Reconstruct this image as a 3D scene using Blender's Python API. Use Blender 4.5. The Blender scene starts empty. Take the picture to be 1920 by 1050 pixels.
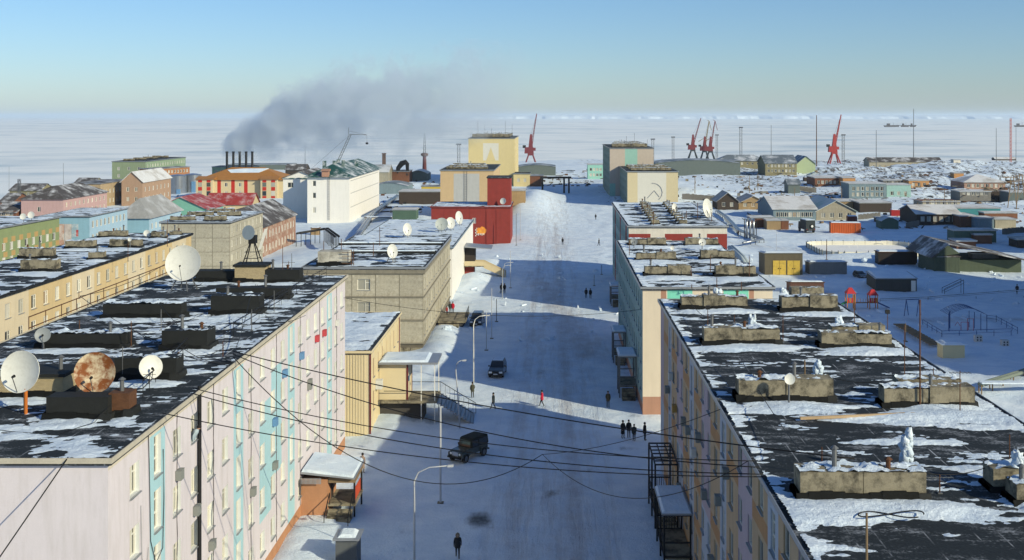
import bpy, math, random
from mathutils import Vector, Matrix, noise as mnoise
random.seed(7)
S = bpy.context.scene
C = S.collection
PI = math.pi
R = math.radians
# ------------------------------------------------------------------ camera, sky, sun, exposure
CX, HY, F, H = 1035.0, 218.0, 2100.0, 32.0          # measured from the photograph (1920 x 1050)
cam = bpy.data.cameras.new('camera')
camo = bpy.data.objects.new('camera', cam); C.objects.link(camo)
cam.sensor_width = 36.0
cam.lens = F / 1920 * 36.0
cam.shift_x = -(CX - 960) / 1920                      # level camera, shifted frame: verticals stay vertical
cam.shift_y = -(525 - HY) / 1920
cam.clip_start = 1.0; cam.clip_end = 90000
camo.location = (0, 0, H); camo.rotation_euler = (PI / 2, 0, 0)
S.camera = camo
SUNV = Vector((1.74, -1.34, 1.0)).normalized()        # towards the sun
SUN_EL = math.asin(SUNV.z); SUN_AZ = math.atan2(SUNV.x, SUNV.y)
w = bpy.data.worlds.new('World'); S.world = w; w.use_nodes = True
nt = w.node_tree; bgn = nt.nodes['Background']
sky = nt.nodes.new('ShaderNodeTexSky'); sky.sky_type = 'NISHITA'; sky.sun_disc = False
sky.sun_elevation = SUN_EL; sky.sun_rotation = SUN_AZ
sky.air_density = 1.0; sky.dust_density = 0.32; sky.ozone_density = 7.0; sky.altitude = 0
nt.links.new(sky.outputs[0], bgn.inputs[0]); bgn.inputs[1].default_value = 0.122
sun = bpy.data.lights.new('sun', 'SUN'); sun.energy = 4.9; sun.angle = R(0.5); sun.color = (1.0, 0.915, 0.66)
suno = bpy.data.objects.new('sun', sun); C.objects.link(suno)
suno.rotation_euler = SUNV.to_track_quat('Z', 'Y').to_euler()
suno.location = SUNV * 300
vs = S.view_settings; vs.view_transform = 'Standard'; vs.look = 'None'; vs.exposure = 0.0; vs.gamma = 1.0
vs.use_curve_mapping = False
S.cycles.use_denoising = True
S.cycles.volume_bounces = 2; S.cycles.max_bounces = 6; S.cycles.diffuse_bounces = 3
S.cycles.volume_step_rate = 1.0; S.cycles.volume_max_steps = 256

# ------------------------------------------------------------------ photo measurements -> world
def G(px, py, z=0.0):
    Y = F * (H - z) / (py - HY)
    return Vector(((px - CX) * Y / F, Y, z))
def D(px, py, Y):
    return Vector(((px - CX) * Y / F, Y, H - (py - HY) * Y / F))
def PXY(v):
    return (CX + F * v[0] / v[1], HY + F * (H - v[2]) / v[1])
def fbm(x, y, z=0.0, o=4):
    return mnoise.fractal((x, y, z), 1.0, 2.0, o)
def sm(a, b, x):
    t = min(1, max(0, (x - a) / (b - a))); return t * t * (3 - 2 * t)

# ------------------------------------------------------------------ materials
MATS = {}
TONE = 1.0        # paint of the older, further houses is duller
def mk(name):
    m = bpy.data.materials.new(name); m.use_nodes = True
    return m, m.node_tree, m.node_tree.nodes['Principled BSDF']
def N(nt, t, **k):
    n = nt.nodes.new(t)
    for a, b in k.items(): setattr(n, a, b)
    return n
def pm(name, col, rough=0.8, var=0.16, scale=0.9, bump=0.15, streak=0.0, metal=0.0, rnd=0.0, dirt=None, dirt_amt=0.5, dirt_scale=0.6, spec=0.3, coord='Object', fine=14.0, dlo=0.47, dhi=0.68):
    """plain painted / mineral surface: colour with large and fine mottling, rain streaks, dirt with its own shape"""
    if name in MATS: return MATS[name]
    col = tuple(c * TONE for c in col)
    m, nt, p = mk(name); L = nt.links.new
    tc = N(nt, 'ShaderNodeTexCoord')
    n1 = N(nt, 'ShaderNodeTexNoise'); n1.inputs['Scale'].default_value = scale; n1.inputs['Detail'].default_value = 6; n1.inputs['Roughness'].default_value = 0.65
    L(tc.outputs[coord], n1.inputs['Vector'])
    n2 = N(nt, 'ShaderNodeTexNoise'); n2.inputs['Scale'].default_value = fine; n2.inputs['Detail'].default_value = 4
    L(tc.outputs[coord], n2.inputs['Vector'])
    a = N(nt, 'ShaderNodeMath', operation='MULTIPLY_ADD'); L(n1.outputs[0], a.inputs[0]); a.inputs[1].default_value = var * 2.2; a.inputs[2].default_value = 1 - var * 1.1
    b = N(nt, 'ShaderNodeMath', operation='MULTIPLY_ADD'); L(n2.outputs[0], b.inputs[0]); b.inputs[1].default_value = var * 1.2; L(a.outputs[0], b.inputs[2])
    c = N(nt, 'ShaderNodeMath', operation='SUBTRACT'); L(b.outputs[0], c.inputs[0]); c.inputs[1].default_value = var * 0.6
    fac = c
    if rnd:
        oi = N(nt, 'ShaderNodeObjectInfo')
        d = N(nt, 'ShaderNodeMath', operation='MULTIPLY_ADD'); L(oi.outputs['Random'], d.inputs[0]); d.inputs[1].default_value = rnd * 2; d.inputs[2].default_value = 1 - rnd
        e = N(nt, 'ShaderNodeMath', operation='MULTIPLY'); L(d.outputs[0], e.inputs[0]); L(fac.outputs[0], e.inputs[1]); fac = e
    mx = N(nt, 'ShaderNodeMix', data_type='RGBA', blend_type='MULTIPLY'); mx.inputs[0].default_value = 1
    mx.inputs[6].default_value = (*col, 1)
    cb = N(nt, 'ShaderNodeCombineColor'); 
    for i in range(3): L(fac.outputs[0], cb.inputs[i])
    L(cb.outputs[0], mx.inputs[7]); out = mx.outputs[2]
    if streak or dirt:
        mp = N(nt, 'ShaderNodeMapping'); mp.inputs['Scale'].default_value = (1, 1, 0.12 if streak else 1)
        L(tc.outputs[coord], mp.inputs[0])
        n3 = N(nt, 'ShaderNodeTexNoise'); n3.inputs['Scale'].default_value = 1.7 if streak else dirt_scale; n3.inputs['Detail'].default_value = 7; n3.inputs['Roughness'].default_value = 0.7
        L(mp.outputs[0], n3.inputs[0])
        cr = N(nt, 'ShaderNodeValToRGB'); cr.color_ramp.elements[0].position = dlo; cr.color_ramp.elements[1].position = dhi
        L(n3.outputs[0], cr.inputs[0])
        am = N(nt, 'ShaderNodeMath', operation='MULTIPLY'); L(cr.outputs[0], am.inputs[0]); am.inputs[1].default_value = streak if streak else dirt_amt
        m2 = N(nt, 'ShaderNodeMix', data_type='RGBA'); L(am.outputs[0], m2.inputs[0]); L(out, m2.inputs[6])
        dc = dirt if dirt else tuple(x * 0.55 + 0.01 for x in col)
        m2.inputs[7].default_value = (*dc, 1); out = m2.outputs[2]
    L(out, p.inputs['Base Color'])
    p.inputs['Roughness'].default_value = rough; p.inputs['Metallic'].default_value = metal
    p.inputs['Specular IOR Level'].default_value = spec
    if bump:
        bp = N(nt, 'ShaderNodeBump'); bp.inputs['Strength'].default_value = bump; bp.inputs['Distance'].default_value = 0.05
        L(b.outputs[0], bp.inputs['Height']); L(bp.outputs[0], p.inputs['Normal'])
    MATS[name] = m
    return m

def glass_mat():
    m, nt, p = mk('window_glass'); L = nt.links.new
    oi = N(nt, 'ShaderNodeObjectInfo')
    cr = N(nt, 'ShaderNodeValToRGB'); cr.color_ramp.interpolation = 'CONSTANT'
    e = cr.color_ramp.elements
    e[0].position = 0; e[0].color = (0.015, 0.02, 0.025, 1)
    e[1].position = 0.30; e[1].color = (0.33, 0.32, 0.27, 1)          # net curtains behind the pane
    for p_, c_ in ((0.5, (0.05, 0.055, 0.05, 1)), (0.66, (0.5, 0.48, 0.41, 1)), (0.84, (0.11, 0.12, 0.10, 1)), (0.93, (0.28, 0.2, 0.12, 1))):
        x = e.new(p_); x.color = c_
    L(oi.outputs['Random'], cr.inputs[0]); L(cr.outputs[0], p.inputs['Base Color'])
    p.inputs['Roughness'].default_value = 0.06; p.inputs['Specular IOR Level'].default_value = 0.6
    p.inputs['Coat Weight'].default_value = 0.4; p.inputs['Coat Roughness'].default_value = 0.03
    return m
GLASS = glass_mat()

def snow_mat(name, ground=False):
    m, nt, p = mk(name); L = nt.links.new
    tc = N(nt, 'ShaderNodeTexCoord')
    n1 = N(nt, 'ShaderNodeTexNoise'); n1.inputs['Scale'].default_value = 0.35; n1.inputs['Detail'].default_value = 8; n1.inputs['Roughness'].default_value = 0.62
    n2 = N(nt, 'ShaderNodeTexNoise'); n2.inputs['Scale'].default_value = 5.0; n2.inputs['Detail'].default_value = 8; n2.inputs['Roughness'].default_value = 0.7
    for n in (n1, n2): L(tc.outputs['Object'], n.inputs[0])
    cr = N(nt, 'ShaderNodeValToRGB')
    cr.color_ramp.elements[0].color = (0.55, 0.66, 0.78, 1); cr.color_ramp.elements[0].position = 0.3
    cr.color_ramp.elements[1].color = (0.73, 0.81, 0.88, 1); cr.color_ramp.elements[1].position = 0.65
    L(n1.outputs[0], cr.inputs[0]); out = cr.outputs[0]
    if ground:
        at = N(nt, 'ShaderNodeAttribute'); at.attribute_name = 'dirt'
        n3 = N(nt, 'ShaderNodeTexNoise'); n3.inputs['Scale'].default_value = 0.5; n3.inputs['Detail'].default_value = 9; n3.inputs['Roughness'].default_value = 0.72
        mp = N(nt, 'ShaderNodeMapping'); mp.inputs['Scale'].default_value = (1, 0.45, 1)
        L(tc.outputs['Object'], mp.inputs[0]); L(mp.outputs[0], n3.inputs[0])
        # dirt: R = trodden / tyre soot, G = bare rock and rubbish, B = oil
        sp = N(nt, 'ShaderNodeSeparateColor'); L(at.outputs['Color'], sp.inputs[0])
        def layer(src, lo, hi, col, out, k=1.0):
            a = N(nt, 'ShaderNodeMath', operation='ADD'); L(src, a.inputs[0]); L(n3.outputs[0], a.inputs[1])
            r = N(nt, 'ShaderNodeMapRange'); r.interpolation_type = 'SMOOTHSTEP'; r.inputs[1].default_value = lo; r.inputs[2].default_value = hi; r.inputs[4].default_value = k
            L(a.outputs[0], r.inputs[0])
            mx = N(nt, 'ShaderNodeMix', data_type='RGBA'); L(r.outputs[0], mx.inputs[0]); L(out, mx.inputs[6]); mx.inputs[7].default_value = (*col, 1)
            return mx.outputs[2]
        # wind and tyre streaks drawn out along the street
        mp4 = N(nt, 'ShaderNodeMapping'); mp4.inputs['Scale'].default_value = (1.1, 0.07, 1); L(tc.outputs['Object'], mp4.inputs[0])
        n4 = N(nt, 'ShaderNodeTexNoise'); n4.inputs['Scale'].default_value = 1.0; n4.inputs['Detail'].default_value = 7; n4.inputs['Roughness'].default_value = 0.7; L(mp4.outputs[0], n4.inputs[0])
        r4 = N(nt, 'ShaderNodeMapRange'); r4.inputs[1].default_value = 0.47; r4.inputs[2].default_value = 0.60; L(n4.outputs[0], r4.inputs[0])
        r5 = N(nt, 'ShaderNodeMapRange'); r5.inputs[1].default_value = 0.03; r5.inputs[2].default_value = 0.22; r5.inputs[4].default_value = 0.42; L(sp.outputs[0], r5.inputs[0])
        q4 = N(nt, 'ShaderNodeMath', operation='MULTIPLY'); L(r4.outputs[0], q4.inputs[0]); L(r5.outputs[0], q4.inputs[1])
        m4 = N(nt, 'ShaderNodeMix', data_type='RGBA'); L(q4.outputs[0], m4.inputs[0]); L(out, m4.inputs[6]); m4.inputs[7].default_value = (0.50, 0.52, 0.54, 1); out = m4.outputs[2]
        out = layer(sp.outputs[0], 0.62, 1.25, (0.40, 0.385, 0.39), out, 0.85)
        out = layer(sp.outputs[1], 0.98, 1.06, (0.075, 0.062, 0.05), out, 0.95)
        out = layer(sp.outputs[2], 0.75, 1.25, (0.05, 0.05, 0.045), out, 0.95)
    L(out, p.inputs['Base Color'])
    p.inputs['Roughness'].default_value = 0.75; p.inputs['Specular IOR Level'].default_value = 0.25
    ad = N(nt, 'ShaderNodeMath', operation='MULTIPLY_ADD'); L(n1.outputs[0], ad.inputs[0]); ad.inputs[1].default_value = 3.0; L(n2.outputs[0], ad.inputs[2])
    if ground:
        a5 = N(nt, 'ShaderNodeMath', operation='MULTIPLY_ADD'); L(q4.outputs[0], a5.inputs[0]); a5.inputs[1].default_value = -0.9; L(ad.outputs[0], a5.inputs[2]); ad = a5
    bp = N(nt, 'ShaderNodeBump'); bp.inputs['Strength'].default_value = 0.75; bp.inputs['Distance'].default_value = 0.14
    L(ad.outputs[0], bp.inputs['Height']); L(bp.outputs[0], p.inputs['Normal'])
    return m
SNOW = snow_mat('snow'); GROUND = snow_mat('ground_snow', True)

def bitumen_mat():
    m, nt, p = mk('bitumen_roofing'); L = nt.links.new
    tc = N(nt, 'ShaderNodeTexCoord')
    n1 = N(nt, 'ShaderNodeTexNoise'); n1.inputs['Scale'].default_value = 0.8; n1.inputs['Detail'].default_value = 8; n1.inputs['Roughness'].default_value = 0.7
    mp = N(nt, 'ShaderNodeMapping'); mp.inputs['Scale'].default_value = (0.55, 1.6, 1); mp.inputs['Rotation'].default_value = (0, 0, 0.35)
    L(tc.outputs['Object'], mp.inputs[0]); L(mp.outputs[0], n1.inputs[0])
    n2 = N(nt, 'ShaderNodeTexNoise'); n2.inputs['Scale'].default_value = 9; n2.inputs['Detail'].default_value = 6
    L(tc.outputs['Object'], n2.inputs[0])
    base = N(nt, 'ShaderNodeMix', data_type='RGBA'); L(n2.outputs[0], base.inputs[0])
    base.inputs[6].default_value = (0.010, 0.013, 0.016, 1); base.inputs[7].default_value = (0.030, 0.037, 0.042, 1)
    # felt strips one metre wide, a little rime caught in the laps
    sp = N(nt, 'ShaderNodeSeparateXYZ'); L(tc.outputs['Object'], sp.inputs[0])
    md = N(nt, 'ShaderNodeMath', operation='FRACT'); L(sp.outputs[0], md.inputs[0])
    lt = N(nt, 'ShaderNodeMath', operation='LESS_THAN'); L(md.outputs[0], lt.inputs[0]); lt.inputs[1].default_value = 0.06
    n3 = N(nt, 'ShaderNodeTexNoise'); n3.inputs['Scale'].default_value = 0.6; n3.inputs['Detail'].default_value = 5; L(tc.outputs['Object'], n3.inputs[0])
    g3 = N(nt, 'ShaderNodeMapRange'); g3.inputs[1].default_value = 0.52; g3.inputs[2].default_value = 0.72; g3.inputs[4].default_value = 0.7; L(n3.outputs[0], g3.inputs[0])
    lm = N(nt, 'ShaderNodeMath', operation='MULTIPLY'); L(lt.outputs[0], lm.inputs[0]); L(g3.outputs[0], lm.inputs[1])
    fr = N(nt, 'ShaderNodeMath', operation='MULTIPLY_ADD'); L(n2.outputs[0], fr.inputs[0]); fr.inputs[1].default_value = 0.35; L(n1.outputs[0], fr.inputs[2])
    rm = N(nt, 'ShaderNodeMapRange'); rm.interpolation_type = 'SMOOTHSTEP'; rm.inputs[1].default_value = 0.68; rm.inputs[2].default_value = 0.92; rm.inputs[4].default_value = 0.45; L(fr.outputs[0], rm.inputs[0])
    mxm = N(nt, 'ShaderNodeMath', operation='MAXIMUM'); L(lm.outputs[0], mxm.inputs[0]); L(rm.outputs[0], mxm.inputs[1])
    mx = N(nt, 'ShaderNodeMix', data_type='RGBA'); L(mxm.outputs[0], mx.inputs[0]); L(base.outputs[2], mx.inputs[6]); mx.inputs[7].default_value = (0.62, 0.66, 0.72, 1)
    L(mx.outputs[2], p.inputs['Base Color']); p.inputs['Roughness'].default_value = 0.8; p.inputs['Specular IOR Level'].default_value = 0.2
    bp = N(nt, 'ShaderNodeBump'); bp.inputs['Strength'].default_value = 0.4; bp.inputs['Distance'].default_value = 0.05; L(n2.outputs[0], bp.inputs['Height']); L(bp.outputs[0], p.inputs['Normal'])
    return m
BITUMEN = bitumen_mat()
def brick_mat(name, c1, c2, mortar, sc=4.0):
    m, nt, p = mk(name); L = nt.links.new
    tc = N(nt, 'ShaderNodeTexCoord'); ge = N(nt, 'ShaderNodeSeparateXYZ'); L(tc.outputs['Object'], ge.inputs[0])
    ad = N(nt, 'ShaderNodeMath', operation='ADD'); L(ge.outputs[0], ad.inputs[0]); L(ge.outputs[1], ad.inputs[1])
    cb = N(nt, 'ShaderNodeCombineXYZ'); L(ad.outputs[0], cb.inputs[0]); L(ge.outputs[2], cb.inputs[1])
    b = N(nt, 'ShaderNodeTexBrick'); b.inputs['Scale'].default_value = sc; b.inputs['Mortar Size'].default_value = 0.03
    b.inputs['Color1'].default_value = (*c1, 1); b.inputs['Color2'].default_value = (*c2, 1); b.inputs['Mortar'].default_value = (*mortar, 1)
    L(cb.outputs[0], b.inputs[0]); L(b.outputs[0], p.inputs['Base Color']); p.inputs['Roughness'].default_value = 0.9
    return m

CONC = pm('concrete', (0.25, 0.22, 0.155), 0.92, var=0.4, scale=1.4, bump=0.4, dirt=(0.045, 0.04, 0.03), dirt_amt=0.92, dirt_scale=1.1, dlo=.45, dhi=.62)
TAR = pm('tarred_felt', (0.014, 0.015, 0.014), 0.75, var=0.4, scale=2.0, bump=0.3)
STEEL = pm('grey_steel', (0.16, 0.165, 0.17), 0.55, var=0.25, metal=0.5, bump=0.05)
BLACK = pm('black_steel', (0.012, 0.012, 0.013), 0.6, var=0.3, bump=0.05)
RUST = pm('rusted_steel', (0.10, 0.045, 0.022), 0.85, var=0.5, scale=3, bump=0.3)
WIRE = pm('cable_sheath', (0.008, 0.008, 0.009), 0.6, var=0.1, bump=0)
WHITEP = pm('white_paint', (0.70, 0.69, 0.63), 0.5, var=0.08, bump=0.03)
FRAME = pm('window_frame_paint', (0.62, 0.60, 0.52), 0.55, var=0.12, bump=0.03, rnd=0.25)
DISHW = pm('dish_white', (0.66, 0.66, 0.61), 0.45, var=0.10, scale=1.5, bump=0.03, dirt=(0.42, 0.41, 0.36), dirt_amt=0.5, dirt_scale=1.5)
WOOD = pm('weathered_wood', (0.20, 0.14, 0.08), 0.85, var=0.35, scale=2, bump=0.3)
GALV = pm('galvanised_sheet', (0.36, 0.38, 0.40), 0.45, var=0.2, metal=0.6, bump=0.1)

# ------------------------------------------------------------------ mesh helper
class MB:
    def __init__(s): s.v = []; s.f = []; s.m = []
    def quad(s, a, b, c, d, m=0):
        i = len(s.v); s.v += [tuple(a), tuple(b), tuple(c), tuple(d)]; s.f.append((i, i + 1, i + 2, i + 3)); s.m.append(m)
    def tri(s, a, b, c, m=0):
        i = len(s.v); s.v += [tuple(a), tuple(b), tuple(c)]; s.f.append((i, i + 1, i + 2)); s.m.append(m)
    def hexa(s, p, m=0):
        i = len(s.v); s.v += [tuple(q) for q in p]
        for q in ((0, 3, 2, 1), (4, 5, 6, 7), (0, 1, 5, 4), (1, 2, 6, 5), (2, 3, 7, 6), (3, 0, 4, 7)):
            s.f.append(tuple(i + k for k in q)); s.m.append(m)
    def box(s, x0, y0, z0, x1, y1, z1, m=0, tx=0.0, ty=0.0):
        s.hexa([(x0, y0, z0), (x1, y0, z0), (x1, y1, z0), (x0, y1, z0), (x0 + tx, y0 + ty, z1), (x1 - tx, y0 + ty, z1), (x1 - tx, y1 - ty, z1), (x0 + tx, y1 - ty, z1)], m)
    def cyl(s, p0, p1, r0, r1=None, n=8, m=0, cap=True):
        r1 = r0 if r1 is None else r1
        p0 = Vector(p0); p1 = Vector(p1); d = (p1 - p0)
        if d.length < 1e-6: return
        d.normalize(); a = d.orthogonal().normalized(); b = d.cross(a); i = len(s.v)
        for (p, r) in ((p0, r0), (p1, r1)):
            for k in range(n):
                t = 2 * PI * k / n; s.v.append(tuple(p + (a * math.cos(t) + b * math.sin(t)) * r))
        for k in range(n):
            k2 = (k + 1) % n; s.f.append((i + k, i + k2, i + n + k2, i + n + k)); s.m.append(m)
        if cap:
            s.f.append(tuple(i + k for k in reversed(range(n)))); s.m.append(m)
            s.f.append(tuple(i + n + k for k in range(n))); s.m.append(m)
    def bar(s, p0, p1, t=0.05, m=0): s.cyl(p0, p1, t / 2 * 1.3, None, 4, m)
    def tube(s, pts, r, n=6, m=0, closed_caps=True):
        pts = [Vector(p) for p in pts]; i0 = len(s.v); K = len(pts)
        up = Vector((0, 0, 1))
        for j, p in enumerate(pts):
            d = (pts[min(j + 1, K - 1)] - pts[max(j - 1, 0)]).normalized()
            a = d.cross(up)
            if a.length < 1e-3: a = Vector((1, 0, 0))
            a.normalize(); b = d.cross(a); rr = r[j] if isinstance(r, (list, tuple)) else r
            for k in range(n):
                t = 2 * PI * k / n; s.v.append(tuple(p + (a * math.cos(t) + b * math.sin(t)) * rr))
        for j in range(K - 1):
            for k in range(n):
                k2 = (k + 1) % n; q = i0 + j * n
                s.f.append((q + k, q + k2, q + n + k2, q + n + k)); s.m.append(m)
        s.f.append(tuple(i0 + k for k in reversed(range(n)))); s.m.append(m)
        s.f.append(tuple(i0 + (K - 1) * n + k for k in range(n))); s.m.append(m)
    def prism(s, poly, x0, x1, m=0, axis='x'):
        """polygon of (a, z) extruded along x (a = y) or along y (a = x)"""
        n = len(poly); i = len(s.v)
        for x in (x0, x1):
            for (a, z) in poly: s.v.append((x, a, z) if axis == 'x' else (a, x, z))
        s.f.append(tuple(i + k for k in reversed(range(n)))); s.m.append(m)
        s.f.append(tuple(i + n + k for k in range(n))); s.m.append(m)
        for k in range(n):
            k2 = (k + 1) % n; s.f.append((i + k, i + k2, i + n + k2, i + n + k)); s.m.append(m)
    def lathe(s, prof, c=(0, 0, 0), n=16, m=0):
        i = len(s.v); K = len(prof)
        for (r, z) in prof:
            for k in range(n):
                t = 2 * PI * k / n; s.v.append((c[0] + r * math.cos(t), c[1] + r * math.sin(t), c[2] + z))
        for j in range(K - 1):
            for k in range(n):
                k2 = (k + 1) % n; q = i + j * n
                s.f.append((q + k, q + k2, q + n + k2, q + n + k)); s.m.append(m)
    def blob(s, c, r, seed=0, sub=2, amp=0.35, m=0, squash=(1, 1, 1)):
        """a lump of rimed snow: a cut sphere roughened by noise"""
        n, k = 10, 6; i = len(s.v)
        for a in range(k + 1):
            th = PI * a / k
            for b in range(n):
                ph = 2 * PI * b / n
                d = Vector((math.sin(th) * math.cos(ph), math.sin(th) * math.sin(ph), math.cos(th)))
                rr = r * (1 + amp * mnoise.noise(d * 1.7 + Vector((seed * 3.1, seed, 0))))
                s.v.append((c[0] + d.x * rr * squash[0], c[1] + d.y * rr * squash[1], c[2] + d.z * rr * squash[2]))
        for a in range(k):
            for b in range(n):
                b2 = (b + 1) % n; q = i + a * n
                s.f.append((q + b, q + n + b, q + n + b2, q + b2)); s.m.append(m)
    def mesh(s, name, mats, smooth=False):
        me = bpy.data.meshes.new(name); me.from_pydata(s.v, [], s.f)
        for m in (mats if isinstance(mats, (list, tuple)) else [mats]): me.materials.append(m)
        me.polygons.foreach_set('material_index', s.m)
        if smooth: me.polygons.foreach_set('use_smooth', [True] * len(s.f))
        me.update(); return me
    def build(s, name, mats, parent=None, loc=(0, 0, 0), rz=0.0, smooth=False):
        return link(name, s.mesh(name, mats, smooth), parent, loc, rz)
def link(name, me, parent=None, loc=(0, 0, 0), rz=0.0):
    o = bpy.data.objects.new(name, me); C.objects.link(o); o.parent = parent
    o.location = loc; o.rotation_euler = (0, 0, rz); return o
LABELS = {}
def tag(o, label, cat, group=None, kind=None):
    if label: o['label'] = label
    if cat: o['category'] = cat
    if group: o['group'] = group
    if kind: o['kind'] = kind
    if label in LABELS: print('DUPLICATE LABEL', label)
    LABELS[label] = o.name
    return o
def thing(name, label, cat, loc=(0, 0, 0), rz=0.0, group=None):
    o = bpy.data.objects.new(name, None); C.objects.link(o); o.empty_display_size = 0.5
    o.location = loc; o.rotation_euler = (0, 0, rz)
    return tag(o, label, cat, group)

# ------------------------------------------------------------------ terrain
BLOBS = [  # x, y, rx, ry, height: banks and mounds of ploughed snow
    (-17.5, 118, 3.0, 6, 0.9), (-18.2, 82, 2.6, 9, 0.7), (-15.2, 152, 2.6, 8, 1.2), (-16, 165, 2.5, 8, 0.8), (-15.5, 112, 2.0, 4, 0.7),
    (-15, 218, 3, 8, 1.5), (-13, 240, 3, 8, 1.1), (-6.5, 395, 7, 70, 4.6), (-11, 360, 3, 25, 1.2), (-16, 70, 2.5, 10, 0.4),
    (-52, 250, 10, 25, 1.6), (-44, 205, 6, 15, 1.3), (-40, 330, 10, 30, 2.0), (-48, 300, 5, 25, 1.4),
    (34, 120, 3, 30, 1.0), (45, 132, 7, 8, 0.9), (58, 132, 8, 9, 1.4), (70, 252, 10, 6, 1.2), (88, 205, 9, 7, 1.2), (60, 214, 14, 6, 0.7),
    (100, 300, 20, 10, 0.7), (40, 262, 8, 12, 0.7), (33, 200, 3, 40, 0.8), (33, 150, 3, 12, 1.1), (72, 228, 9, 5, 0.8), (84, 170, 14, 8, 0.5),
    (55, 440, 18, 14, 4.2), (52, 520, 30, 40, 2.0), (150, 520, 50, 50, 2.5), (215, 520, 40, 50, 4.5), (190, 620, 60, 40, 3.0), (250, 640, 50, 60, 5.0), (140, 460, 25, 20, 1.5),
]
def shore(x):
    pts = [(-900, 330), (-350, 440), (-260, 520), (-200, 600), (-150, 780), (-100, 900), (0, 985), (150, 1010), (260, 930), (330, 860), (480, 800), (900, 700), (2500, 600)]
    if x <= pts[0][0]: return pts[0][1]
    for (a, b), (c, d) in zip(pts, pts[1:]):
        if x <= c: return b + (d - b) * (x - a) / (c - a)
    return pts[-1][1]
SEA = -8.0
def gz(x, y):
    z = 0.0
    for (bx, by, rx, ry, h) in BLOBS:
        dx = (x - bx) / rx; dy = (y - by) / ry; q = dx * dx + dy * dy
        if q < 6: z += h * math.exp(-q)
    off = 0.0 if -11 < x < 9 and y < 330 else 1.0
    street = sm(-12, -16, x) + sm(9, 12, x)
    z += (0.10 + 0.18 * min(1, street)) * fbm(x * 0.16, y * 0.11, 3.1)
    if y > 60: z += 0.05 * fbm(x * 0.9, y * 0.7, 1.7, 3) * (0.4 + street)
    if y > 300 or x > 40: z += sm(300, 600, y) * 0.8 * fbm(x * 0.03, y * 0.03, 9.2) 
    if x > 90 and y > 330: z += sm(330, 480, y) * sm(90, 160, x) * (2.2 * fbm(x * 0.045, y * 0.06, 5.5) + 1.0 * fbm(x * 0.16, y * 0.2, 2.5))
    s = shore(x)
    z -= sm(s - 340, s - 30, y) * 5.0
    if y > s - 40: z -= sm(s - 40, s + 5, y) * 5.5
    return z
def gzf(x, y):   # smooth ground without the small noise, for placing things
    return gz(x, y)
def GZ(px, py):
    p = G(px, py)
    for _ in range(3): p = G(px, py, gz(p.x, p.y))
    return p
def grid_lines(a, b, f):
    out = [a]
    while out[-1] < b: out.append(out[-1] + f(out[-1]))
    return out
def make_ground():
    xs = grid_lines(-1500, 1500, lambda x: 0.55 if -21 <= x < 14 else (1.0 if -40 <= x < 105 else (3.0 if -220 <= x < 340 else (20 if -500 <= x < 700 else 90))))
    ys = grid_lines(8, 1120, lambda y: 0.7 if y < 140 else (1.0 if y < 260 else (2.0 if y < 420 else (3.2 if y < 720 else 8))))
    nx, ny = len(xs), len(ys); vs_ = []; col = []
    for y in ys:
        for x in xs:
            z = gz(x, y); 
            r = g = b = 0.0
            # trodden street
            if y < 420:
                st = sm(-11.5, -7, x) * sm(9, 4, x)
                lane = 0.5 + 0.5 * mnoise.noise((x * 0.9 + 0.6 * mnoise.noise((0, y * 0.02, 4)), y * 0.02, 0))
                r = st * (0.05 + 0.36 * lane * sm(-8, -2, x) * sm(8, 3, x))
            for (sx, sy, rx, ry, k) in STAINS:
                q = ((x - sx) / rx) ** 2 + ((y - sy) / ry) ** 2
                if q < 4: b = max(b, k * math.exp(-q))
            for (ax, ay, bx, by, wd, k) in PATHS:
                dx, dy = bx - ax, by - ay; t = min(1, max(0, ((x - ax) * dx + (y - ay) * dy) / (dx * dx + dy * dy)))
                q = math.hypot(x - ax - dx * t, y - ay - dy * t) / wd
                if q < 2.2: r = max(r, k * math.exp(-q * q))
            if y > 330:
                g = sm(330, 430, y) * (0.40 if x > 20 else 0.26) + 0.12 * fbm(x * 0.02, y * 0.02, 7)
                if x > 90: g += 0.07
            sh = shore(x)
            if y > sh - 60: g = max(g, 0.30) * sm(sh + 30, sh - 20, y)
            vs_.append((x, y, z)); col.append((r, g, b, 1))
    fs = [(j * nx + i, j * nx + i + 1, (j + 1) * nx + i + 1, (j + 1) * nx + i) for j in range(ny - 1) for i in range(nx - 1)]
    me = bpy.data.meshes.new('snow_ground'); me.from_pydata(vs_, [], fs)
    at = me.color_attributes.new('dirt', 'FLOAT_COLOR', 'POINT'); at.data.foreach_set('color', [c for q in col for c in q])
    me.materials.append(GROUND); me.polygons.foreach_set('use_smooth', [True] * len(fs)); me.update()
    o = link('snow_ground', me); tag(o, 'snow covered ground and street of the settlement', None, kind='structure')
STAINS = [(-5.7, 88.6, 1.3, 2.2, 0.75), (-0.1, 95, 0.9, 1.4, 0.55), (4.0, 101, 1.6, 1.3, 0.42), (7.5, 108, 2.0, 1.2, 0.4), (9.5, 141, 3, 6, 0.36), (9.4, 120, 3.5, 2.0, 0.34), (9.5, 152, 2.5, 5, 0.3), (-13, 117, 3.5, 2.0, 0.42), (-14.5, 123, 2.4, 4, 0.5), (-11, 88, 2.0, 5, 0.3), (-9.5, 92, 4.0, 1.4, 0.28), (-1.3, 136, 1.2, 14, 0.26)]
PATHS = [(70, 145, 118, 215, 5, 0.6), (55, 176, 105, 176, 2.5, 0.42), (92, 168, 130, 196, 5, 0.55), (2, 20, 1, 330, 1.1, 0.48), (-3.2, 20, -3.0, 300, 0.8, 0.40), (5, 150, -2, 215, 3.2, 0.5), (48, 320, 130, 300, 3, 0.35), (30, 300, 62, 262, 4, 0.3)]
make_ground()

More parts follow.
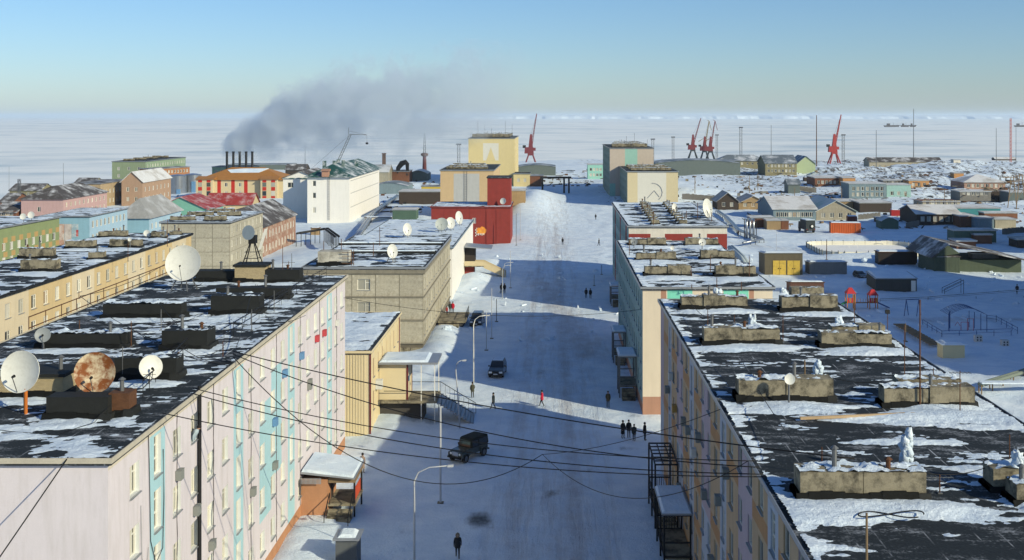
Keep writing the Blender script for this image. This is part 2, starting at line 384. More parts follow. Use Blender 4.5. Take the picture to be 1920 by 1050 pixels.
def ice_mat():
    m, nt, p = mk('sea_ice'); L = nt.links.new
    tc = N(nt, 'ShaderNodeTexCoord')
    def nz(sc, mapx, det=6, off=0):
        mp = N(nt, 'ShaderNodeMapping'); mp.inputs['Scale'].default_value = mapx; mp.inputs['Location'].default_value = (off, off, 0)
        n = N(nt, 'ShaderNodeTexNoise'); n.inputs['Scale'].default_value = sc; n.inputs['Detail'].default_value = det; n.inputs['Roughness'].default_value = 0.6
        L(tc.outputs['Object'], mp.inputs[0]); L(mp.outputs[0], n.inputs[0]); return n
    a = nz(0.0021, (0.8, 0.75, 1), 9); b = nz(0.014, (0.6, 0.7, 1), 10, 40)
    cr = N(nt, 'ShaderNodeValToRGB'); e = cr.color_ramp.elements
    e[0].position = 0.36; e[0].color = (0.44, 0.55, 0.62, 1)       # bare blue ice
    e[1].position = 0.56; e[1].color = (0.84, 0.87, 0.86, 1)       # wind packed snow
    x = e.new(0.455); x.color = (0.68, 0.74, 0.76, 1)
    ad = N(nt, 'ShaderNodeMath', operation='MULTIPLY_ADD'); L(b.outputs[0], ad.inputs[0]); ad.inputs[1].default_value = 0.75; 
    sb = N(nt, 'ShaderNodeMath', operation='MULTIPLY_ADD'); L(a.outputs[0], sb.inputs[0]); sb.inputs[1].default_value = 0.6; sb.inputs[2].default_value = -0.15
    L(sb.outputs[0], ad.inputs[2]); L(ad.outputs[0], cr.inputs[0]); L(cr.outputs[0], p.inputs['Base Color'])
    p.inputs['Roughness'].default_value = 0.6; p.inputs['Specular IOR Level'].default_value = 0.3
    bp = N(nt, 'ShaderNodeBump'); bp.inputs['Strength'].default_value = 0.5; bp.inputs['Distance'].default_value = 1.2; L(b.outputs[0], bp.inputs['Height']); L(bp.outputs[0], p.inputs['Normal'])
    return m
def make_ice():
    ys = grid_lines(300, 60000, lambda y: max(25, y * 0.035)); xs = list(range(-30, 31)); vs_ = []; fs = []
    nx = len(xs)
    for y in ys:
        for x in xs:
            X = x / 30 * max(1600, y * 0.75)
            vs_.append((X, y, SEA + 0.5 * fbm(X * 0.01, y * 0.013, 2.0)))
    for j in range(len(ys) - 1):
        for i in range(nx - 1): fs.append((j * nx + i, j * nx + i + 1, (j + 1) * nx + i + 1, (j + 1) * nx + i))
    me = bpy.data.meshes.new('sea_ice'); me.from_pydata(vs_, [], fs); me.materials.append(ice_mat()); me.polygons.foreach_set('use_smooth', [True] * len(fs))
    tag(link('sea_ice', me), 'frozen sea reaching to the horizon', None, kind='structure')
    # snow covered far shore: low cliffs
    b = MB(); n = 260; prev = None
    for i in range(n + 1):
        X = -2300 + i / n * 13000
        t = i / n
        hgt = 8 + 58 * sm(0.0, 0.16, t) * (0.82 + 0.25 * fbm(t * 14, 0.3)) 
        y0 = 17000 + 350 * fbm(t * 30, 2.0)
        row = [(X, y0, SEA - 2), (X + 20 * fbm(t * 60, 5), y0 + 120, hgt * 0.45 + 8 * fbm(t * 90, 1)), (X, y0 + 420, hgt * 0.8 + 5 * fbm(t * 70, 8)), (X, y0 + 1500, hgt), (X, y0 + 5000, hgt * 0.9), (X, y0 + 6000, SEA - 2)]
        if prev:
            for k in range(5): b.quad(prev[k], row[k], row[k + 1], prev[k + 1])
        prev = row
    tag(b.build('far_coast_hills', SNOW), 'low snowy coast across the frozen bay on the horizon', None, kind='structure')
make_ice()
# ------------------------------------------------------------------ buildings: openings, windows, roofs
WMESH = {}
def win_meshes(wd, ht, kind, lod, fm):
    k = (round(wd, 2), round(ht, 2), kind, lod, fm.name)
    if k in WMESH: return WMESH[k]
    t = 0.09 if lod == 0 else 0.11
    b = MB()
    b.box(-wd / 2, 0.02, 0, -wd / 2 + t, 0.14, ht); b.box(wd / 2 - t, 0.02, 0, wd / 2, 0.14, ht)
    b.box(-wd / 2 + t, 0.022, 0, wd / 2 - t, 0.138, t); b.box(-wd / 2 + t, 0.022, ht - t, wd / 2 - t, 0.138, ht)
    if kind == 'three':
        for x in (-wd / 6, wd / 6): b.box(x - t * 0.4, 0.03, t, x + t * 0.4, 0.13, ht - t)
        b.box(-wd / 2 + t, 0.034, ht * 0.68, wd / 2 - t, 0.126, ht * 0.68 + t * 0.7)
    elif kind == 'stair':
        b.box(-wd / 2 + t, 0.034, ht * 0.36, wd / 2 - t, 0.126, ht * 0.36 + t); b.box(-wd / 2 + t, 0.034, ht * 0.7, wd / 2 - t, 0.126, ht * 0.7 + t * 0.7)
    elif kind != 'plain':
        b.box(0.12 * wd - t * 0.5, 0.03, t, 0.12 * wd + t * 0.5, 0.13, ht - t)
        if lod == 0: b.box(0.12 * wd + t * 0.5, 0.034, ht * 0.66, wd / 2 - t, 0.126, ht * 0.66 + t * 0.7)
    fr = b.mesh('window', [fm])
    b = MB(); b.box(-wd / 2 + t, 0.09, t, wd / 2 - t, 0.10, ht - t); pn = b.mesh('pane', [GLASS])
    b = MB(); b.box(-wd / 2 - 0.06, -0.13, -0.06, wd / 2 + 0.06, 0.02, -0.01); sl = b.mesh('sill', [GALV])
    WMESH[k] = (fr, pn, sl); return WMESH[k]

class Bld:
    """one building: an Empty at its near-left ground corner; w along X, d along Y, h to the eaves"""
    def __init__(s, name, label, loc, w, d, h, mats, rz=0.0, cat='building', group=None):
        s.o = thing(name, label, cat, loc, rz, group); s.w, s.d, s.h = w, d, h; s.m = mats if isinstance(mats, list) else [mats]
        s.wall = MB(); s.holes = {}; s.wins = 0
    def frame(s, f):
        return {'S': (Vector((0, 0, 0)), Vector((1, 0, 0)), s.w), 'E': (Vector((s.w, 0, 0)), Vector((0, 1, 0)), s.d),
                'N': (Vector((s.w, s.d, 0)), Vector((-1, 0, 0)), s.w), 'W': (Vector((0, s.d, 0)), Vector((0, -1, 0)), s.d)}[f]
    def face(s, f, holes=(), paint=None, ul=(), vl=(), depth=0.22, z0=-1.0, top=None, lod=0, fm=None, sills=True, panes=True, rev=None):
        org, ud, W = s.frame(f); top = s.h if top is None else top
        nrm = ud.cross(Vector((0, 0, 1)))
        rd = lambda x: round(x, 3)
        us = sorted({0.0, rd(W)} | {rd(u) for u in ul if 0 < u < W} | {rd(q) for h in holes for q in h[:2]})
        vs_ = sorted({rd(z0), rd(top)} | {rd(v) for v in vl if z0 < v < top} | {rd(q) for h in holes for q in h[2:4]})
        P = lambda u, v: org + ud * u + Vector((0, 0, v))
        for a, b in zip(us, us[1:]):
            um = (a + b) / 2; hs = [h for h in holes if h[0] < um < h[1]]
            run = None
            for c, d in zip(vs_, vs_[1:]):
                vm = (c + d) / 2
                if any(h[2] < vm < h[3] for h in hs): continue
                s.wall.quad(P(a, c), P(b, c), P(b, d), P(a, d), paint(um, vm) if paint else 0)
        rz = math.atan2(ud.y, ud.x); i = -nrm * depth
        for h in holes:
            a, b, c, d = map(rd, h[:4]); m = rev if rev is not None else paint((a + b) / 2, c - 0.05) if paint else 0
            s.wall.quad(P(a, c), P(a, c) + i, P(a, d) + i, P(a, d), m); s.wall.quad(P(b, c) + i, P(b, c), P(b, d), P(b, d) + i, m)
            s.wall.quad(P(a, c), P(b, c), P(b, c) + i, P(a, c) + i, m); s.wall.quad(P(a, d) + i, P(b, d) + i, P(b, d), P(a, d), m)
            kind = h[4] if len(h) > 4 else 'two'
            if kind == 'door' : continue
            fr, pn, sl = win_meshes(b - a, d - c, kind, lod, (h[5] if len(h) > 5 else None) or fm or FRAME)
            pos = P((a + b) / 2, c) - nrm * (depth - 0.16)
            wo = link('window', fr, s.o, pos, rz)
            if panes: link('pane', pn, wo)
            if sills and lod == 0: link('sill', sl, wo, (0, -(depth - 0.18), 0))
            s.wins += 1
    def rest(s, faces='N', paint=None, z0=-1.0, top=None):
        for f in faces: s.face(f, (), paint, z0=z0, top=top)
    def close(s, name='wall'):
        s.wallo = s.wall.build(name, s.m, s.o); return s.o
    def flat_roof(s, over=0.22, th=0.28, mat=None, lip=0.0, edge=None):
        b = MB(); b.box(-over, -over, s.h + 0.003, s.w + over, s.d + over, s.h + th)
        s.zr = s.h + th
        ro = b.build('roof', mat or BITUMEN, s.o)
        e = MB(); q = over + 0.05        # metal drip edge round the slab
        for (x0, y0, x1, y1) in ((-q, -q, s.w + q, -over - 0.002), (-q, s.d + over + 0.002, s.w + q, s.d + q), (-q, -over - 0.002, -over - 0.002, s.d + over + 0.002), (s.w + over + 0.002, -over - 0.002, s.w + q, s.d + over + 0.002)):
            e.box(x0, y0, s.h + 0.1, x1, y1, s.h + th + 0.07)
        e.build('drip_edge', edge or GALV, s.o)
        return ro
    def gable_roof(s, rise, axis='x', over=0.5, mat=None, th=0.18, snow=0.0, gable_mat=0):
        """ridge along axis; th thick sheets; the gable ends are filled"""
        m = mat or GALV; h = s.h; w, d = s.w, s.d
        if axis == 'y':
            for sd in (0, 1):
                b = MB(); k = over * rise / (w / 2)
                if sd == 0: a = [(-over, h - k), (w / 2, h + rise)]
                else: a = [(w / 2, h + rise), (w + over, h - k)]
                b.prism([(a[0][0], a[0][1] + 0.01), (a[1][0], a[1][1] + 0.01), (a[1][0], a[1][1] + th), (a[0][0], a[0][1] + th)], -over, d + over, axis='y'); b.build('roof_slope', m, s.o)
            g = MB(); g.tri((0, 0, h), (w, 0, h), (w / 2, 0, h + rise), gable_mat); g.build('gable', s.m, s.o); g = MB(); g.tri((w, d, h), (0, d, h), (w / 2, d, h + rise), gable_mat); g.build('gable', s.m, s.o)
        else:
            for sd in (0, 1):
                b = MB(); k = over * rise / (d / 2)
                if sd == 0: a = [(-over, h - k), (d / 2, h + rise)]
                else: a = [(d / 2, h + rise), (d + over, h - k)]
                b.prism([(a[0][0], a[0][1] + 0.01), (a[1][0], a[1][1] + 0.01), (a[1][0], a[1][1] + th), (a[0][0], a[0][1] + th)], -over, w + over, axis='x'); b.build('roof_slope', m, s.o)
            g = MB(); g.tri((0, d, h), (0, 0, h), (0, d / 2, h + rise), gable_mat); g.build('gable', s.m, s.o); g = MB(); g.tri((w, 0, h), (w, d, h), (w, d / 2, h + rise), gable_mat); g.build('gable', s.m, s.o)
    def hip_roof(s, rise, over=0.6, mat=None, axis='y'):
        m = mat or GALV; h = s.h; w, d, o = s.w, s.d, over
        A, B_, C_, D_ = (-o, -o, h), (w + o, -o, h), (w + o, d + o, h), (-o, d + o, h)
        if axis == 'y': r = min(w / 2 + o, d / 2); R1, R2 = (w / 2, -o + r, h + rise), (w / 2, d + o - r, h + rise); fs = [('t', A, B_, R1), ('q', B_, C_, R2, R1), ('t', C_, D_, R2), ('q', D_, A, R1, R2)]
        else: r = min(d / 2 + o, w / 2); R1, R2 = (-o + r, d / 2, h + rise), (w + o - r, d / 2, h + rise); fs = [('q', A, B_, R2, R1), ('t', B_, C_, R2), ('q', C_, D_, R1, R2), ('t', D_, A, R1)]
        for f in fs:
            b = MB(); dn = lambda p: (p[0], p[1], p[2] + 0.12); up = lambda p: (p[0], p[1], p[2] + 0.01)
            pts = f[1:]; n = len(pts); i = 0
            b.v = [up(p) for p in pts] + [dn(p) for p in pts]; b.f = [tuple(reversed(range(n))), tuple(range(n, 2 * n))] + [(k, (k + 1) % n, n + (k + 1) % n, n + k) for k in range(n)]; b.m = [0] * len(b.f)
            b.build('roof_slope', m, s.o)

def rows_cols(W, cols, rows, ww, wh, kind='two'):
    return [(u - ww / 2, u + ww / 2, v, v + wh, kind) for u in cols for v in rows]
def spread(W, n, mar): return [mar + (W - 2 * mar) * (i + 0.5) / n for i in range(n)]

def roof_snow(parent, w, d, z, res, cover, drifts=(), edges=(), clear=(), seed=0.0, thick=0.10, stretch=(0.35, 0.9), rot=0.0, name='roof_snow'):
    """wind-packed snow lying in ragged sheets on a flat roof, drifted against whatever stands there"""
    nx, ny = int(w / res), int(d / res); hs = []
    ca, sa = math.cos(rot), math.sin(rot)
    for j in range(ny + 1):
        y = d * j / ny; row = []
        for i in range(nx + 1):
            x = w * i / nx
            u, v = (x * ca + y * sa) * stretch[0], (-x * sa + y * ca) * stretch[1]
            n = fbm(u, v, seed, 4) * 0.5 + 0.26 * fbm(u * 3.4, v * 3.4, seed + 5, 3) + 0.17 * fbm(u * 11, v * 9, seed + 8, 2)
            k = n + cover
            for (dx, dy, rx, ry, q) in drifts:
                e = ((x - dx) / rx) ** 2 + ((y - dy) / ry) ** 2
                if e < 4: k += q * math.exp(-e * e)
            for (sd, wd, q) in edges:
                t = {'W': x, 'E': w - x, 'S': y, 'N': d - y}[sd]
                if t < wd * 2: k += q * math.exp(-(t / wd) ** 2)
            for (x0, y0, x1, y1) in clear:
                if x0 < x < x1 and y0 < y < y1: k = -1
            row.append(thick * (1 - math.exp(-3.0 * k)) * (1 + 1.4 * max(0, k)) if k > 0 else k * 0.08)
        hs.append(row)
    b = MB(); idx = {}
    def vid(i, j):
        if (i, j) not in idx:
            h = hs[j][i]; idx[(i, j)] = len(b.v); b.v.append((w * i / nx + 0.3 * res * math.sin(i * 12.9 + j * 78.2), d * j / ny + 0.3 * res * math.sin(i * 39.3 + j * 11.1), z + max(h, -0.02)))
        return idx[(i, j)]
    for j in range(ny):
        for i in range(nx):
            if max(hs[j][i], hs[j][i + 1], hs[j + 1][i], hs[j + 1][i + 1]) > 0:
                b.f.append((vid(i, j), vid(i + 1, j), vid(i + 1, j + 1), vid(i, j + 1))); b.m.append(0)
    if not b.f: return
    o = b.build(name, SNOW, parent, smooth=True); o['kind'] = 'stuff'; return o
def vent(parent, x0, x1, y0, y1, z, h, mat=None, cap=True, seed=1, snow=True, joints=True):
    """concrete ventilation block on a roof, with its dark skirt of roofing felt, slab joints and snow on top"""
    mat = mat or CONC; b = MB()
    n = max(1, int((x1 - x0) / 1.9)) if joints else 1
    for k in range(n):
        a, c = x0 + (x1 - x0) * k / n, x0 + (x1 - x0) * (k + 1) / n
        j = 0.09 * math.sin(seed * 3 + k * 2.3)
        b.box(a + 0.015, y0 - j * 0.6, z, c - 0.015, y1 + 0.02, z + h + j)
    v = b.build('vent_block', mat, parent)
    f = MB(); q = 0.17; nf = max(3, int((x1 - x0) / .5))
    for k in range(nf):
        a, c = x0 - q + (x1 - x0 + 2 * q) * k / nf, x0 - q + (x1 - x0 + 2 * q) * (k + 1) / nf; hf = h * (.30 + .05 * math.sin(seed * 5 + k * 1.1))
        f.box(a, y0 - q - .05, z, c, y1 + q, z + hf, tx=0.0, ty=q + .01); f.build('felt_skirt', TAR, v)
    for k in range(int(seed * 7 % 3)):                   # stub pipes and cowls
        px_ = x0 + (x1 - x0) * ((seed * .37 + k * .43) % .8 + .1); pb = MB(); ph = .35 + .25 * ((seed + k) % 3); pb.cyl((px_, (y0 + y1) / 2, z + h - .05), (px_, (y0 + y1) / 2, z + h + ph), .11, None, 8); pb.cyl((px_, (y0 + y1) / 2, z + h + ph), (px_, (y0 + y1) / 2, z + h + ph + .12), .2, .05, 8); pb.build('vent_pipe', RUST if k else STEEL, v)
    if snow:
        so = roof_snow(v, x1 - x0, y1 - y0 - 0.05, z + h + 0.01, 0.14, 0.02, seed=seed * 1.7, thick=0.13, stretch=(1.1, 1.5), name='snow_cap')
        if so: so.location = (x0, y0 + 0.04, 0)
    return v

# ================================================================== pink five-storey block (left, nearest)
PINK = pm('pink_render', (0.62, 0.57, 0.59), 0.85, var=0.12, scale=0.35, bump=0.12, streak=0.42, dirt=(.43, .39, .37))
PBLUE = pm('sky_blue_render', (0.36, 0.56, 0.60), 0.85, var=0.12, scale=0.5, bump=0.12, streak=0.2)
PBROWN = pm('ochre_brown_plinth', (0.42, 0.21, 0.11), 0.85, var=0.18, scale=0.8, bump=0.15, streak=0.25)
PCREAM = pm('cream_trim', (0.58, 0.52, 0.42), 0.8, var=0.2, bump=0.1, streak=0.4)
pk = Bld('apartment_block', 'pale pink and blue five storey block with dish covered roof, nearest on the left', (-37.0, 50.2, 0), 17.1, 57.5, 16.4, [PINK, PBLUE, PBROWN, PCREAM, pm('white_reveal', (.64, .66, .64), .8, var=.1)])
PKROW = [1.95 + 3.0 * i for i in range(5)]
st = [6.3, 20.9, 35.3, 49.9]
hol = []; fl = 3.0
for c in [3.2] + [a + 2.92 * k for a in st for k in (1, 2, 3, 4)]:
    if c > 56.5: continue
    for i, v in enumerate(PKROW):
        if abs(c - 3.2) > 9 and i == 0 and 35 < c < 44: pass
        hol.append((c - 0.62, c + 0.62, v, v + 1.5, 'two'))
for a in st:
    for i in range(5): hol.append((a - 0.5, a + 0.5, 2.9 + 2.75 * i if i else 2.9, (2.9 + 2.75 * i) + 2.05, 'stair'))
def pk_paint(u, v):
    if v < 1.25 and u > 20: return 2
    if any(abs(u - a) < 1.1 for a in st) and v < 16.1: return 1
    if (26.0 < u < 29.2 and 4.2 < v < 12.2) or (29.2 < u < 32.2 and 6.3 < v < 14.0): return 1
    if v > 16.1: return 3
    return 0
pk.face('E', hol, pk_paint, ul=[20] + [a + k for a in st for k in (-1.1, 1.1)] + [26, 29.2, 32.2], vl=(1.25, 4.2, 6.3, 12.2, 14, 16.1), depth=.34, rev=4)
pk.rest('SNW', lambda u, v: 3 if v > 16.1 else 0)
pk.wall.quad
for f in 'S':
    pass
pk.close()
pk.flat_roof(edge=pm('cream_drip', (0.45, 0.41, 0.33), 0.7, var=0.3))
ZR = pk.zr                                            # roof surface of the pink block
def pkl(px, py, z=None):                              # photo point on that roof -> local coordinates
    p = G(px, py, (ZR if z is None else z)); return Vector((p.x + 37.0, p.y - 50.2, ZR if z is None else z))
# vertical panel joints sealed with dark mastic and cable runs on the street wall
j = MB()
jn = random.Random(3)
for u in (9.2, 15.6, 23.8, 30.6, 38.2, 45.6, 53.2):
    pts = [(17.1 + 0.02, u + 0.04 * math.sin(k * 1.3 + u), 16.3 - k * 0.5) for k in range(31)]
    j2 = MB(); j2.tube(pts, 0.028, 4); j2.build('joint_seal', pm('joint_mastic', (0.10, 0.09, 0.10), 0.9, var=0.6, scale=3), pk.o)
b = MB(); b.tube([(17.1 + 0.14, 12.6, 16.9), (17.1 + 0.14, 12.6, 8), (17.1 + 0.14, 12.6, -0.5)], 0.11, 8); b.build('downpipe', BLACK, pk.o)
b = MB(); b.tube([(17.1 + 0.05, 4.9, 16.4), (17.1 + 0.06, 5.0, 14.5), (17.1 + 0.05, 5.2, 11), (17.1 + 0.06, 5.9, 9.6), (17.1 + 0.06, 6.9, 10.0), (17.1 + 0.05, 7.1, 12.5), (17.1 + 0.05, 7.0, 15)], 0.02, 5); b.build('loose_cable', WIRE, pk.o)
b = MB(); b.tube([(17.1 + 0.05, 3.9, 13.2), (17.1 + 0.06, 4.0, 10.6), (17.1 + 0.06, 4.6, 9.7), (17.1 + 0.06, 4.9, 10.8)], 0.016, 5); b.build('loose_cable', pm('grey_cable', (0.3, 0.3, 0.3)), pk.o)
# air-conditioner boxes, food boxes and washing hung out under windows
acm = [pm('fridge_box_grey', (0.22, 0.23, 0.21), 0.7), pm('box_ochre', (0.42, 0.25, 0.07)), pm('box_red', (0.45, 0.06, 0.07)), pm('box_blue', (0.12, 0.25, 0.42)), pm('box_white', (0.6, 0.6, 0.56))]
for k, (u, v, m) in enumerate([(3.2 + 6.0, 7.1, 1), (9.2, 13.0, 0), (12.1, 10.1, 0), (18.0, 4.0, 0), (35.3 + 5.84, 10.3, 0), (29.7, 7.1, 0), (32.6, 13.0, 3), (38.2, 13.1, 3), (41.1, 10.0, 0), (44, 13.3, 2), (49.9 - 2.9, 13.2, 2), (52.8, 13.0, 4), (29.7, 10.2, 3), (23.8, 7.2, 0), (14.9, 7.1, 0)]):
    b = MB(); b.box(17.12, u - 0.27, v - 0.26, 17.42, u + 0.27, v + 0.26); b.box(17.2, u - 0.29, v + 0.262, 17.44, u + 0.29, v + 0.285)
    o = b.build('wall_box', acm[m], pk.o)
# vents and stacks on the roof, measured in the photo: (px0, px1, py_top, py_base, depth, material)
BRICKY = brick_mat('yellow_brick', (0.46, 0.36, 0.20), (0.36, 0.28, 0.15), (0.20, 0.17, 0.12), 3.6)
dr = []; clr = []
for k, (a, c, t, bs, dp, m, jt) in enumerate([(86, 203, 744, 786, 1.1, TAR, 0), (203, 243, 737, 781, 1.0, RUST, 0), (-10, 118, 706, 745, 2.2, BRICKY, 0), (214, 331, 672, 712, 1.3, TAR, 0), (70, 236, 625, 652, 1.3, TAR, 0),
        (303, 389, 621, 656, 1.8, TAR, 0), (192, 340, 569, 597, 1.3, TAR, 0), (395, 486, 556, 590, 1.6, TAR, 0), (404, 541, 538, 561, 1.2, TAR, 0), (440, 497, 500, 530, 2.2, BRICKY, 0), (366, 440, 506, 528, 1.5, TAR, 0), (497, 562, 507, 530, 1.5, TAR, 0)]):
    p = pkl(a, bs); q = pkl(c, bs); sc = p.y + 50.2; hh = (bs - t) * sc / F
    x0, x1 = p.x, q.x
    mm = m
    v = vent(pk.o, x0, x1, p.y, p.y + dp, ZR - 0.02, hh, mm, seed=k, snow=(k in (3, 4, 5, 6, 7)), joints=False)
    if m is BRICKY:
        c2 = MB(); c2.box(x0 - 0.15, p.y - 0.15, ZR + hh - 0.015, x1 + 0.15, p.y + dp + 0.15, ZR + hh + 0.16); c2.build('cap_slab', TAR, v)
    dr.append(((x0 + x1) / 2 + (0.6 if k % 2 else -0.4), p.y - 0.9, (x1 - x0) * 0.5, 1.0, 0.55)); clr.append((x0, p.y + 0.1, x1, p.y + dp - 0.1))
roof_snow(pk.o, 17.1, 57.5, ZR + 0.004, 0.15, -0.22, dr + [(13.5, 20, 2.2, 7, 0.2), (11, 33, 3.5, 5, 0.32), (14.5, 41, 1.5, 7, 0.3), (12.8, 7.5, 1.8, 0.7, 0.5), (10.5, 4.2, 1.6, 1.4, 0.45), (15.8, 1.0, 1.0, 0.8, 0.5)], (('E', 0.25, 0.10), ('S', 0.3, 0.16)), clr, seed=2.2, thick=0.07, stretch=(0.36, 0.95), rot=0.2)

# porch of the pink block
def porch_pink():
    y0 = 38.6; m2 = [PBROWN]
    b = MB(); b.box(17.104, y0, -1, 19.2, y0 + 3.6, 3.2); po = b.build('porch', m2, pk.o)
    b = MB(); b.prism([(17.11, 3.75), (21.4, 3.30), (21.4, 3.42), (17.11, 3.9)], y0 - 0.35, y0 + 4.4, axis='y'); b.build('porch_roof', GALV, po)
    b = MB(); b.prism([(17.2, 3.9), (21.3, 3.43), (21.2, 3.62), (17.3, 4.12)], y0 - 0.3, y0 + 4.3, axis='y'); o = b.build('snow_cap', SNOW, po); o['kind'] = 'stuff'
    b = MB()
    for k in range(22): b.box(19.6 + k * 0.1 - 3.0, y0 - 0.38, 2.95, 19.66 + k * 0.1 - 3.0, y0 - 0.36, 3.42)
    b.build('corrugated_valance', GALV, po)
    b = MB(); b.box(19.2, y0 + 0.1, 1.05, 21.4, y0 + 3.6, 1.25); b.build('landing', CONC, po)
    for (yy) in (y0 + 0.2, y0 + 3.5):
        b = MB(); b.bar((21.3, yy, 0), (21.3, yy, 3.35), 0.14); b.build('porch_post', BLACK, po)
    b = MB(); b.box(19.25, y0 + 0.1, 2.9, 21.4, y0 + 0.25, 3.28); b.box(21.25, y0 + 0.3, 2.95, 21.4, y0 + 3.5, 3.28); b.build('porch_beam', WOOD, po)
    rd = pm('red_boards', (0.48, 0.07, 0.025), 0.7, var=0.2)
    for k in range(9):
        b = MB(); b.box(21.20, y0 + 0.4 + k * 0.34, 1.26, 21.24, y0 + 0.68 + k * 0.34, 2.25); b.build('board', rd, po)
    for k in range(6):
        b = MB(); b.box(19.3, y0 - 0.34 * (k + 1), 0.0, 21.2, y0 - 0.34 * k, 1.05 - 0.17 * (k + 1)); b.build('step', CONC, po)
    for xx in (19.35, 21.2):
        b = MB(); b.bar((xx, y0 + 0.1, 2.1), (xx, y0 - 2.1, 1.0), 0.07); b.bar((xx, y0 - 2.1, 1.0), (xx, y0 - 2.1, 0.0), 0.06); b.bar((xx, y0 - 1.0, 1.5), (xx, y0 - 1.0, 0.4), 0.05); b.bar((xx, y0 + 0.1, 2.1), (xx, y0 + 0.1, 1.2), 0.06); b.build('handrail', BLACK, po)
    b = MB(); b.box(19.205, y0 + 1.2, 1.26, 19.26, y0 + 2.2, 3.1); b.build('door', pm('porch_door', (0.07, 0.05, 0.04)), po)
porch_pink()

# ================================================================== tan and lilac four-storey block (right, nearest)
ATAN = pm('tan_render', (0.46, 0.33, 0.20), 0.85, var=0.14, scale=0.4, bump=0.12, streak=0.3)
ALIL = pm('lilac_render', (0.43, 0.35, 0.38), 0.85, var=0.12, scale=0.4, bump=0.12, streak=0.3)
ABAND = pm('ochre_band_render', (0.42, 0.23, 0.10), 0.85, var=0.15, scale=0.5, bump=0.1, streak=0.3)
AGREY = pm('pale_blue_render', (0.40, 0.44, 0.50), 0.85, var=0.12, scale=0.4, bump=0.1, streak=0.3)
AX, AY, AW, AD, AH = 9.9, 18.0, 15.5, 84.0, 15.0
bA = Bld('apartment_block', 'tan and lilac five storey block with snowy dark roof, nearest on the right', (AX, AY, 0), AW, AD, AH, [ATAN, ALIL, ABAND, AGREY])
ast = [8.0 + 14.6 * k for k in range(6)]
hol = []
for a in ast:
    for k in (1, 2, 3, 4):
        c = a + 2.92 * k
        if c < AD - 1:
            for i in range(5): hol.append((c - 0.62, c + 0.62, 1.9 + 2.85 * i, 3.4 + 2.85 * i, 'two'))
    for i in range(5): hol.append((a - 0.5, a + 0.5, 2.6 + 2.45 * i, 4.5 + 2.45 * i, 'stair'))
def a_paint(u, v):
    k = (u - 8.0 + 14.6 * 3) % 14.6
    if k < 1.2 or k > 13.4: return 3
    if 5.3 < k < 9.4: return 1 if v > 6.5 else 3
    if v < 1.2 or any(a < v < a + .9 for a in (3.7, 6.55, 12.25)): return 2
    return 0
uls = []
for a in [8.0 + 14.6 * k for k in range(-1, 7)]: uls += [a - 1.2, a + 1.2, a + 5.3, a + 9.4]
bA.face('W', hol, a_paint, ul=uls, vl=[1.2, 3.7, 4.6, 6.55, 7.45, 12.25, 13.15, 6.5])
bA.rest('SEN'); bA.close(); bA.flat_roof()
ZA = bA.zr
def al(px, py): p = G(px, py, ZA); return Vector((p.x - AX, p.y - AY, ZA))
dr = []; clr = []
for k, (a, c, t, bs, dp) in enumerate([(1500, 1738, 884, 938, 1.3), (1862, 1925, 880, 922, 1.2), (1906, 1990, 908, 948, 1.2), (1385, 1563, 713, 753, 1.3), (1684, 1803, 712, 748, 1.2), (1658, 1828, 728, 764, 1.2),
        (1320, 1463, 616, 646, 1.3), (1560, 1660, 612, 636, 1.2), (1540, 1673, 625, 652, 1.2), (1278, 1402, 556, 579, 1.3), (1484, 1545, 541, 562, 1.2), (1466, 1571, 556, 584, 1.3)]):
    p = al(a, bs); q = al(c, bs); hh = (bs - t) * (p.y + AY) / F
    vent(bA.o, p.x, q.x, p.y, p.y + dp, ZA - 0.02, hh, CONC, seed=20 + k)
    dr.append(((p.x + q.x) / 2 + 0.3, p.y - 1.3, (q.x - p.x) * 0.62, 1.25, 0.95)); clr.append((p.x, p.y + 0.1, q.x, p.y + dp - 0.1))
for (px, py, rx, ry, q) in [(1560, 960, 2.2, 1.6, 0.8), (1680, 955, 2.6, 0.8, 0.6), (1800, 965, 1.6, 0.9, 0.5), (1620, 785, 3.5, 0.8, 0.6), (1800, 790, 3.5, 1.6, 0.7), (1850, 870, 2.0, 2.2, 0.5), (1480, 800, 1.3, 1.0, 0.4), (1650, 660, 3, 1.4, 0.45), (1540, 690, 1.0, 3.5, 0.3), (1440, 560, 1.5, 5, 0.3), (1700, 830, 3.5, 0.5, 0.5)]:
    p = al(px, py); dr.append((p.x, p.y, rx, ry, q))
roof_snow(bA.o, AW, AD, ZA + 0.004, 0.145, -0.30, dr, (('W', 0.75, 0.42), ('E', 0.8, 0.35)), clr, seed=7.7, thick=0.085, stretch=(0.30, 1.05), rot=-0.1)
# tall lumps of rimed ice on the pipes
for k, (px, py, ht, r) in enumerate([(1698, 884, 1.6, 0.30), (1532, 716, 1.0, 0.30), (1410, 618, 0.8, 0.3), (1468, 566, 1.0, 0.32), (1572, 620, 0.8, 0.3), (1905, 905, 1.0, 0.34), (1345, 560, 0.5, 0.4)]):
    p = al(px, py + 8); b = MB()
    rk = random.Random(k + 5); nb_ = 16
    for q in range(nb_): b.blob((p.x + rk.uniform(-.55, .55) * r, p.y - 0.25 + rk.uniform(-.3, .3) * r, ZA + 0.55 + ht * q / nb_ + rk.uniform(-.05, .05)), r * rk.uniform(.45, .85) * (1.1 - .35 * q / nb_), k * 17 + q, amp=0.9, squash=(1, .9, 1.3))
    o = b.build('rimed_pipe', SNOW, bA.o, smooth=True)
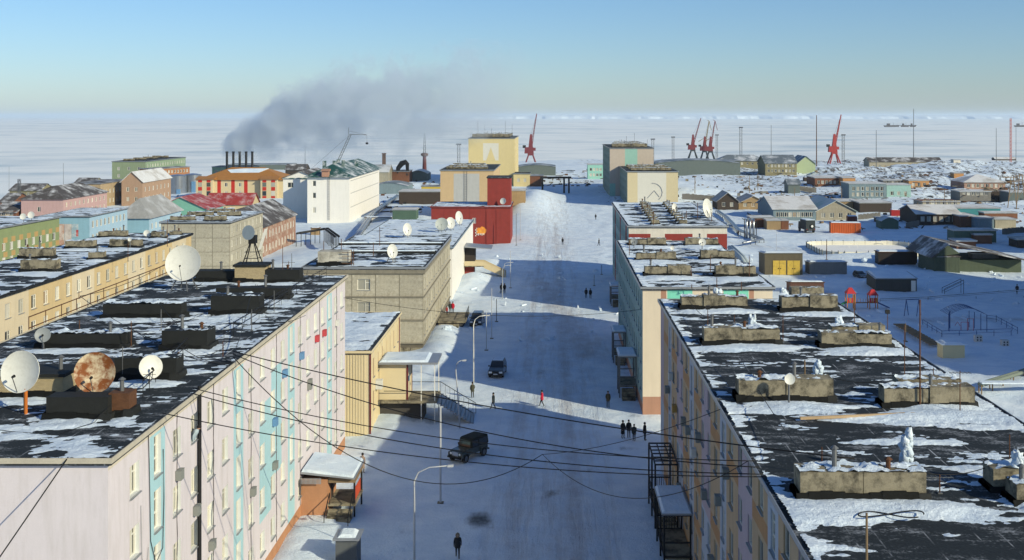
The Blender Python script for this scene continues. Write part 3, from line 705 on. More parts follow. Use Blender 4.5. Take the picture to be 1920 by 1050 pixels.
# timber lying on the roof
p = al(1500, 789); q = al(1738, 779); b = MB(); b.bar((p.x, p.y, ZA + 0.14), (q.x, q.y, ZA + 0.14), 0.16); o = b.build('timber_beam', pm('fresh_timber', (0.42, 0.30, 0.18), 0.8, var=0.25), None, (AX, AY, 0))
tag(o, 'long pale timber lying in the snow on the nearest right roof', 'timber')
# boxes and grilles on the shaded street wall
BXA = [(66.3, 10.1, 0), (60.6, 10.0, 0), (75, 7.0, 1), (69, 10.0, 0), (57.7, 7.2, 0), (63, 7.1, 4), (51.7, 10.1, 0), (77.8, 10.1, 4), (80.7, 7.1, 0), (72, 4.1, 0), (54.6, 4.2, 0), (48.8, 10.2, 0)]
for k, (u, v, m) in enumerate(BXA):
    u -= 4; v += 1.2 * (k % 3) - .6
    yy = u; b = MB(); b.box(-0.36, yy - 0.3, v - 0.28, -0.005, yy + 0.3, v + 0.28); b.build('wall_box', acm[m], bA.o)
# steel entrance cages on the street side
def cage(parent, x0, y0, y1, z0, roof, rails=True, w=3.2, solid=True, mat=None):
    """parent-local: stands out to -X from the wall at x0"""
    b = MB(); t = 0.14; xo = x0 - w
    for yy in (y0, y1):
        for xx in (xo, x0 - 0.15): b.bar((xx, yy, -0.3), (xx, yy, roof), t)
    for yy in (y0 + (y1 - y0) * 0.5,): b.bar((xo, yy, -0.3), (xo, yy, roof), t)
    for zz in (roof, z0 + 1.0, z0):
        b.bar((xo, y0, zz), (xo, y1, zz), t * 0.8)
        b.bar((xo, y0, zz), (x0 - 0.15, y0, zz), t * 0.8); b.bar((xo, y1, zz), (x0 - 0.15, y1, zz), t * 0.8)
    b.bar((x0 - 0.15, y0, roof), (x0 - 0.15, y1, roof), t * 0.8)
    fr = b.build('entrance_frame', mat or BLACK, parent)
    if solid:
        b = MB(); b.box(xo - 0.2, y0 - 0.2, roof + 0.08, x0 - 0.005, y1 + 0.2, roof + 0.2); b.build('canopy', GALV, fr)
        b = MB(); b.box(xo - 0.15, y0 - 0.15, roof + 0.2, x0 - 0.1, y1 + 0.15, roof + 0.36, tx=0.15, ty=0.15); o = b.build('snow_cap', SNOW, fr); o['kind'] = 'stuff'
    else:
        for k in range(1, 6):
            b = MB(); b.bar((xo, y0 + (y1 - y0) * k / 6, roof), (x0 - 0.15, y0 + (y1 - y0) * k / 6, roof), 0.09); b.build('roof_bar', BLACK, fr)
        for k in range(1, 3):
            b = MB(); b.bar((xo + w * k / 3, y0, roof), (xo + w * k / 3, y1, roof), 0.09); b.build('roof_bar', BLACK, fr)
    b = MB(); b.box(xo, y0, z0 - 0.18, x0 - 0.01, y1, z0 - 0.03); b.build('landing', CONC, fr)
    for k in range(5):
        b = MB(); b.box(xo + 0.2, y0 - 0.3 * (k + 1), -0.3, x0 - 0.3, y0 - 0.3 * k, (z0 - 0.03) * (1 - (k + 1) / 5.5)); b.build('step', CONC, fr)
    if rails:
        for k in range(9):
            b = MB(); xx = xo + (w - 0.2) * k / 9 + 0.1; b.bar((xx, y1 - 0.03, z0), (xx, y1 - 0.03, z0 + 1.0), 0.05); b.build('baluster', BLACK, fr)
    return fr
cage(bA.o, 0, 86.8 - AY, 92.5 - AY, 1.2, 5.0, solid=False, w=1.9)
cage(bA.o, 0, 78.8 - AY, 84.2 - AY, 1.0, 3.9, w=2.0)

# ================================================================== cream block with brown and mint end wall
CREAM = pm('cream_render', (0.66, 0.57, 0.44), 0.85, var=0.10, scale=0.4, bump=0.1, streak=0.18)
MINT = pm('mint_render', (0.20, 0.62, 0.47), 0.85, var=0.12, scale=0.5, bump=0.1, streak=0.25)
BRN = pm('brick_brown_render', (0.40, 0.22, 0.15), 0.85, var=0.15, scale=0.6, bump=0.1, streak=0.25)
TURQ = pm('faded_turquoise_render', (0.26, 0.38, 0.37), 0.88, var=0.25, scale=0.6, bump=0.12, streak=0.5)
bB = Bld('apartment_block', 'cream and turquoise block with mint patches on its end wall, second on the right', (9.7, 119.8, 0), 13.9, 44.0, 13.45, [CREAM, MINT, BRN, TURQ])
def b_paint(u, v):
    if v < 2.0: return 2
    if v > 12.2 and False: return 0
    x = u / 13.9 * 243 + 1204
    if 1238 < x < 1248 or 1403 < x < 1412: return 2
    if v > 11.9:
        if 1250 < x < 1297 or 1355 < x < 1402: return 1
    return 0
bB.face('S', [], b_paint, ul=[(x - 1204) / 243 * 13.9 for x in (1238, 1248, 1250, 1297, 1355, 1402, 1403, 1412)], vl=(2.0, 11.9))
hol = []
for c in spread(44, 14, 1.0):
    for i in range(4): hol.append((c - 0.62, c + 0.62, 2.3 + 2.9 * i, 3.8 + 2.9 * i, 'two'))
bB.face('W', hol, lambda u, v: 2 if v < 1.2 else (3 if int(u / 3.0 + 0.3) % 3 else 0) if False else 3, vl=(1.2,))
bB.rest('EN'); bB.close(); bB.flat_roof(); ZB = bB.zr
dr = []; clr = []
for k, (a, c, t, bs) in enumerate([(1193, 1268, 474, 489), (1314, 1378, 470, 487), (1209, 1295, 499, 518), (1342, 1418, 499, 519), (1179, 1249, 448, 461), (1285, 1347, 448, 461)]):
    p = G(a, bs, ZB); q = G(c, bs, ZB); x0, x1, y0 = p.x - 9.7, q.x - 9.7, p.y - 119.8; hh = (bs - t) * p.y / F
    if y0 > 42.5: y0 = 42.0
    vent(bB.o, max(0.3, x0), x1, y0, y0 + 1.3, ZB - 0.02, hh, CONC, seed=50 + k); dr.append(((x0 + x1) / 2, y0 - 1.6, (x1 - x0) * 0.6, 1.6, 0.9)); clr.append((x0, y0 + 0.1, x1, y0 + 1.2))
roof_snow(bB.o, 13.9, 44, ZB + 0.004, 0.28, -0.06, dr, (('W', 0.7, 0.4), ('E', 0.5, 0.3)), clr, seed=12.1, stretch=(0.25, 0.5))
cage(bB.o, 0, 7.5, 11.5, 1.4, 4.6, w=2.0, rails=False, mat=STEEL); cage(bB.o, 0, 25.5, 29, 1.2, 3.9, w=1.7, mat=STEEL)

# ================================================================== white and red ended block, third on the right
CWH = pm('dirty_white_render', (0.62, 0.58, 0.50), 0.88, var=0.2, scale=0.7, bump=0.15, streak=0.4)
CRED = pm('oxide_red_render', (0.24, 0.036, 0.028), 0.85, var=0.2, scale=0.8, bump=0.12, streak=0.25)
bC = Bld('apartment_block', 'weathered block with red pattern painted on its white end wall, third on the right', (12.4, 181, 0), 15.9, 48, 14.0, [CWH, CRED, TURQ])
def c_paint(u, v):
    x = u / 15.9 * 185 + 1178
    if v > 13.0: return 0
    if 1178 < x < 1206 or (x < 1219 and v > 12.0): return 1
    if 1246 < x < 1298 and v > 12.0 or 1259 < x < 1284: return 1
    if 1325 < x < 1338 and v > 12.0 or x > 1338: return 1
    return 0
bC.face('S', [], c_paint, ul=[(x - 1178) / 185 * 15.9 for x in (1206, 1219, 1246, 1259, 1284, 1298, 1325, 1338)], vl=(12.0, 13.0))
hol = [(c - 0.62, c + 0.62, 2.3 + 2.9 * i, 3.8 + 2.9 * i, 'two') for c in spread(48, 15, 1) for i in range(4)]
bC.face('W', hol, lambda u, v: 1 if 8 < u % 16 < 11 else 2, ul=[8, 11, 24, 27, 40, 43], lod=0)
bC.rest('EN'); bC.close(); bC.flat_roof(); ZC = bC.zr
dr = []; clr = []
for k in range(9):
    for sd in (0, 1):
        x = 3.9 + sd * 3.6 + k * 0.16 + (1.0 if sd else 0); y = 2.5 + k * 4.9
        vent(bC.o, x, x + 1.3, y, y + 1.6, ZC - 0.02, 0.75, CONC, seed=70 + k * 2 + sd, joints=False); clr.append((x, y + 0.1, x + 1.3, y + 1.5)); dr.append((x + 0.6, y - 1.0, 1.0, 1.2, 0.4))
roof_snow(bC.o, 15.9, 48, ZC + 0.004, 0.34, -0.10, dr, (('W', 0.9, 0.5), ('N', 2.5, 0.5), ('E', 0.5, 0.3)), clr, seed=22.1, stretch=(0.2, 0.35))
cage(bC.o, 0, 8, 12, 1.3, 3.2, w=2.4, rails=False, mat=STEEL)

# ================================================================== cream metal-sided block beside the pink one
SIDE = pm('cream_siding', (0.65, 0.55, 0.35), 0.5, var=0.07, scale=0.5, bump=0.03)
MAROON = pm('maroon_trim', (0.13, 0.022, 0.025), 0.5, var=0.15)
sd = Bld('clad_building', 'low cream metal clad building with maroon windows and snow roof', (-34.5, 111.4, 0), 16.4, 22.0, 8.35, [SIDE, MAROON])
hol = []
for c in spread(22, 7, 0.8):
    for v in (2.3, 5.6): hol.append((c - 0.42, c + 0.42, v, v + 1.9, 'plain', MAROON))
sd.face('E', hol, fm=MAROON); sd.rest('SWN'); sd.close()
def ribs(face, W, h0, h1, cuts=()):
    b = MB(); n = int(W / 0.28)
    for k in range(n):
        u = 0.12 + k * 0.28
        if any(a - 0.1 < u < c + 0.1 for a, c in cuts): continue
        if face == 'S': b.box(u, -0.045, h0, u + 0.13, -0.003, h1)
        else: b.box(16.403, u, h0, 16.445, u + 0.13, h1)
    o = b.build('siding_rib', SIDE, sd.o); o['kind'] = 'stuff'; return o
ribs('S', 16.2, -0.5, 8.3, [(9.6, 11.2), (16.0, 16.4)]); ribs('E', 21.9, -0.5, 8.3, [(h[0], h[1]) for h in hol] + [(0, .2)])
for (x0, x1) in ((10.3, 11.1),):
    b = MB(); b.box(x0, -0.12, -0.5, x1, -0.004, 8.3); b.build('corner_strip', MAROON, sd.o)
b = MB(); b.box(16.35, -0.09, -0.5, 16.50, 0.06, 8.34); b.build('corner_strip', MAROON, sd.o)
b = MB(); b.box(16.404, 20.6, -0.5, 16.47, 21.3, 8.3); b.build('corner_strip', MAROON, sd.o)
sd.flat_roof(over=0.15, mat=BITUMEN, edge=SIDE)
roof_snow(sd.o, 16.4, 22, sd.zr + 0.004, 0.25, 0.20, (), (), [(16.1, 0, 17, 22)], seed=31.0, thick=0.1, stretch=(0.2, 0.5))
# entrance: box porch, snowy canopy, landing and long railed stair
b = MB(); b.box(16.45, 5.6, 2.4, 19.4, 9.2, 6.2); po = b.build('porch', SIDE, sd.o)
for yy in (5.55, 9.1):
    b = MB(); b.box(19.3, yy, 2.4, 19.46, yy + 0.15, 6.2); b.build('corner_strip', MAROON, po)
b = MB(); b.box(16.46, 4.9, 6.2, 22.6, 9.6, 6.42); b.build('canopy', GALV, po)
b = MB(); b.box(16.5, 5.0, 6.421, 21.6, 9.5, 6.62, tx=0.3, ty=0.2); o = b.build('snow_cap', SNOW, po); o['kind'] = 'stuff'
for (xx, yy) in ((22.3, 5.1), (22.3, 9.3), (20.9, 5.1)):
    b = MB(); b.bar((xx, yy, 0), (xx, yy, 6.2), 0.09); b.build('porch_post', WHITEP, po)
b = MB(); b.box(16.46, 5.0, 2.15, 22.5, 9.4, 2.39); b.build('landing', CONC, po)
b = MB(); b.box(16.46, 6.0, -0.5, 21.0, 9.0, 2.148); b.build('underside_shade', pm('porch_void_shade', (0.06, 0.055, 0.05)), po)  # solid dark box: the shade of the hollow below the landing, as colour
for k in range(11):
    b = MB(); b.box(22.5 + k * 0.34, 5.2, 2.15 - k * 0.2 - 0.15, 22.86 + k * 0.34, 9.2, 2.15 - k * 0.2); b.build('step', GALV, po)
for yy in (5.15, 9.25):
    b = MB(); b.bar((17, yy, 3.4), (22.5, yy, 3.4), 0.06); b.bar((22.5, yy, 3.4), (26.3, yy, 1.1), 0.06)
    for k in range(8): b.bar((22.5 + k * 0.5, yy, 3.4 - 0.605 * k * 0.5), (22.5 + k * 0.5, yy, 2.2 - 0.59 * k * 0.5), 0.035)
    b.bar((26.3, yy, 1.1), (26.3, yy, -0.2), 0.05); b.build('handrail', BLACK, po)
b = MB(); b.box(19.41, 6.2, 4.2, 19.5, 6.7, 4.7); b.build('notice_board', acm[3], po)
b = MB(); b.box(16.46, 3.0, 4.1, 17.1, 3.9, 5.0); b.build('air_conditioner', acm[4], sd.o)

# ================================================================== grey pebble-dashed panel blocks
PEB = pm('pebble_dash_panel', (0.40, 0.37, 0.29), 0.95, var=0.45, scale=0.8, bump=0.5, rnd=0.10, fine=6.0, dirt=(0.24, 0.21, 0.155), dirt_amt=0.6, dirt_scale=0.9)
JOINT = pm('panel_joint', (0.13, 0.115, 0.09), 0.95, var=0.3)
LEDGE = pm('concrete_ledge', (0.22, 0.20, 0.155), 0.95, var=0.35, bump=0.2, streak=0.4)
def panel_face(B, f, nb, floors, z0, fh, windows, wk, lod=0, frame=None):
    """wall of separate concrete panels standing 6 cm proud of a recessed joint wall; windows[(bay, floor)]"""
    org, ud, W = B.frame(f); nrm = ud.cross(Vector((0, 0, 1))); rz = math.atan2(ud.y, ud.x); bw = W / nb; meshes = {}
    ww, wh, sl = wk
    for i in range(nb):
        for k in range(floors):
            win = windows(i, k); key = bool(win)
            if key not in meshes:
                b = MB(); g = 0.035; t = 0.06
                us = [g, bw / 2 - ww / 2, bw / 2 + ww / 2, bw - g] if key else [g, bw - g]
                vs_ = [g, sl, sl + wh, fh - g] if key else [g, fh - g]
                for p in range(len(us) - 1):
                    for q in range(len(vs_) - 1):
                        if key and p == 1 and q == 1: continue
                        b.quad((us[p], -t, vs_[q]), (us[p + 1], -t, vs_[q]), (us[p + 1], -t, vs_[q + 1]), (us[p], -t, vs_[q + 1]))
                b.quad((g, -t, g), (g, -t, fh - g), (g, 0, fh - g), (g, 0, g)); b.quad((bw - g, -t, fh - g), (bw - g, -t, g), (bw - g, 0, g), (bw - g, 0, fh - g)); b.quad((g, -t, fh - g), (bw - g, -t, fh - g), (bw - g, 0, fh - g), (g, 0, fh - g)); b.quad((bw - g, -t, g), (g, -t, g), (g, 0, g), (bw - g, 0, g))
                if key:
                    a, c, d, e = us[1], us[2], vs_[1], vs_[2]; r = 0.16
                    b.quad((a, -t, d), (a, r, d), (a, r, e), (a, -t, e)); b.quad((c, r, d), (c, -t, d), (c, -t, e), (c, r, e)); b.quad((a, -t, d), (c, -t, d), (c, r, d), (a, r, d)); b.quad((a, r, e), (c, r, e), (c, -t, e), (a, -t, e))
                meshes[key] = b.mesh('wall_panel', [PEB])
            P = org + ud * (i * bw) + Vector((0, 0, z0 + k * fh))
            link('wall_panel', meshes[key], B.o, P, rz)
            if key:
                fr, pn, s_ = win_meshes(ww, wh, 'three' if ww > 1.8 else 'two', lod, frame or FRAME)
                wo = link('window', fr, B.o, P + ud * (bw / 2) + Vector((0, 0, sl)) - nrm * 0.02, rz); link('pane', pn, wo)
                if lod == 0: link('sill', s_, wo)
def joint_wall(B, holes_by_face):
    for f in 'SENW': B.face(f, [h[:4] + ('door',) for h in holes_by_face.get(f, [])], None)
    B.m = [JOINT]; B.close('joint_wall')
def panel_block(name, label, loc, w, d, h, z0, fh, floors, nS, nE, winS, winE, wkS, wkE, rz=0.0, lod=0, ledges=True):
    B = Bld(name, label, loc, w, d, h, [JOINT], rz)
    hb = {}
    for f, nb, wf, wk in (('S', nS, winS, wkS), ('E', nE, winE, wkE)):
        W = B.frame(f)[2]; bw = W / nb
        hb[f] = [(i * bw + bw / 2 - wk[0] / 2, i * bw + bw / 2 + wk[0] / 2, z0 + k * fh + wk[2], z0 + k * fh + wk[2] + wk[1]) for i in range(nb) for k in range(floors) if wf(i, k)]
    joint_wall(B, hb)
    panel_face(B, 'S', nS, floors, z0, fh, winS, wkS, lod); panel_face(B, 'E', nE, floors, z0, fh, winE, wkE, lod)
    if ledges:
        for k in range(floors + 1):
            z = z0 + k * fh
            b = MB(); b.box(-0.05, -0.2, z - 0.09, w + 0.2, -0.07, z + 0.09); b.build('ledge', LEDGE, B.o)
            b = MB(); b.box(w + 0.07, -0.2 + 0.002, z - 0.085, w + 0.2 - 0.003, d, z + 0.085); b.build('ledge', LEDGE, B.o)
    return B
dark_frame = pm('brown_green_frame', (0.20, 0.22, 0.15), 0.6, var=0.2)
gB = panel_block('panel_building', 'grey pebble dashed three storey panel block with dish on roof', (-33.6, 152, 0), 16.1, 39.5, 11.2, 1.2, 3.15, 3, 5, 13, lambda i, k: i == 2 and k > 0, lambda i, k: True, (1.75, 1.5, 0.9), (1.3, 1.6, 0.8))
gB.flat_roof(over=0.3, th=0.35); ZG = gB.zr
b = MB(); b.box(-0.1, -0.26, 10.70, 16.4, -0.07, 11.19); b.build('cornice', LEDGE, gB.o); b = MB(); b.box(16.17, -0.258, 10.70, 16.398, 39.4, 11.19); b.build('cornice', LEDGE, gB.o)
b = MB()
for k in range(9):
    b2 = MB(); b2.box(0.05 + k * 1.8, -0.16, -0.6, 1.75 + k * 1.8, -0.005, 0.62); 
    if k < 9: b2.build('plinth_block', CONC, gB.o)
for (y, hh) in ((14.8, .35), (25.5, .35)):
    b = MB(); b.box(-0.2, y, ZG - 0.01, 16.3, y + 0.5, ZG + hh); b.build('roof_curb', TAR, gB.o)
    b = MB(); b.box(0, y + 0.05, ZG + hh, 16.1, y + 0.5, ZG + hh + 0.16, tx=0.05, ty=0.08); o = b.build('curb_snow', SNOW, gB.o); o['kind'] = 'stuff'
vent(gB.o, 1.6, 5.8, 0.9, 3.4, ZG - 0.02, 2.0, pm('stained_render', (0.46, 0.44, 0.38), 0.9, var=0.4, scale=0.7, dirt=(0.10, 0.09, 0.07), dirt_amt=0.8), seed=90, joints=False, snow=False)
b = MB()
for z in (0.4, 0.9, 1.4, 1.9): b.bar((5.0, 0.5, ZG + z), (6.6, 0.5, ZG + z), 0.07)
for x in (6.3, 6.6): b.bar((x, 0.5, ZG), (x, 0.5, ZG + 2.3), 0.08)
b.build('rusty_ladder', RUST, gB.o)
roof_snow(gB.o, 16.1, 39.5, ZG + 0.004, 0.3, -0.09, [(9, 0.8, 4, 0.9, 0.5), (14.8, 0.5, 1.2, 1, 0.6), (6, 15.8, 8, .8, .5), (8, 24.6, 8, 1.0, 0.5), (8, 34, 6, 3, 0.35), (7.5, 3.5, 1.5, 3, 0.3)], (('S', 0.35, 0.2), ('N', 1.5, 0.3)), [(1.6, 1, 5.8, 3.4)], seed=41.0, stretch=(0.25, 0.4))
# porch with platform on the street side
b = MB(); b.box(16.4, 16.5, 0.9, 20.6, 24.5, 1.15); po = b.build('entrance_platform', CONC, gB.o)
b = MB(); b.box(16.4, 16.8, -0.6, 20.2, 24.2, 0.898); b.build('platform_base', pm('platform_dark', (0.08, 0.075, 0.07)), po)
for k in range(5):
    b = MB(); b.box(16.6, 16.5 - 0.4 * (k + 1), -0.5, 19.6, 16.5 - 0.4 * k, 0.95 - 0.17 * (k + 1)); b.build('step', CONC, po)
b = MB()
for k in range(9): b.bar((20.5, 16.5 + k, 1.15), (20.5, 16.5 + k, 2.15), 0.05)
b.bar((20.5, 16.5, 2.15), (20.5, 24.5, 2.15), 0.06); b.build('handrail', BLACK, po)

h2 = panel_block('panel_building', 'grey panel block behind the yellow building with snow along its roof', (-74.0, 212, 0), 13.0, 24.0, 11.7, 1.0, 2.65, 4, 4, 8, lambda i, k: False, lambda i, k: True, (1.3, 1.4, 0.8), (1.2, 1.35, 0.75), lod=1, ledges=False)
h2.flat_roof(over=0.25); 
for k, (x, y, a) in enumerate([(1, 2, 4.5), (7.5, 2, 4), (1, 12, 5), (7, 12, 4.5), (3, 20, 5)]): vent(h2.o, x, x + a, y, y + 1.3, h2.zr - 0.02, 0.9, CONC, seed=110 + k)
roof_snow(h2.o, 13, 24, h2.zr + 0.004, 0.35, 0.02, [(3, 1, 3, 1.2, .5), (9, 10, 3, 1.5, .5), (5, 17, 4, 2, .4)], (('S', 0.4, 0.4),), (), seed=47.0)

# ================================================================== yellow block on the left
YEL = pm('ochre_yellow_render', (0.54, 0.41, 0.22), 0.85, var=0.12, scale=0.4, bump=0.1, streak=0.2)
YCR = pm('cream_yellow_render', (0.58, 0.49, 0.34), 0.85, var=0.12, scale=0.4, bump=0.1, streak=0.2)
yb = Bld('apartment_block', 'long ochre and cream block running behind the pink roof', (-70.0, 98, 0), 13.0, 79, 13.2, [YEL, YCR])
ycols = [1.6 + 2.95 * k for k in range(27)]
hol = []
for k, c in enumerate(ycols):
    if c < 78:
        for i in range(4): hol.append((c - 0.6, c + 0.6, 2.3 + 2.85 * i, 3.85 + 2.85 * i, 'two'))
yb.face('E', hol, lambda u, v: 1 if (u % 17.5 < 6.5) else 0, ul=[17.5 * k + q for k in range(5) for q in (0, 6.5)])
yb.rest('SNW'); yb.close(); yb.flat_roof(edge=BLACK); ZY = yb.zr
dr = []; clr = []
for k, (a, c, t, bs) in enumerate([(38, 105, 488, 510), (35, 97, 463, 486), (122, 175, 452, 466), (165, 192, 473, 487), (184, 235, 434, 445), (205, 262, 449, 465), (283, 308, 434, 447), (318, 332, 434, 442)]):
    p = G(a, bs, ZY); q = G(c, bs, ZY); x0, x1, y0 = p.x + 70, q.x + 70, p.y - 98; hh = (bs - t) * p.y / F
    x0 = max(0.3, x0); x1 = min(12.6, max(x1, x0 + 1.5)); y0 = min(y0, 76)
    vent(yb.o, x0, x1, y0, y0 + 1.3, ZY - 0.02, min(hh, 1.4), CONC, seed=130 + k); dr.append(((x0 + x1) / 2 + .5, y0 - 1.6, (x1 - x0) * 0.7, 1.5, 0.8)); clr.append((x0, y0 + 0.1, x1, y0 + 1.2))
roof_snow(yb.o, 13, 79, ZY + 0.004, 0.32, -0.10, dr, (('E', 0.5, 0.15), ('W', 2, 0.2)), clr, seed=53.0, stretch=(0.18, 0.42))
TONE = 0.84
# ================================================================== left side: further buildings
def wins(W, n, rows, ww=1.2, wh=1.4, mar=0.8): return [(c - ww / 2, c + ww / 2, v, v + wh, 'two') for c in spread(W, n, mar) for v in rows]
WF = pm('bright_frame', (0.74, 0.73, 0.68), 0.5, var=0.08)
OLV = pm('green_render', (0.24, 0.29, 0.14), 0.85, var=0.15, streak=0.2); OCH = pm('orange_ochre_render', (0.46, 0.30, 0.12), 0.85, var=0.15, streak=0.2)
og = Bld('apartment_block', 'green and orange block at the left edge behind the yellow one', (-121, 196, 0), 17, 37, 10.9, [OLV, OCH], R(-3))
og.face('E', wins(37, 13, (1.2, 3.9, 6.6), 1.25, 1.5), lambda u, v: 1 if int(u / 1.42) % 2 and (v % 2.7) < 1.0 else 0, ul=[1.42 * k for k in range(1, 26)], vl=(2.7, 3.7, 5.4, 6.4, 8.1, 9.1), lod=1, fm=WF)
og.rest('SNW'); og.close(); og.flat_roof(); roof_snow(og.o, 17, 37, og.zr + .004, 0.5, 0.05, (), (), (), seed=61, stretch=(.2, .3))
LBL = pm('light_blue_render', (0.28, 0.48, 0.58), 0.85, var=0.12, streak=0.15); LB2 = pm('pale_blue_wall', (0.38, 0.54, 0.66), 0.85, var=0.12, streak=0.15)
bb = Bld('school_building', 'light blue block with faded mural on its end wall', (-113, 247, 0), 11, 22, 9.7, [LBL, LB2])
bb.face('S', []); bb.face('E', wins(22, 9, (1.2, 4.2, 7.2), 1.2, 1.6), lambda u, v: 1, lod=1, fm=WF); bb.rest('NW'); bb.close(); bb.flat_roof()
roof_snow(bb.o, 11, 22, bb.zr + .004, 0.5, 0.02, (), (('S', .5, .3),), (), seed=62)
for k, (a, c, t, bt, col) in enumerate([(84, 105, 420, 432, (.42, .30, .24)), (84, 105, 432.5, 446, (.12, .36, .36)), (84, 105, 446.5, 460, (.5, .27, .2)), (105.5, 121, 420, 460, (.50, .30, .22)), (122, 134, 420, 460, (.55, .48, .44)), (134.5, 147, 420, 445, (.32, .44, .5)), (143, 147, 431, 443, (.5, .06, .06))]):
    p = D(a, bt, 247); q = D(c, t, 247); b = MB(); e = 0.02 + 0.01 * k; b.box(p.x, 247 - e, p.z, q.x, 247 - 0.002, q.z); b2 = b.build('mural_field', pm('mural_%d' % k, col, .85, var=.5, scale=1.1, dirt=(.62, .60, .55), dirt_amt=.75, dirt_scale=.8), None)
    b2.parent = bb.o; b2.location = (113, -247, 0)
bh = Bld('hip_roof_house', 'light blue house with grey sheet hip roof', (-108, 278, 0), 8, 24, 6.6, [LBL, LB2])
bh.face('S', [(1.2, 2.0, 1.5, 2.7)], lod=1); bh.face('E', wins(24, 8, (0.9, 3.8), 1.1, 1.5), lambda u, v: 1, lod=1, fm=WF); bh.rest('NW'); bh.close()
ROOFG = pm('grey_sheet_roof', (0.34, 0.34, 0.33), 0.6, var=0.2, dirt=(0.6, .62, .65), dirt_amt=.6, dirt_scale=.25); bh.hip_roof(4.6, mat=ROOFG)
PSM = pm('salmon_render', (0.52, 0.34, 0.32), 0.85, var=0.12, streak=0.2); DARKR = pm('dark_sheet_roof', (0.09, 0.08, 0.075), 0.7, var=0.3, dirt=(.7, .72, .75), dirt_amt=.9, dirt_scale=.22)
ps = Bld('house', 'salmon pink house with dark pitched roof on the left', (-164, 346, 0), 13, 34, 6.3, PSM)
ps.face('S', [(5, 6, 2.5, 4)], lod=1); ps.face('E', wins(34, 10, (1, 3.8), 1.1, 1.4), lod=1); ps.rest('NW'); ps.close(); ps.hip_roof(3.6, mat=DARKR)
TANL = pm('sand_render', (0.44, 0.33, 0.20), 0.88, var=0.2, streak=0.3); TANO = pm('terracotta_render', (0.42, 0.28, 0.19), 0.88, var=0.15, streak=0.2)
t1 = Bld('house', 'sand coloured two storey house left of the gabled terracotta house', (-168, 392, 0), 10, 26, 8.2, TANL)
t1.face('S', wins(10, 2, (1.5, 4.8), 1, 1.5), lod=1); t1.face('E', wins(26, 8, (1.2, 4.6), 1.1, 1.5), lod=1, fm=WF); t1.rest('NW'); t1.close(); t1.flat_roof(mat=DARKR)
t2 = Bld('house', 'terracotta house with snowy gable roof left of the silver tanks', (-154.5, 402, 0), 7.5, 30, 8.6, TANO)
t2.face('S', wins(7.5, 2, (1.5, 5), 1, 1.5), lod=1); t2.face('E', wins(30, 7, (1.4, 4.8), 1.2, 1.6), lod=1, fm=WF); t2.rest('NW'); t2.close()
SNR = pm('snowy_sheet_roof', (0.72, 0.73, 0.74), 0.8, var=0.15, dirt=(0.30, .27, .23), dirt_amt=.8, dirt_scale=.2); t2.gable_roof(3.4, 'y', mat=SNR)
GRN = pm('apple_green_render', (0.30, 0.40, 0.26), 0.85, var=0.15, streak=0.25); GRD = pm('moss_render', (0.26, 0.32, 0.20), 0.85, var=0.15, streak=0.3); BRW = pm('orange_brown_render', (0.36, 0.17, 0.08), 0.85, var=0.15, streak=0.2)
gb = Bld('apartment_block', 'long apple green block at the ice edge', (-209, 532, 0), 16, 58, 10.3, [GRN, GRD])
gb.face('S', wins(16, 3, (3, 6.4), 1.2, 1.5), lambda u, v: 1, lod=1, fm=WF); gb.face('E', wins(58, 16, (1.5, 4.6, 7.6), 1.2, 1.5), lod=1, fm=WF); gb.rest('NW'); gb.close(); gb.flat_roof()
for k in range(4): vent(gb.o, 3, 8 + k, 6 + 13 * k, 7.5 + 13 * k, gb.zr - .02, 1.1, CONC, seed=150 + k, snow=False)
br = Bld('apartment_block', 'orange brown block in front of the green one', (-186, 505, 0), 8, 24, 8.2, BRW, R(-22))
br.face('S', wins(8, 4, (1, 3.6, 6), 1.0, 1.3), lod=1, fm=WF); br.face('E', wins(24, 11, (1, 3.6, 6), 1.1, 1.3), lod=1, fm=WF); br.rest('NW'); br.close(); br.flat_roof(mat=DARKR)
br2 = Bld('apartment_block', 'small pale green wing at the right end of the green block', (-170, 560, 0), 20, 14, 6.5, [GRN]); br2.face('S', wins(20, 7, (1, 3.8), 1.1, 1.4), lod=1, fm=WF); br2.rest('ENW'); br2.close(); br2.flat_roof()
# silver storage tanks
SILV = pm('silver_tank_sheet', (0.40, 0.43, 0.47), 0.3, var=0.2, scale=0.5, metal=0.75, bump=0.08, streak=0.3)
for k, (px, lab) in enumerate(((333, 'left silver storage tank left of the orange roofed building'), (361, 'right silver storage tank next to the orange roofed building'))):
    p = D(px, 357, 470 + 6 * k); r = 3.7
    t = thing('storage_tank', lab, 'tank', (p.x, p.y, gz(p.x, p.y) - 0.3), group='silver storage tanks')
    b = MB(); b.lathe([(r, 0), (r, 7.6), (r * 0.97, 7.75), (r * 0.5, 8.1), (0.01, 8.3)], n=28); b.build('shell', SILV, t, smooth=False)
    for z in (2.5, 5.0, 7.5):
        b = MB(); b.lathe([(r + 0.02, z), (r + 0.08, z), (r + 0.08, z + .15), (r + .02, z + .15)], n=28); b.build('hoop', SILV, t)
    b = MB(); b.box(-0.7 + 1.6, -r - 0.5, 0, 0.7 + 1.6, -r + 0.4, 5.0 if k else 2.2); b.build('valve_cabin', acm[3], t)
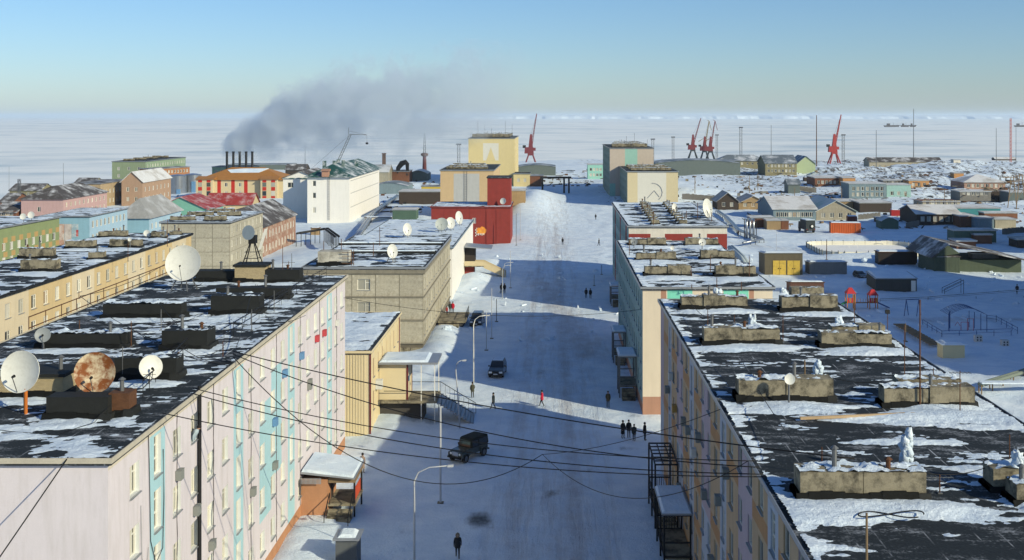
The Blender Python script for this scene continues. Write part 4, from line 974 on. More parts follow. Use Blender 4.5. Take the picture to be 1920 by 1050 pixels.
# orange roofed building with red window stripes
CRM2 = pm('warm_cream_render', (0.64, 0.53, 0.33), 0.85, var=0.08); REDS = pm('bright_red_stripe', (0.50, 0.03, 0.018), 0.7, var=0.12); ORR = pm('orange_sheet_roof', (0.42, 0.19, 0.045), 0.55, var=0.25, scale=.8)
orb = Bld('public_building', 'cream building with red stripes under an orange roof', (-137.5, 436, 0), 33, 20, 7.2, [CRM2, REDS])
def or_paint(u, v): return 1 if any(a < u < c for a, c in ((7.2, 8.6), (12.6, 14.0), (17.6, 19.0))) and v > 0.4 else 0
orb.face('S', [(c - .55, c + .55, v, v + 1.5, 'two') for c in (10.6, 16.0) for v in (1.3, 4.6)], or_paint, ul=[7.2, 8.6, 12.6, 14, 17.6, 19], lod=1, fm=WF); orb.face('E', wins(20, 5, (1.3, 4.6)), lod=1); orb.rest('NW'); orb.close()
orb.hip_roof(4.4, mat=ORR, axis='x', over=0.8)
for k, (x0, x1) in enumerate(((-0.3, 6.0), (24.6, 31.0))):
    b = MB(); b.box(x0, -2.2, -1, x1, -0.004, 7.5); wg = b.build('wing', CRM2, orb.o)
    for cx in (x0 + 1.5, x1 - 1.5):
        for (z0, z1, m) in ((0.3, 1.1, REDS), (1.25, 3.0, GLASS), (3.2, 4.6, REDS), (4.75, 6.3, GLASS), (6.4, 7.3, REDS)):
            b = MB(); b.box(cx - .75, -2.26, z0, cx + .75, -2.203, z1); b.build('pane' if m is GLASS else 'red_field', m, wg)
    b = MB(); b.prism([(-2.8, 7.5), (2.0, 7.5), (2.0, 8.6)], x0 - .5, x1 + .5); b.build('wing_roof', ORR, wg)
o = MB(); 
# big snow patch on orange roof
b = MB(); b.v = [(11, 5.2, 9.55), (22, 5.4, 9.6), (25, 8.8, 11.1), (15, 8.6, 11.05), (9, 7.6, 10.6)]; b.v += [(x, y - .15, z + .25) for (x, y, z) in b.v]; b.f = [(4, 3, 2, 1, 0), (5, 6, 7, 8, 9)] + [(k, (k + 1) % 5, 5 + (k + 1) % 5, 5 + k) for k in range(5)]; b.m = [0] * 7
o = b.build('roof_snow', SNOW, orb.o); o['kind'] = 'stuff'
# red roofed green house, small houses between
RED_R = pm('red_sheet_roof', (0.36, 0.05, 0.045), 0.6, var=0.2, dirt=(.7, .72, .75), dirt_amt=.5, dirt_scale=.3); AQ = pm('sea_green_boards', (0.20, 0.45, 0.35), 0.8, var=.15)
rh = Bld('house', 'sea green house under a red sheet roof', (-113, 318, 0), 15, 16, 5.6, [AQ]); rh.face('S', wins(15, 3, (1.5,), 1.2, 1.5), lod=1); rh.rest('ENW'); rh.close(); rh.gable_roof(3.4, 'y', mat=RED_R)
rh2 = Bld('house', 'small house with red roof right of the sea green one', (-108, 350, 0), 14, 9, 4.6, [CRM2]); rh2.rest('SENW'); rh2.close(); rh2.gable_roof(3.0, 'x', mat=RED_R)
OLDW = pm('brick_and_peeling_render', (0.36, 0.20, 0.14), 0.9, var=.4, dirt=(.5, .44, .36), dirt_amt=.9, dirt_scale=.5)
tg = Bld('house', 'old brick house with dark snow streaked roof left of the white block', (-77, 250, 0), 12, 34, 7.3, [OLDW]); tg.face('S', []); tg.face('E', wins(34, 11, (1.2, 4.2), 1.1, 1.6), lod=1, fm=WF); tg.rest('NW'); tg.close(); tg.gable_roof(3.6, 'y', mat=DARKR)
# big white block with green roof
WHT = pm('white_render', (0.90, 0.87, 0.81), 0.85, var=0.06, scale=.4, streak=0.12); GRR = pm('dark_green_sheet_roof', (0.022, 0.085, 0.075), 0.55, var=.25, dirt=(.75, .77, .8), dirt_amt=1.0, dirt_scale=.28)
wb = Bld('white_block', 'large white block with dark green hipped roof', (-73.4, 336, 0), 12.6, 58, 13.7, [WHT]); 
wb.face('S', [(1.6, 2.6, v, v + 1.7, 'plain', WHITEP) for v in (3.0, 7.4, 11.0)], lod=1); wb.face('E', []); wb.rest('NW'); wb.close(); wb.hip_roof(3.6, over=1.0, mat=GRR, axis='y')
for (v) in (4.4, 8.6, 12.4):
    b = MB(); b.box(12.605, 2, v, 12.66, 56, v + .25); b.build('wall_band', pm('pale_grey_band', (.55, .55, .53)), wb.o)
for (x, y) in ((3.5, 8), (6.2, 10), (8.2, 14), (5.5, 20), (9.5, 30)):
    b = MB(); b.box(x - .5, y - .5, 14.5, x + .5, y + .5, 18.3 if abs(x - 6.3) < 3 else 17.2); b.build('chimney', GRR, wb.o)
b = MB()
for z in range(26): b.bar((6.2, -.2, 1.0 + z * .5), (6.7, -.2, 1.0 + z * .5), .05)
b.bar((6.2, -.2, .8), (6.2, -.2, 13.8), .06); b.bar((6.7, -.2, .8), (6.7, -.2, 13.8), .06); b.build('wall_ladder', STEEL, wb.o)
b = MB(); b.box(4.6, -1.4, 13.9, 6.6, 0.4, 15.6); b.prism([(-1.8, 15.6), (0.6, 15.6), (0.6, 16.2)], 4.3, 6.9); b.build('dormer', BRN, wb.o)
ww = Bld('white_block_wing', 'lower white wing left of the large white block', (-84.5, 352, 0), 11.0, 24, 12.6, [WHT]); ww.face('S', [(1.4, 3.2, 9.6, 11.2, 'two')], lod=1); ww.rest('ENW'); ww.close(); ww.gable_roof(2.0, 'y', mat=DARKR)
b = MB(); b.box(-.2, -.3, 12.3, 11.2, -.004, 12.62); b.build('green_fascia', GRR, ww.o)
# white low building beyond the grey panel block, with stair
wl = Bld('white_building', 'white plastered building with bridge stair beside the street', (-36, 196, 0), 18.5, 52, 8.8, [WHT]); wl.rest('SENW'); wl.close(); wl.flat_roof(edge=pm('blue_grey_edge', (.25, .33, .42)))
roof_snow(wl.o, 18.5, 52, wl.zr + .004, .45, .12, (), (), (), seed=81)
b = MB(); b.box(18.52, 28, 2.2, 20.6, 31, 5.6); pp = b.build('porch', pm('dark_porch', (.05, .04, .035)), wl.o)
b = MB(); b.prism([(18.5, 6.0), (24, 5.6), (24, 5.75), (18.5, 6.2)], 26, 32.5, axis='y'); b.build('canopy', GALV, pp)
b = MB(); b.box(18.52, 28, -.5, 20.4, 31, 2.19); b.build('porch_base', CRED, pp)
b = MB(); b.box(18.6, 26.4, 2.1, 22.5, 31, 2.3); b.build('landing', CONC, pp)
for k in range(10):
    b = MB(); b.box(22.5 + k * .42, 26.5, 2.05 - k * .2, 22.95 + k * .42, 28.5, 2.25 - k * .2); b.build('step', CONC, pp)
for yy in (26.4, 28.6):
    b = MB(); b.hexa([(22.4, yy, 1.9), (26.8, yy, -.1), (26.8, yy + .1, -.1), (22.4, yy + .1, 1.9), (22.4, yy, 3.2), (26.8, yy, 1.1), (26.8, yy + .1, 1.1), (22.4, yy + .1, 3.2)]); b.box(18.6, yy, 2.3, 22.4, yy + .1, 3.2); b.build('stair_parapet', CRM2, pp)
# red sheet-clad building with tower
rd_ = Bld('red_building', 'oxide red clad building with square red tower', (-30.2, 280, 0), 19.8, 16, 9.1, [CRED]); rd_.face('S', [(10.3, 11.2, 5.2, 6.6, 'two')], fm=WF, lod=1); rd_.rest('ENW'); rd_.close(); rd_.flat_roof(edge=CRED)
roof_snow(rd_.o, 19.8, 16, rd_.zr + .004, .4, .02, (), (), (), seed=82)
b = MB(); b.box(13.8, 4.0, 9.0, 19.7, 12, 16.3); tw = b.build('tower', CRED, rd_.o); b = MB(); b.box(13.6, 3.8, 16.3, 19.9, 12.2, 16.6); b.build('tower_roof', BITUMEN, tw)
for x in (3.2, 6.4, 9.6, 13.6, 16.2):
    b = MB(); b.box(x, -.06, -.5, x + .08, -.004, 9.0); b.build('sheet_seam', CRED, rd_.o)
for (x0, x1) in ((13.8, 16.1), (16.3, 18.6)):
    b = MB(); b.box(x0, -.09, .2, x1, -.062, 8.0); b.build('gate_leaf', CRED, rd_.o)
# painted flame emblem beside white chequer
FL = pm('flame_paint', (0.85, 0.38, 0.05), .7, var=.5, scale=1.2, dirt=(.75, .1, .02), dirt_amt=.8, dirt_scale=1.4)
b = MB(); pts = []
for k in range(28):
    a = 2 * PI * k / 28; r = 1.25 * (1 + .13 * math.sin(5 * a + 1) + .07 * math.sin(9 * a)); pts.append((12.6 + r * 1.05 * math.cos(a), 3.4 + r * .75 * math.sin(a)))
b.prism(pts, -.05, -.004, axis='y'); b.build('flame_emblem', FL, rd_.o)
for k in range(6):
    b = MB(); x = 11.0 + .28 * (k % 2); b.box(x, -.05, 2.0 + k * .36, x + .26, -.004, 2.3 + k * .36); b.build('white_check', WHITEP, rd_.o)
for k in range(4):
    b = MB(); b.box(11.7 + k * .45, -.07, 2.2 + .12 * (k % 2), 11.9 + k * .45, -.052, 2.75); b.build('white_check', WHITEP, rd_.o)
# peach and yellow tall blocks beyond
PEA = pm('peach_render', (0.60, 0.43, 0.24), .85, var=.1, streak=.15); YLW = pm('pale_yellow_render', (0.68, 0.56, 0.29), .85, var=.08, streak=.12); PANELG = pm('pale_grey_field', (.48, .48, .46), .85, var=.12, streak=.2); PALE = pm('pale_white_field', (.68, .66, .58), .85, var=.08)
pe = Bld('apartment_block', 'peach block with grey centre field and ladder, behind the red tower', (-33.5, 336, 0), 16, 40, 15.6, [PEA, PANELG]); pe.face('S', [], lambda u, v: 1 if 4.0 < u < 11.7 and v < 14.8 else 0, ul=[4, 11.7], vl=(14.8,)); pe.rest('ENW'); pe.close(); pe.flat_roof()
b = MB()
for k in range(28): b.bar((7.2, -.15, 1 + k * .5), (8.0, -.15, 1 + k * .5), .05)
b.bar((7.2, -.15, .8), (7.2, -.15, 15.6), .07); b.bar((8.0, -.15, .8), (8.0, -.15, 15.6), .07); b.build('wall_ladder', STEEL, pe.o)
for k in range(3): vent(pe.o, 1.5, 14 - k, 4 + k * 11, 6 + k * 11, pe.zr - .02, .9, CONC, seed=170 + k)
yq = Bld('apartment_block', 'tall pale yellow block with white arrow field, crowned with masts', (-38.8, 520, 0), 21.4, 60, 21.6, [YLW, PALE])
yq.face('S', [], lambda u, v: 1 if 6.8 < u < 14.0 and 11.5 < v < 19.5 else 0, ul=[6.8, 14], vl=(11.5, 19.5)); yq.face('E', wins(60, 14, [2 + 3.2 * k for k in range(6)]), lod=1); yq.rest('NW'); yq.close(); yq.flat_roof()
b = MB(); b.prism([(8.3, 11.5), (12.5, 11.5), (10.4, 17.6)], -.05, -.004, axis='y'); b.build('painted_arrow', YLW, yq.o)
for k in range(4): vent(yq.o, 1.5 + k, 19, 3 + k * 13, 6 + k * 13, yq.zr - .02, 1.9, CONC, seed=180 + k)
for k in range(7):
    b = MB(); x = 1 + k * 3.2; b.bar((x, 2 + k % 3, 21.8), (x, 2 + k % 3, 24.5 + 1.8 * (k * 7 % 4)), .12); b.build('mast', STEEL, yq.o)
yw = Bld('low_wing', 'small yellow wing at the foot of the tall pale yellow block', (-17.6, 512, 0), 7.5, 16, 5.5, [YLW]); yw.face('S', wins(7.5, 2, (2.0,), 1.2, 1.6), lod=1); yw.rest('ENW'); yw.close(); yw.flat_roof()
# right pair
MINC = pm('buff_render', (0.56, 0.48, 0.40), .85, var=.1, streak=.15); MNT2 = pm('pale_mint_render', (.32, .56, .48), .85, var=.1); GRNS = pm('grey_green_render', (.26, .33, .27), .88, var=.2, streak=.3); YC3 = pm('light_yellow_render', (.64, .55, .35), .85, var=.08)  # the last green is a grey green for the west walls of both blocks
mm = Bld('apartment_block', 'buff and mint block with rooftop clutter, far end of the street on the right', (22.8, 442, 0), 17.3, 60, 19.2, [MINC, MNT2, GRNS]); 
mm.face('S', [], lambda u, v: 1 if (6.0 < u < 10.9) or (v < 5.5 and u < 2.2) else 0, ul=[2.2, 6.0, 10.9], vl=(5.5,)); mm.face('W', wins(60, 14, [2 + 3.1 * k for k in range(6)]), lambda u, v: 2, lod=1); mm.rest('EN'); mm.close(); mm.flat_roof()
for k in range(4): vent(mm.o, 1.0 + k, 15, 3 + k * 13, 6 + k * 13, mm.zr - .02, 1.7, CONC, seed=190 + k)
for k in range(6):
    b = MB(); x = 1.5 + k * 2.8; b.bar((x, 2 + k % 3 * 3, 19.4), (x, 2 + k % 3 * 3, 21.5 + 1.3 * (k * 5 % 4)), .12); b.build('mast', STEEL, mm.o)
nn = Bld('apartment_block', 'light yellow block with faded white field, in front of the buff and mint one', (26.8, 398, 0), 18.0, 44, 12.1, [YC3, PALE, GRNS])
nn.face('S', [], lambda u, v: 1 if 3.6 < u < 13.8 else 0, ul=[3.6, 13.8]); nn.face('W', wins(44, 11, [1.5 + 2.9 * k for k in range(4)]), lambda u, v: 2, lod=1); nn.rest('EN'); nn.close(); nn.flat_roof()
for k in range(3): vent(nn.o, 1.5, 16, 4 + k * 12, 6 + k * 12, nn.zr - .02, 1.2, CONC, seed=200 + k)
# faded tool emblem on the white field: a curved sickle stroke and a handle
b = MB(); b.tube([(9.2 + 3.2 * math.cos(a), -.02, 5.0 + 3.2 * math.sin(a)) for a in [1.7 - k * .2 for k in range(14)]], .22, 4); b.build('faded_emblem', PANELG, nn.o)
b = MB(); b.tube([(7.2, -.03, 3.0), (9.6, -.03, 5.6), (11.4, -.03, 3.4)], .2, 4); b.build('faded_emblem', PANELG, nn.o)
# two tall blocks out of frame on the right, known by the shadow they throw across the yard
for k, (x, y, d, h) in enumerate(((97, 100, 104, 27.5), (131, 245, 60, 28.0))):
    t = Bld('apartment_block', ('tall grey block beyond the right edge shading the playground', 'tall grey block beyond the right edge shading the skating rink')[k], (x, y, 0), 13, d, h, [pm('grey_render', (.4, .4, .38), .85)])
    t.face('W', wins(d, int(d / 3.2), [2 + 3 * q for q in range(8)]), lod=1); t.face('S', []); t.rest('EN'); t.close(); t.flat_roof()
# ---------------------------------------------------------------- far right: port sheds and houses
def far(name, label, px0, px1, pyb, pyt, dp, mats, roof, wn=0, rows=(1.0,), rise=2.5, rmat=None, rz=0.0, axis='x', cat='building', ev=None):
    Y = F * H / (pyb - HY)
    z0 = 0.0
    for _ in range(4):
        X = (px0 - CX) * Y / F; z0 = gz(X + 4, Y + 3); Y = F * (H - z0) / (pyb - HY)
    X0, X1 = (px0 - CX) * Y / F, (px1 - CX) * Y / F; h = (pyb - pyt) * Y / F
    B = Bld(name, label, (X0, Y, z0), X1 - X0, dp, h, mats, rz, cat)
    B.face('S', wins(X1 - X0, wn, rows, 1.2, 1.5) if wn else [], lod=1); B.rest('ENW'); B.close()
    if roof == 'flat': B.flat_roof(mat=rmat or SNR)
    elif roof == 'gable': B.gable_roof(rise, axis, mat=rmat or SNR)
    elif roof == 'hip': B.hip_roof(rise, mat=rmat or SNR, axis=axis)
    elif roof == 'curved':
        b = MB(); n = 10; w_, h_ = B.w, B.h; a = [(w_ * k / n, h_ + rise * math.sin(PI * k / n) + .01) for k in range(n + 1)]
        b.prism(a + [(x, z + .15) for x, z in reversed(a)], -.3, dp + .3, axis='y'); b.build('roof', rmat or SNR, B.o)
        g = MB(); g.v = [(x, -.002, z) for x, z in a]; g.f = [tuple(range(n + 1))]; g.m = [0]; g.build('gable', B.m, B.o)
    return B
GREYG = pm('grey_green_sheet', (.13, .16, .15), .7, var=.2, streak=.2); OLD = pm('olive_drab_render', (.26, .23, .13), .88, var=.25, streak=.3); PGRN = pm('pale_green_render', (.42, .50, .30), .85, var=.12); DKB = pm('dark_brown_boards', (.06, .045, .035), .85, var=.3); BLUR = pm('blue_grey_sheet_roof', (.14, .17, .20), .6, var=.2, dirt=(.7, .73, .78), dirt_amt=.8, dirt_scale=.15)
RUS = pm('rust_brown_sheet', (.20, .085, .045), .8, var=.35, streak=.3); ORN = pm('faded_orange_render', (.52, .27, .11), .88, var=.2, streak=.2); TEAL = pm('teal_sheet', (.05, .25, .27), .6, var=.15); GBLU = pm('grey_blue_render', (.20, .27, .30), .88, var=.25, streak=.3); TANB = pm('tan_boards', (.36, .25, .13), .85, var=.25, streak=.3); GRYW = pm('grey_boards', (.20, .19, .17), .88, var=.3, streak=.3); CONW = pm('pale_concrete_wall', (.40, .36, .27), .9, var=.3, streak=.3); DGR = pm('dull_green_sheet', (.08, .14, .10), .7, var=.2, streak=.2)
far('warehouse', 'wide low grey green warehouse behind the light yellow block', 1229, 1388, 331, 306, 26, [GREYG], 'curved', rise=1.6, rmat=BLUR)
far('warehouse', 'long grey green shed in front of the port cranes', 1272, 1388, 322, 302, 20, [GREYG], 'flat', rmat=BLUR)
far('port_house', 'olive two storey house with dark roof and white windows by the port', 1345, 1438, 315, 302, 14, [OLD], 'hip', 9, (2.0,), 3.6, BLUR)
o2 = far('port_house', 'olive two storey house with pale green end and blue grey roof', 1435, 1494, 326, 306, 22, [OLD], 'gable', 8, (.9, 3.6), 4.0, BLUR)
b = far('port_house_end', 'pale green gable end wing of the olive port house', 1494, 1529, 327, 307, 21, [PGRN], 'gable', 0, (), 4.0, BLUR, axis='y')
far('ruined_barrack', 'long pale derelict barrack with torn dark roof on the rise', 1630, 1766, 318, 303, 12, [CONW], 'gable', 12, (1.2,), 2.2, DARKR)
far('white_hut', 'small white hut on the snowy rise at the right', 1788, 1801, 313, 300, 4, [CWH], 'flat', 1, (1,))
far('shed', 'dark shed below the lattice radio mast', 1866, 1905, 308, 298, 8, [DKB], 'gable', 3, (1,), 1.5)
far('barrack', 'brown barrack with orange end behind the grey blue house', 1528, 1580, 350, 334, 16, [RUS], 'flat', 6, (1.2,))
far('barrack_end', 'orange end room of the brown barrack', 1580.5, 1604, 350, 334, 12, [ORN], 'flat', 0)
far('house', 'two storey grey blue house with snow on its roof', 1592, 1662, 373, 345, 12, [GBLU], 'flat', 7, (1.0, 3.2))
far('house', 'pale turquoise end of the grey blue house', 1662.5, 1708, 371, 347, 9, [pm('pale_turquoise', (.32, .50, .46), .85, var=.25)], 'flat', 3, (1.0,))
far('barrack', 'faded orange flat hut behind the turquoise one', 1704, 1742, 354, 339, 8, [ORN], 'flat', 3, (1.0,))
far('barrack', 'dark walled long hut behind the grey blue house', 1656, 1704, 349, 339, 8, [GRYW], 'flat', 4, (1.0,))
far('house', 'derelict pinkish two storey house with snowy roof at the right', 1808, 1885, 357, 342, 16, [pm('dusty_rose_render', (.40, .25, .19), .88, var=.25, streak=.3)], 'hip', 8, (1.2,), 2.8)
far('shed', 'long low grey hut below the derelict pinkish house', 1800, 1858, 372, 360, 10, [GRYW], 'flat', 6, (1.2,))
far('shed', 'dark brown tall shed right of the low grey hut', 1856, 1890, 379, 359, 9, [DKB], 'flat', 0, rmat=RUS)
far('shed', 'dark shed at the right edge beside the power pylons', 1892, 1940, 377, 361, 9, [GREYG], 'flat')
far('shed', 'pale yellow and dark kiosk on the slope left of the brown barrack', 1478, 1500, 362, 345, 8, [GREYG], 'gable', 0, (), 1.8, BLUR)
far('shed', 'little orange ended hut on the right hillside', 1789, 1807, 331, 325, 5, [ORN], 'flat')
far('house', 'dark boarded house with blue grey roof right of the mounded snow', 1345, 1384, 393, 377, 12, [DKB], 'gable', 2, (1,), 2.8, ROOFG, axis='y')
far('house', 'tan boarded gable house with snow on its porch', 1385, 1440, 393, 381, 13, [TANB], 'gable', 3, (1,), 2.4, ROOFG, axis='y')
lg = far('long_shed', 'long grey hut with snowy roof and green gable', 1450, 1530, 413, 392, 26, [GBLU], 'gable', 9, (1.0,), 3.0, SNR)
far('shed_end', 'green edged gable end of the long grey hut', 1530.5, 1605, 413, 396, 24, [CONW, ], 'gable', 4, (.8,), 3.2, pm('green_edged_roof', (.62, .66, .66), .7, var=.2, dirt=(.09, .34, .28), dirt_amt=.5, dirt_scale=.12), axis='y')
far('hut', 'tan hut with rusty side between the pipes and the long grey hut', 1408, 1452, 427, 409, 6, [RUS], 'flat')
far('hut', 'grey tan metal box hut beside the rusty hut', 1438, 1464, 431, 414, 5, [TANB], 'flat')
far('hut', 'dark rusty box right of the grey tan hut', 1465, 1479, 430, 414, 4, [RUS], 'flat')
far('shed', 'tan flat shed behind the green gable', 1573, 1612, 393, 378, 10, [TANB], 'flat')
far('shed', 'black sided long shed behind the red container', 1612, 1672, 398, 381, 12, [DKB], 'flat', 0)
far('shed', 'long pale low shed behind the teal roofed one', 1730, 1800, 389, 379, 10, [CONW], 'flat', 6, (1,), rmat=RUS)
far('teal_shed', 'teal walled long shed with snow on top', 1745, 1876, 405, 391, 12, [TEAL], 'flat')
far('dark_shed', 'long dark shed with sloping snowy roof at the right', 1719, 1800, 423, 401, 16, [DKB], 'gable', 6, (1.2,), 2.0, SNR)
far('dark_shed', 'dark brown lean-to at the end of the long dark shed', 1800.5, 1832, 426, 406, 10, [RUS], 'flat')
far('hut', 'grey blue metal hut at the right edge of the dark shed', 1832, 1864, 428, 410, 6, [GBLU], 'flat')
far('hut', 'pale concrete garage right of the grey blue hut', 1866, 1905, 428, 412, 6, [CONW], 'flat')
far('hut', 'rusty red long container behind the concrete garage', 1846, 1908, 411, 400, 5, [RUS], 'flat')
far('green_hut', 'dull green arched hut left of the dark shed', 1652, 1685, 429, 415, 5, [DGR], 'curved', rise=1.0)
far('hut', 'low dark sledge shed behind the dull green hut', 1644, 1664, 417, 409, 3, [DKB], 'flat')
far('hut', 'long dark green container right of the rink', 1789, 1868, 455, 433, 5, [DGR], 'flat')
far('hut', 'rusty little box in front of the long dark green container', 1828, 1860, 457, 441, 3, [RUS], 'flat')
far('hut', 'brick red box hut behind the old barn', 1794, 1830, 466, 453, 5, [RUS], 'flat')
far('hut', 'low dark box at the right edge above the barn', 1907, 1935, 464, 450, 5, [DKB], 'flat')
far('small_house', 'mint green two storey house at the end of the street', 1102, 1132, 335, 309, 10, [pm('mint_boards', (.30, .58, .50), .85, var=.1)], 'flat', 4, (1.2, 4.0))
far('warehouse', 'grey blue warehouse below the tall red crane', 970, 1042, 329, 313, 22, [GREYG], 'curved', rise=1.0, rmat=BLUR)
far('rust_shed', 'rust brown shed beside the street end', 982, 1018, 350, 330, 10, [RUS], 'flat', rmat=BLUR)
far('fence_shed', 'grey board fence hut at the foot of the yellow block', 957, 985, 380, 358, 6, [TANB], 'flat')
far('long_shed', 'black plank long shed left of the peach block', 748, 827, 382, 360, 12, [DKB], 'flat', rmat=SNR)
far('yellow_shed', 'yellow shed wall behind the black plank shed', 790, 828, 366, 350, 8, [pm('yellow_boards', (.58, .42, .07), .8, var=.15)], 'flat', rmat=DARKR)
far('blue_shed', 'long snowy blue roofed shed right of the white block', 697, 765, 364, 349, 16, [GBLU], 'curved', rise=1.3, rmat=BLUR)
far('stone_house', 'pale stone house with sagging roof behind the white block', 692, 728, 346, 322, 14, [CONW], 'gable', 0, (), 3.0, SNR)
far('boiler_house', 'red brick boiler house below the bent black flue', 728, 766, 343, 322, 14, [RUS], 'flat', rmat=DARKR)
far('hangar', 'grey green arched store left of the peach block', 766, 802, 340, 326, 14, [GREYG], 'curved', rise=1.6, rmat=SNR)
far('green_hut', 'dark green plank hut behind the grey panel block', 736, 780, 412, 394, 6, [DGR], 'flat')
far('power_station', 'low dark power station hall under the five black stacks', 425, 543, 325, 309, 24, [GREYG], 'flat', rmat=BLUR)
far('dark_house', 'dark roofed house right of the orange roofed building', 535, 572, 330, 318, 12, [DKB], 'gable', 0, (), 3.0, DARKR)
for k, (a, c, bt, tp, lab) in enumerate(((0, 24, 392, 378, 'rusty roofed house at the far left edge'), (18, 75, 372, 357, 'long olive house with snow striped roof at the far left'), (-10, 30, 412, 398, 'snow roofed shed at the left edge above the green block'), (140, 176, 352, 343, 'grey old house behind the sand coloured one'))):
    far('house', lab, a, c, bt, tp, 14, [OLD if k % 2 else RUS], 'gable', 4, (1.2,), 2.6, DARKR)
TONE = 1.0
# ================================================================== satellite dishes
def dish(label, base, dia, az=0.0, tilt=18, post=1.0, mat=None, legs=0, seed=0, feed=True, oval=1.0):
    """reflector facing -Y turned by az degrees, tipped up by tilt; stands on a post or a legged frame at base"""
    t = thing('satellite_dish', label, 'satellite dish', base, R(az), 'rooftop satellite dishes')
    r = dia / 2; n = 28; K = 6; dep = r * 0.22; b = MB()
    cz = post + r * 0.85; ct, s_ = math.cos(R(tilt)), math.sin(R(tilt))
    def P(x, y, z):   # dish frame: axis -Y, tip upwards
        return (x, y * ct + z * s_ - 0.0, cz + z * ct - y * s_ )
    rings = []
    for side in (0, 1):
        for k in range(K + 1):
            rr = r * k / K; d = dep * (1 - (k / K) ** 2)
            rings.append([P(rr * oval * math.cos(2 * PI * q / n), d - (0.0 if side == 0 else -0.05), rr * math.sin(2 * PI * q / n)) for q in range(n)])
    for side in (0, 1):
        for k in range(K):
            A, B_ = rings[side * (K + 1) + k], rings[side * (K + 1) + k + 1]
            for q in range(n):
                q2 = (q + 1) % n
                if side == 0: b.quad(A[q], A[q2], B_[q2], B_[q])
                else: b.quad(A[q2], A[q], B_[q], B_[q2])
    A, B_ = rings[K], rings[2 * K + 1]
    for q in range(n): b.quad(A[q], A[(q + 1) % n], B_[(q + 1) % n], B_[q])
    b.build('reflector', mat or DISHW, t, smooth=False)
    hub = Vector(P(0, dep + 0.06, 0))
    b = MB()
    if legs:
        for k in range(legs):
            a = 2 * PI * k / legs + 0.5; b.bar((math.cos(a) * r * 0.75, 0.3 + math.sin(a) * r * 0.6, 0), (hub.x, hub.y + 0.1, hub.z), 0.09)
        b.bar((-r * .6, .3, post * .5), (r * .6, .3, post * .5), .06)
    else: b.cyl((0, hub.y + 0.12, 0), (0, hub.y + 0.12, hub.z), 0.055, n=8); b.bar((0, hub.y + .12, hub.z), tuple(hub), .12)
    b.build('mount', STEEL, t)
    if feed:
        f = Vector(P(0, -r * 0.55, -r * 0.25)); b = MB(); b.bar(P(0, 0, -r * 0.96), tuple(f), 0.035); b.build('feed_arm', STEEL, t)
        b = MB(); b.cyl(tuple(f), tuple(f + Vector((0, .18, .02))), .06, .08); b.build('feed_horn', BLACK, t)
    return t
RUSTD = pm('rusting_dish', (0.60, 0.50, 0.34), .6, var=.12, dirt=(.22, .07, .018), dirt_amt=1.0, dirt_scale=1.1, dlo=.40, dhi=.54)
GREYD = pm('grey_dish', (0.22, .24, .25), .5, var=.15)
def dish_at(label, px, pyc, rpx, pybase, z, **k):
    p = G(px, pybase, z); s_ = p.y / F; dia = 2 * rpx * s_; post = max(.15, (pybase - pyc) * s_ - dia / 2 * .85)
    return dish(label, (p.x, p.y, z), dia, post=post, **k)
dish_at('big white dish on the pink roof at the left edge of the picture', 37, 697, 39, 775, ZR, tilt=12, az=-8)
dish_at('rust eaten round dish on the pink roof', 177, 699, 38, 756, ZR, tilt=10, mat=RUSTD, az=4)
dish_at('oval white dish right of the rusty one', 283, 688, 22, 725, ZR, tilt=15, az=38)
dish_at('little white dish on the rust brown box', 212, 748, 9.5, 770, ZR, tilt=10, feed=False)
dish_at('small grey dish at the left roof edge of the pink block', 80, 628, 14, 656, ZR, tilt=20, mat=GREYD, az=20)
dish_at('very large white dish on a frame in the middle of the pink roof', 343, 493, 33.5, 545, ZR, tilt=14, legs=4)
dish_at('white dish low on the dark roof of the grey panel block', 736, 471, 13.5, 492, ZG, tilt=12, az=25, legs=3, oval=.75)
dish_at('white dish beyond the first roof curb of the grey panel block', 764, 430, 12, 446, ZG, tilt=12, az=25, legs=3, oval=.72)
dish_at('left of the three dishes on the white roof', 828, 420, 12, 436, 9.1, tilt=18, mat=pm('dull_dish', (.40, .43, .40), .6), legs=3)
dish_at('middle one of the three dishes on the white roof', 845, 418, 11, 432, 9.1, tilt=16, az=20, legs=3, oval=.8)
dish_at('right and whitest of the three dishes on the white roof', 861, 408, 12.5, 424, 9.1, tilt=14, az=28, legs=3, oval=.6)
dish_at('big white dish at the right edge of the third right roof', 1327, 390, 18, 408, ZC, tilt=12, az=30, legs=3, oval=.62)
dish_at('narrow white dish in the middle of the third right roof', 1265, 389, 8, 404, ZC, tilt=12, az=20, oval=.7)
dish_at('white dish at the far right vent of the cream block roof', 1317, 454, 7, 470, ZB, tilt=14)
dish_at('grey dish at the far left vent of the cream block roof', 1189, 453, 6.5, 466, ZB, tilt=14, mat=GREYD)
dish_at('little white dish in the middle of the cream block roof', 1261, 465, 4, 480, ZB, tilt=10, feed=False)
dish_at('white dish on a thin post beside the second vent of the nearest right roof', 1481, 711, 10, 762, ZA, tilt=10, feed=False)
dish_at('round dish left of the green block roof edge', 43, 406, 6, 418, 11.2, tilt=10, feed=False)
dish_at('larger white dish at the back of the green block roof', 58, 403, 6.5, 414, 11.2, tilt=10, feed=False)
dish_at('white dish on the far end of the yellow block roof', 275, 437, 6, 446, ZY, tilt=10, feed=False)
dish_at('grey dish near the far corner of the yellow block roof', 306, 438, 6, 447, ZY, tilt=10, mat=GREYD)
dish_at('tiny white dish on a pole in the middle of the yellow block roof', 243, 449, 3.5, 466, ZY, tilt=8, feed=False)
dish_at('white dish on the red building roof below its tower', 943, 377, 6, 386, 9.4, tilt=12, az=-25, feed=False)
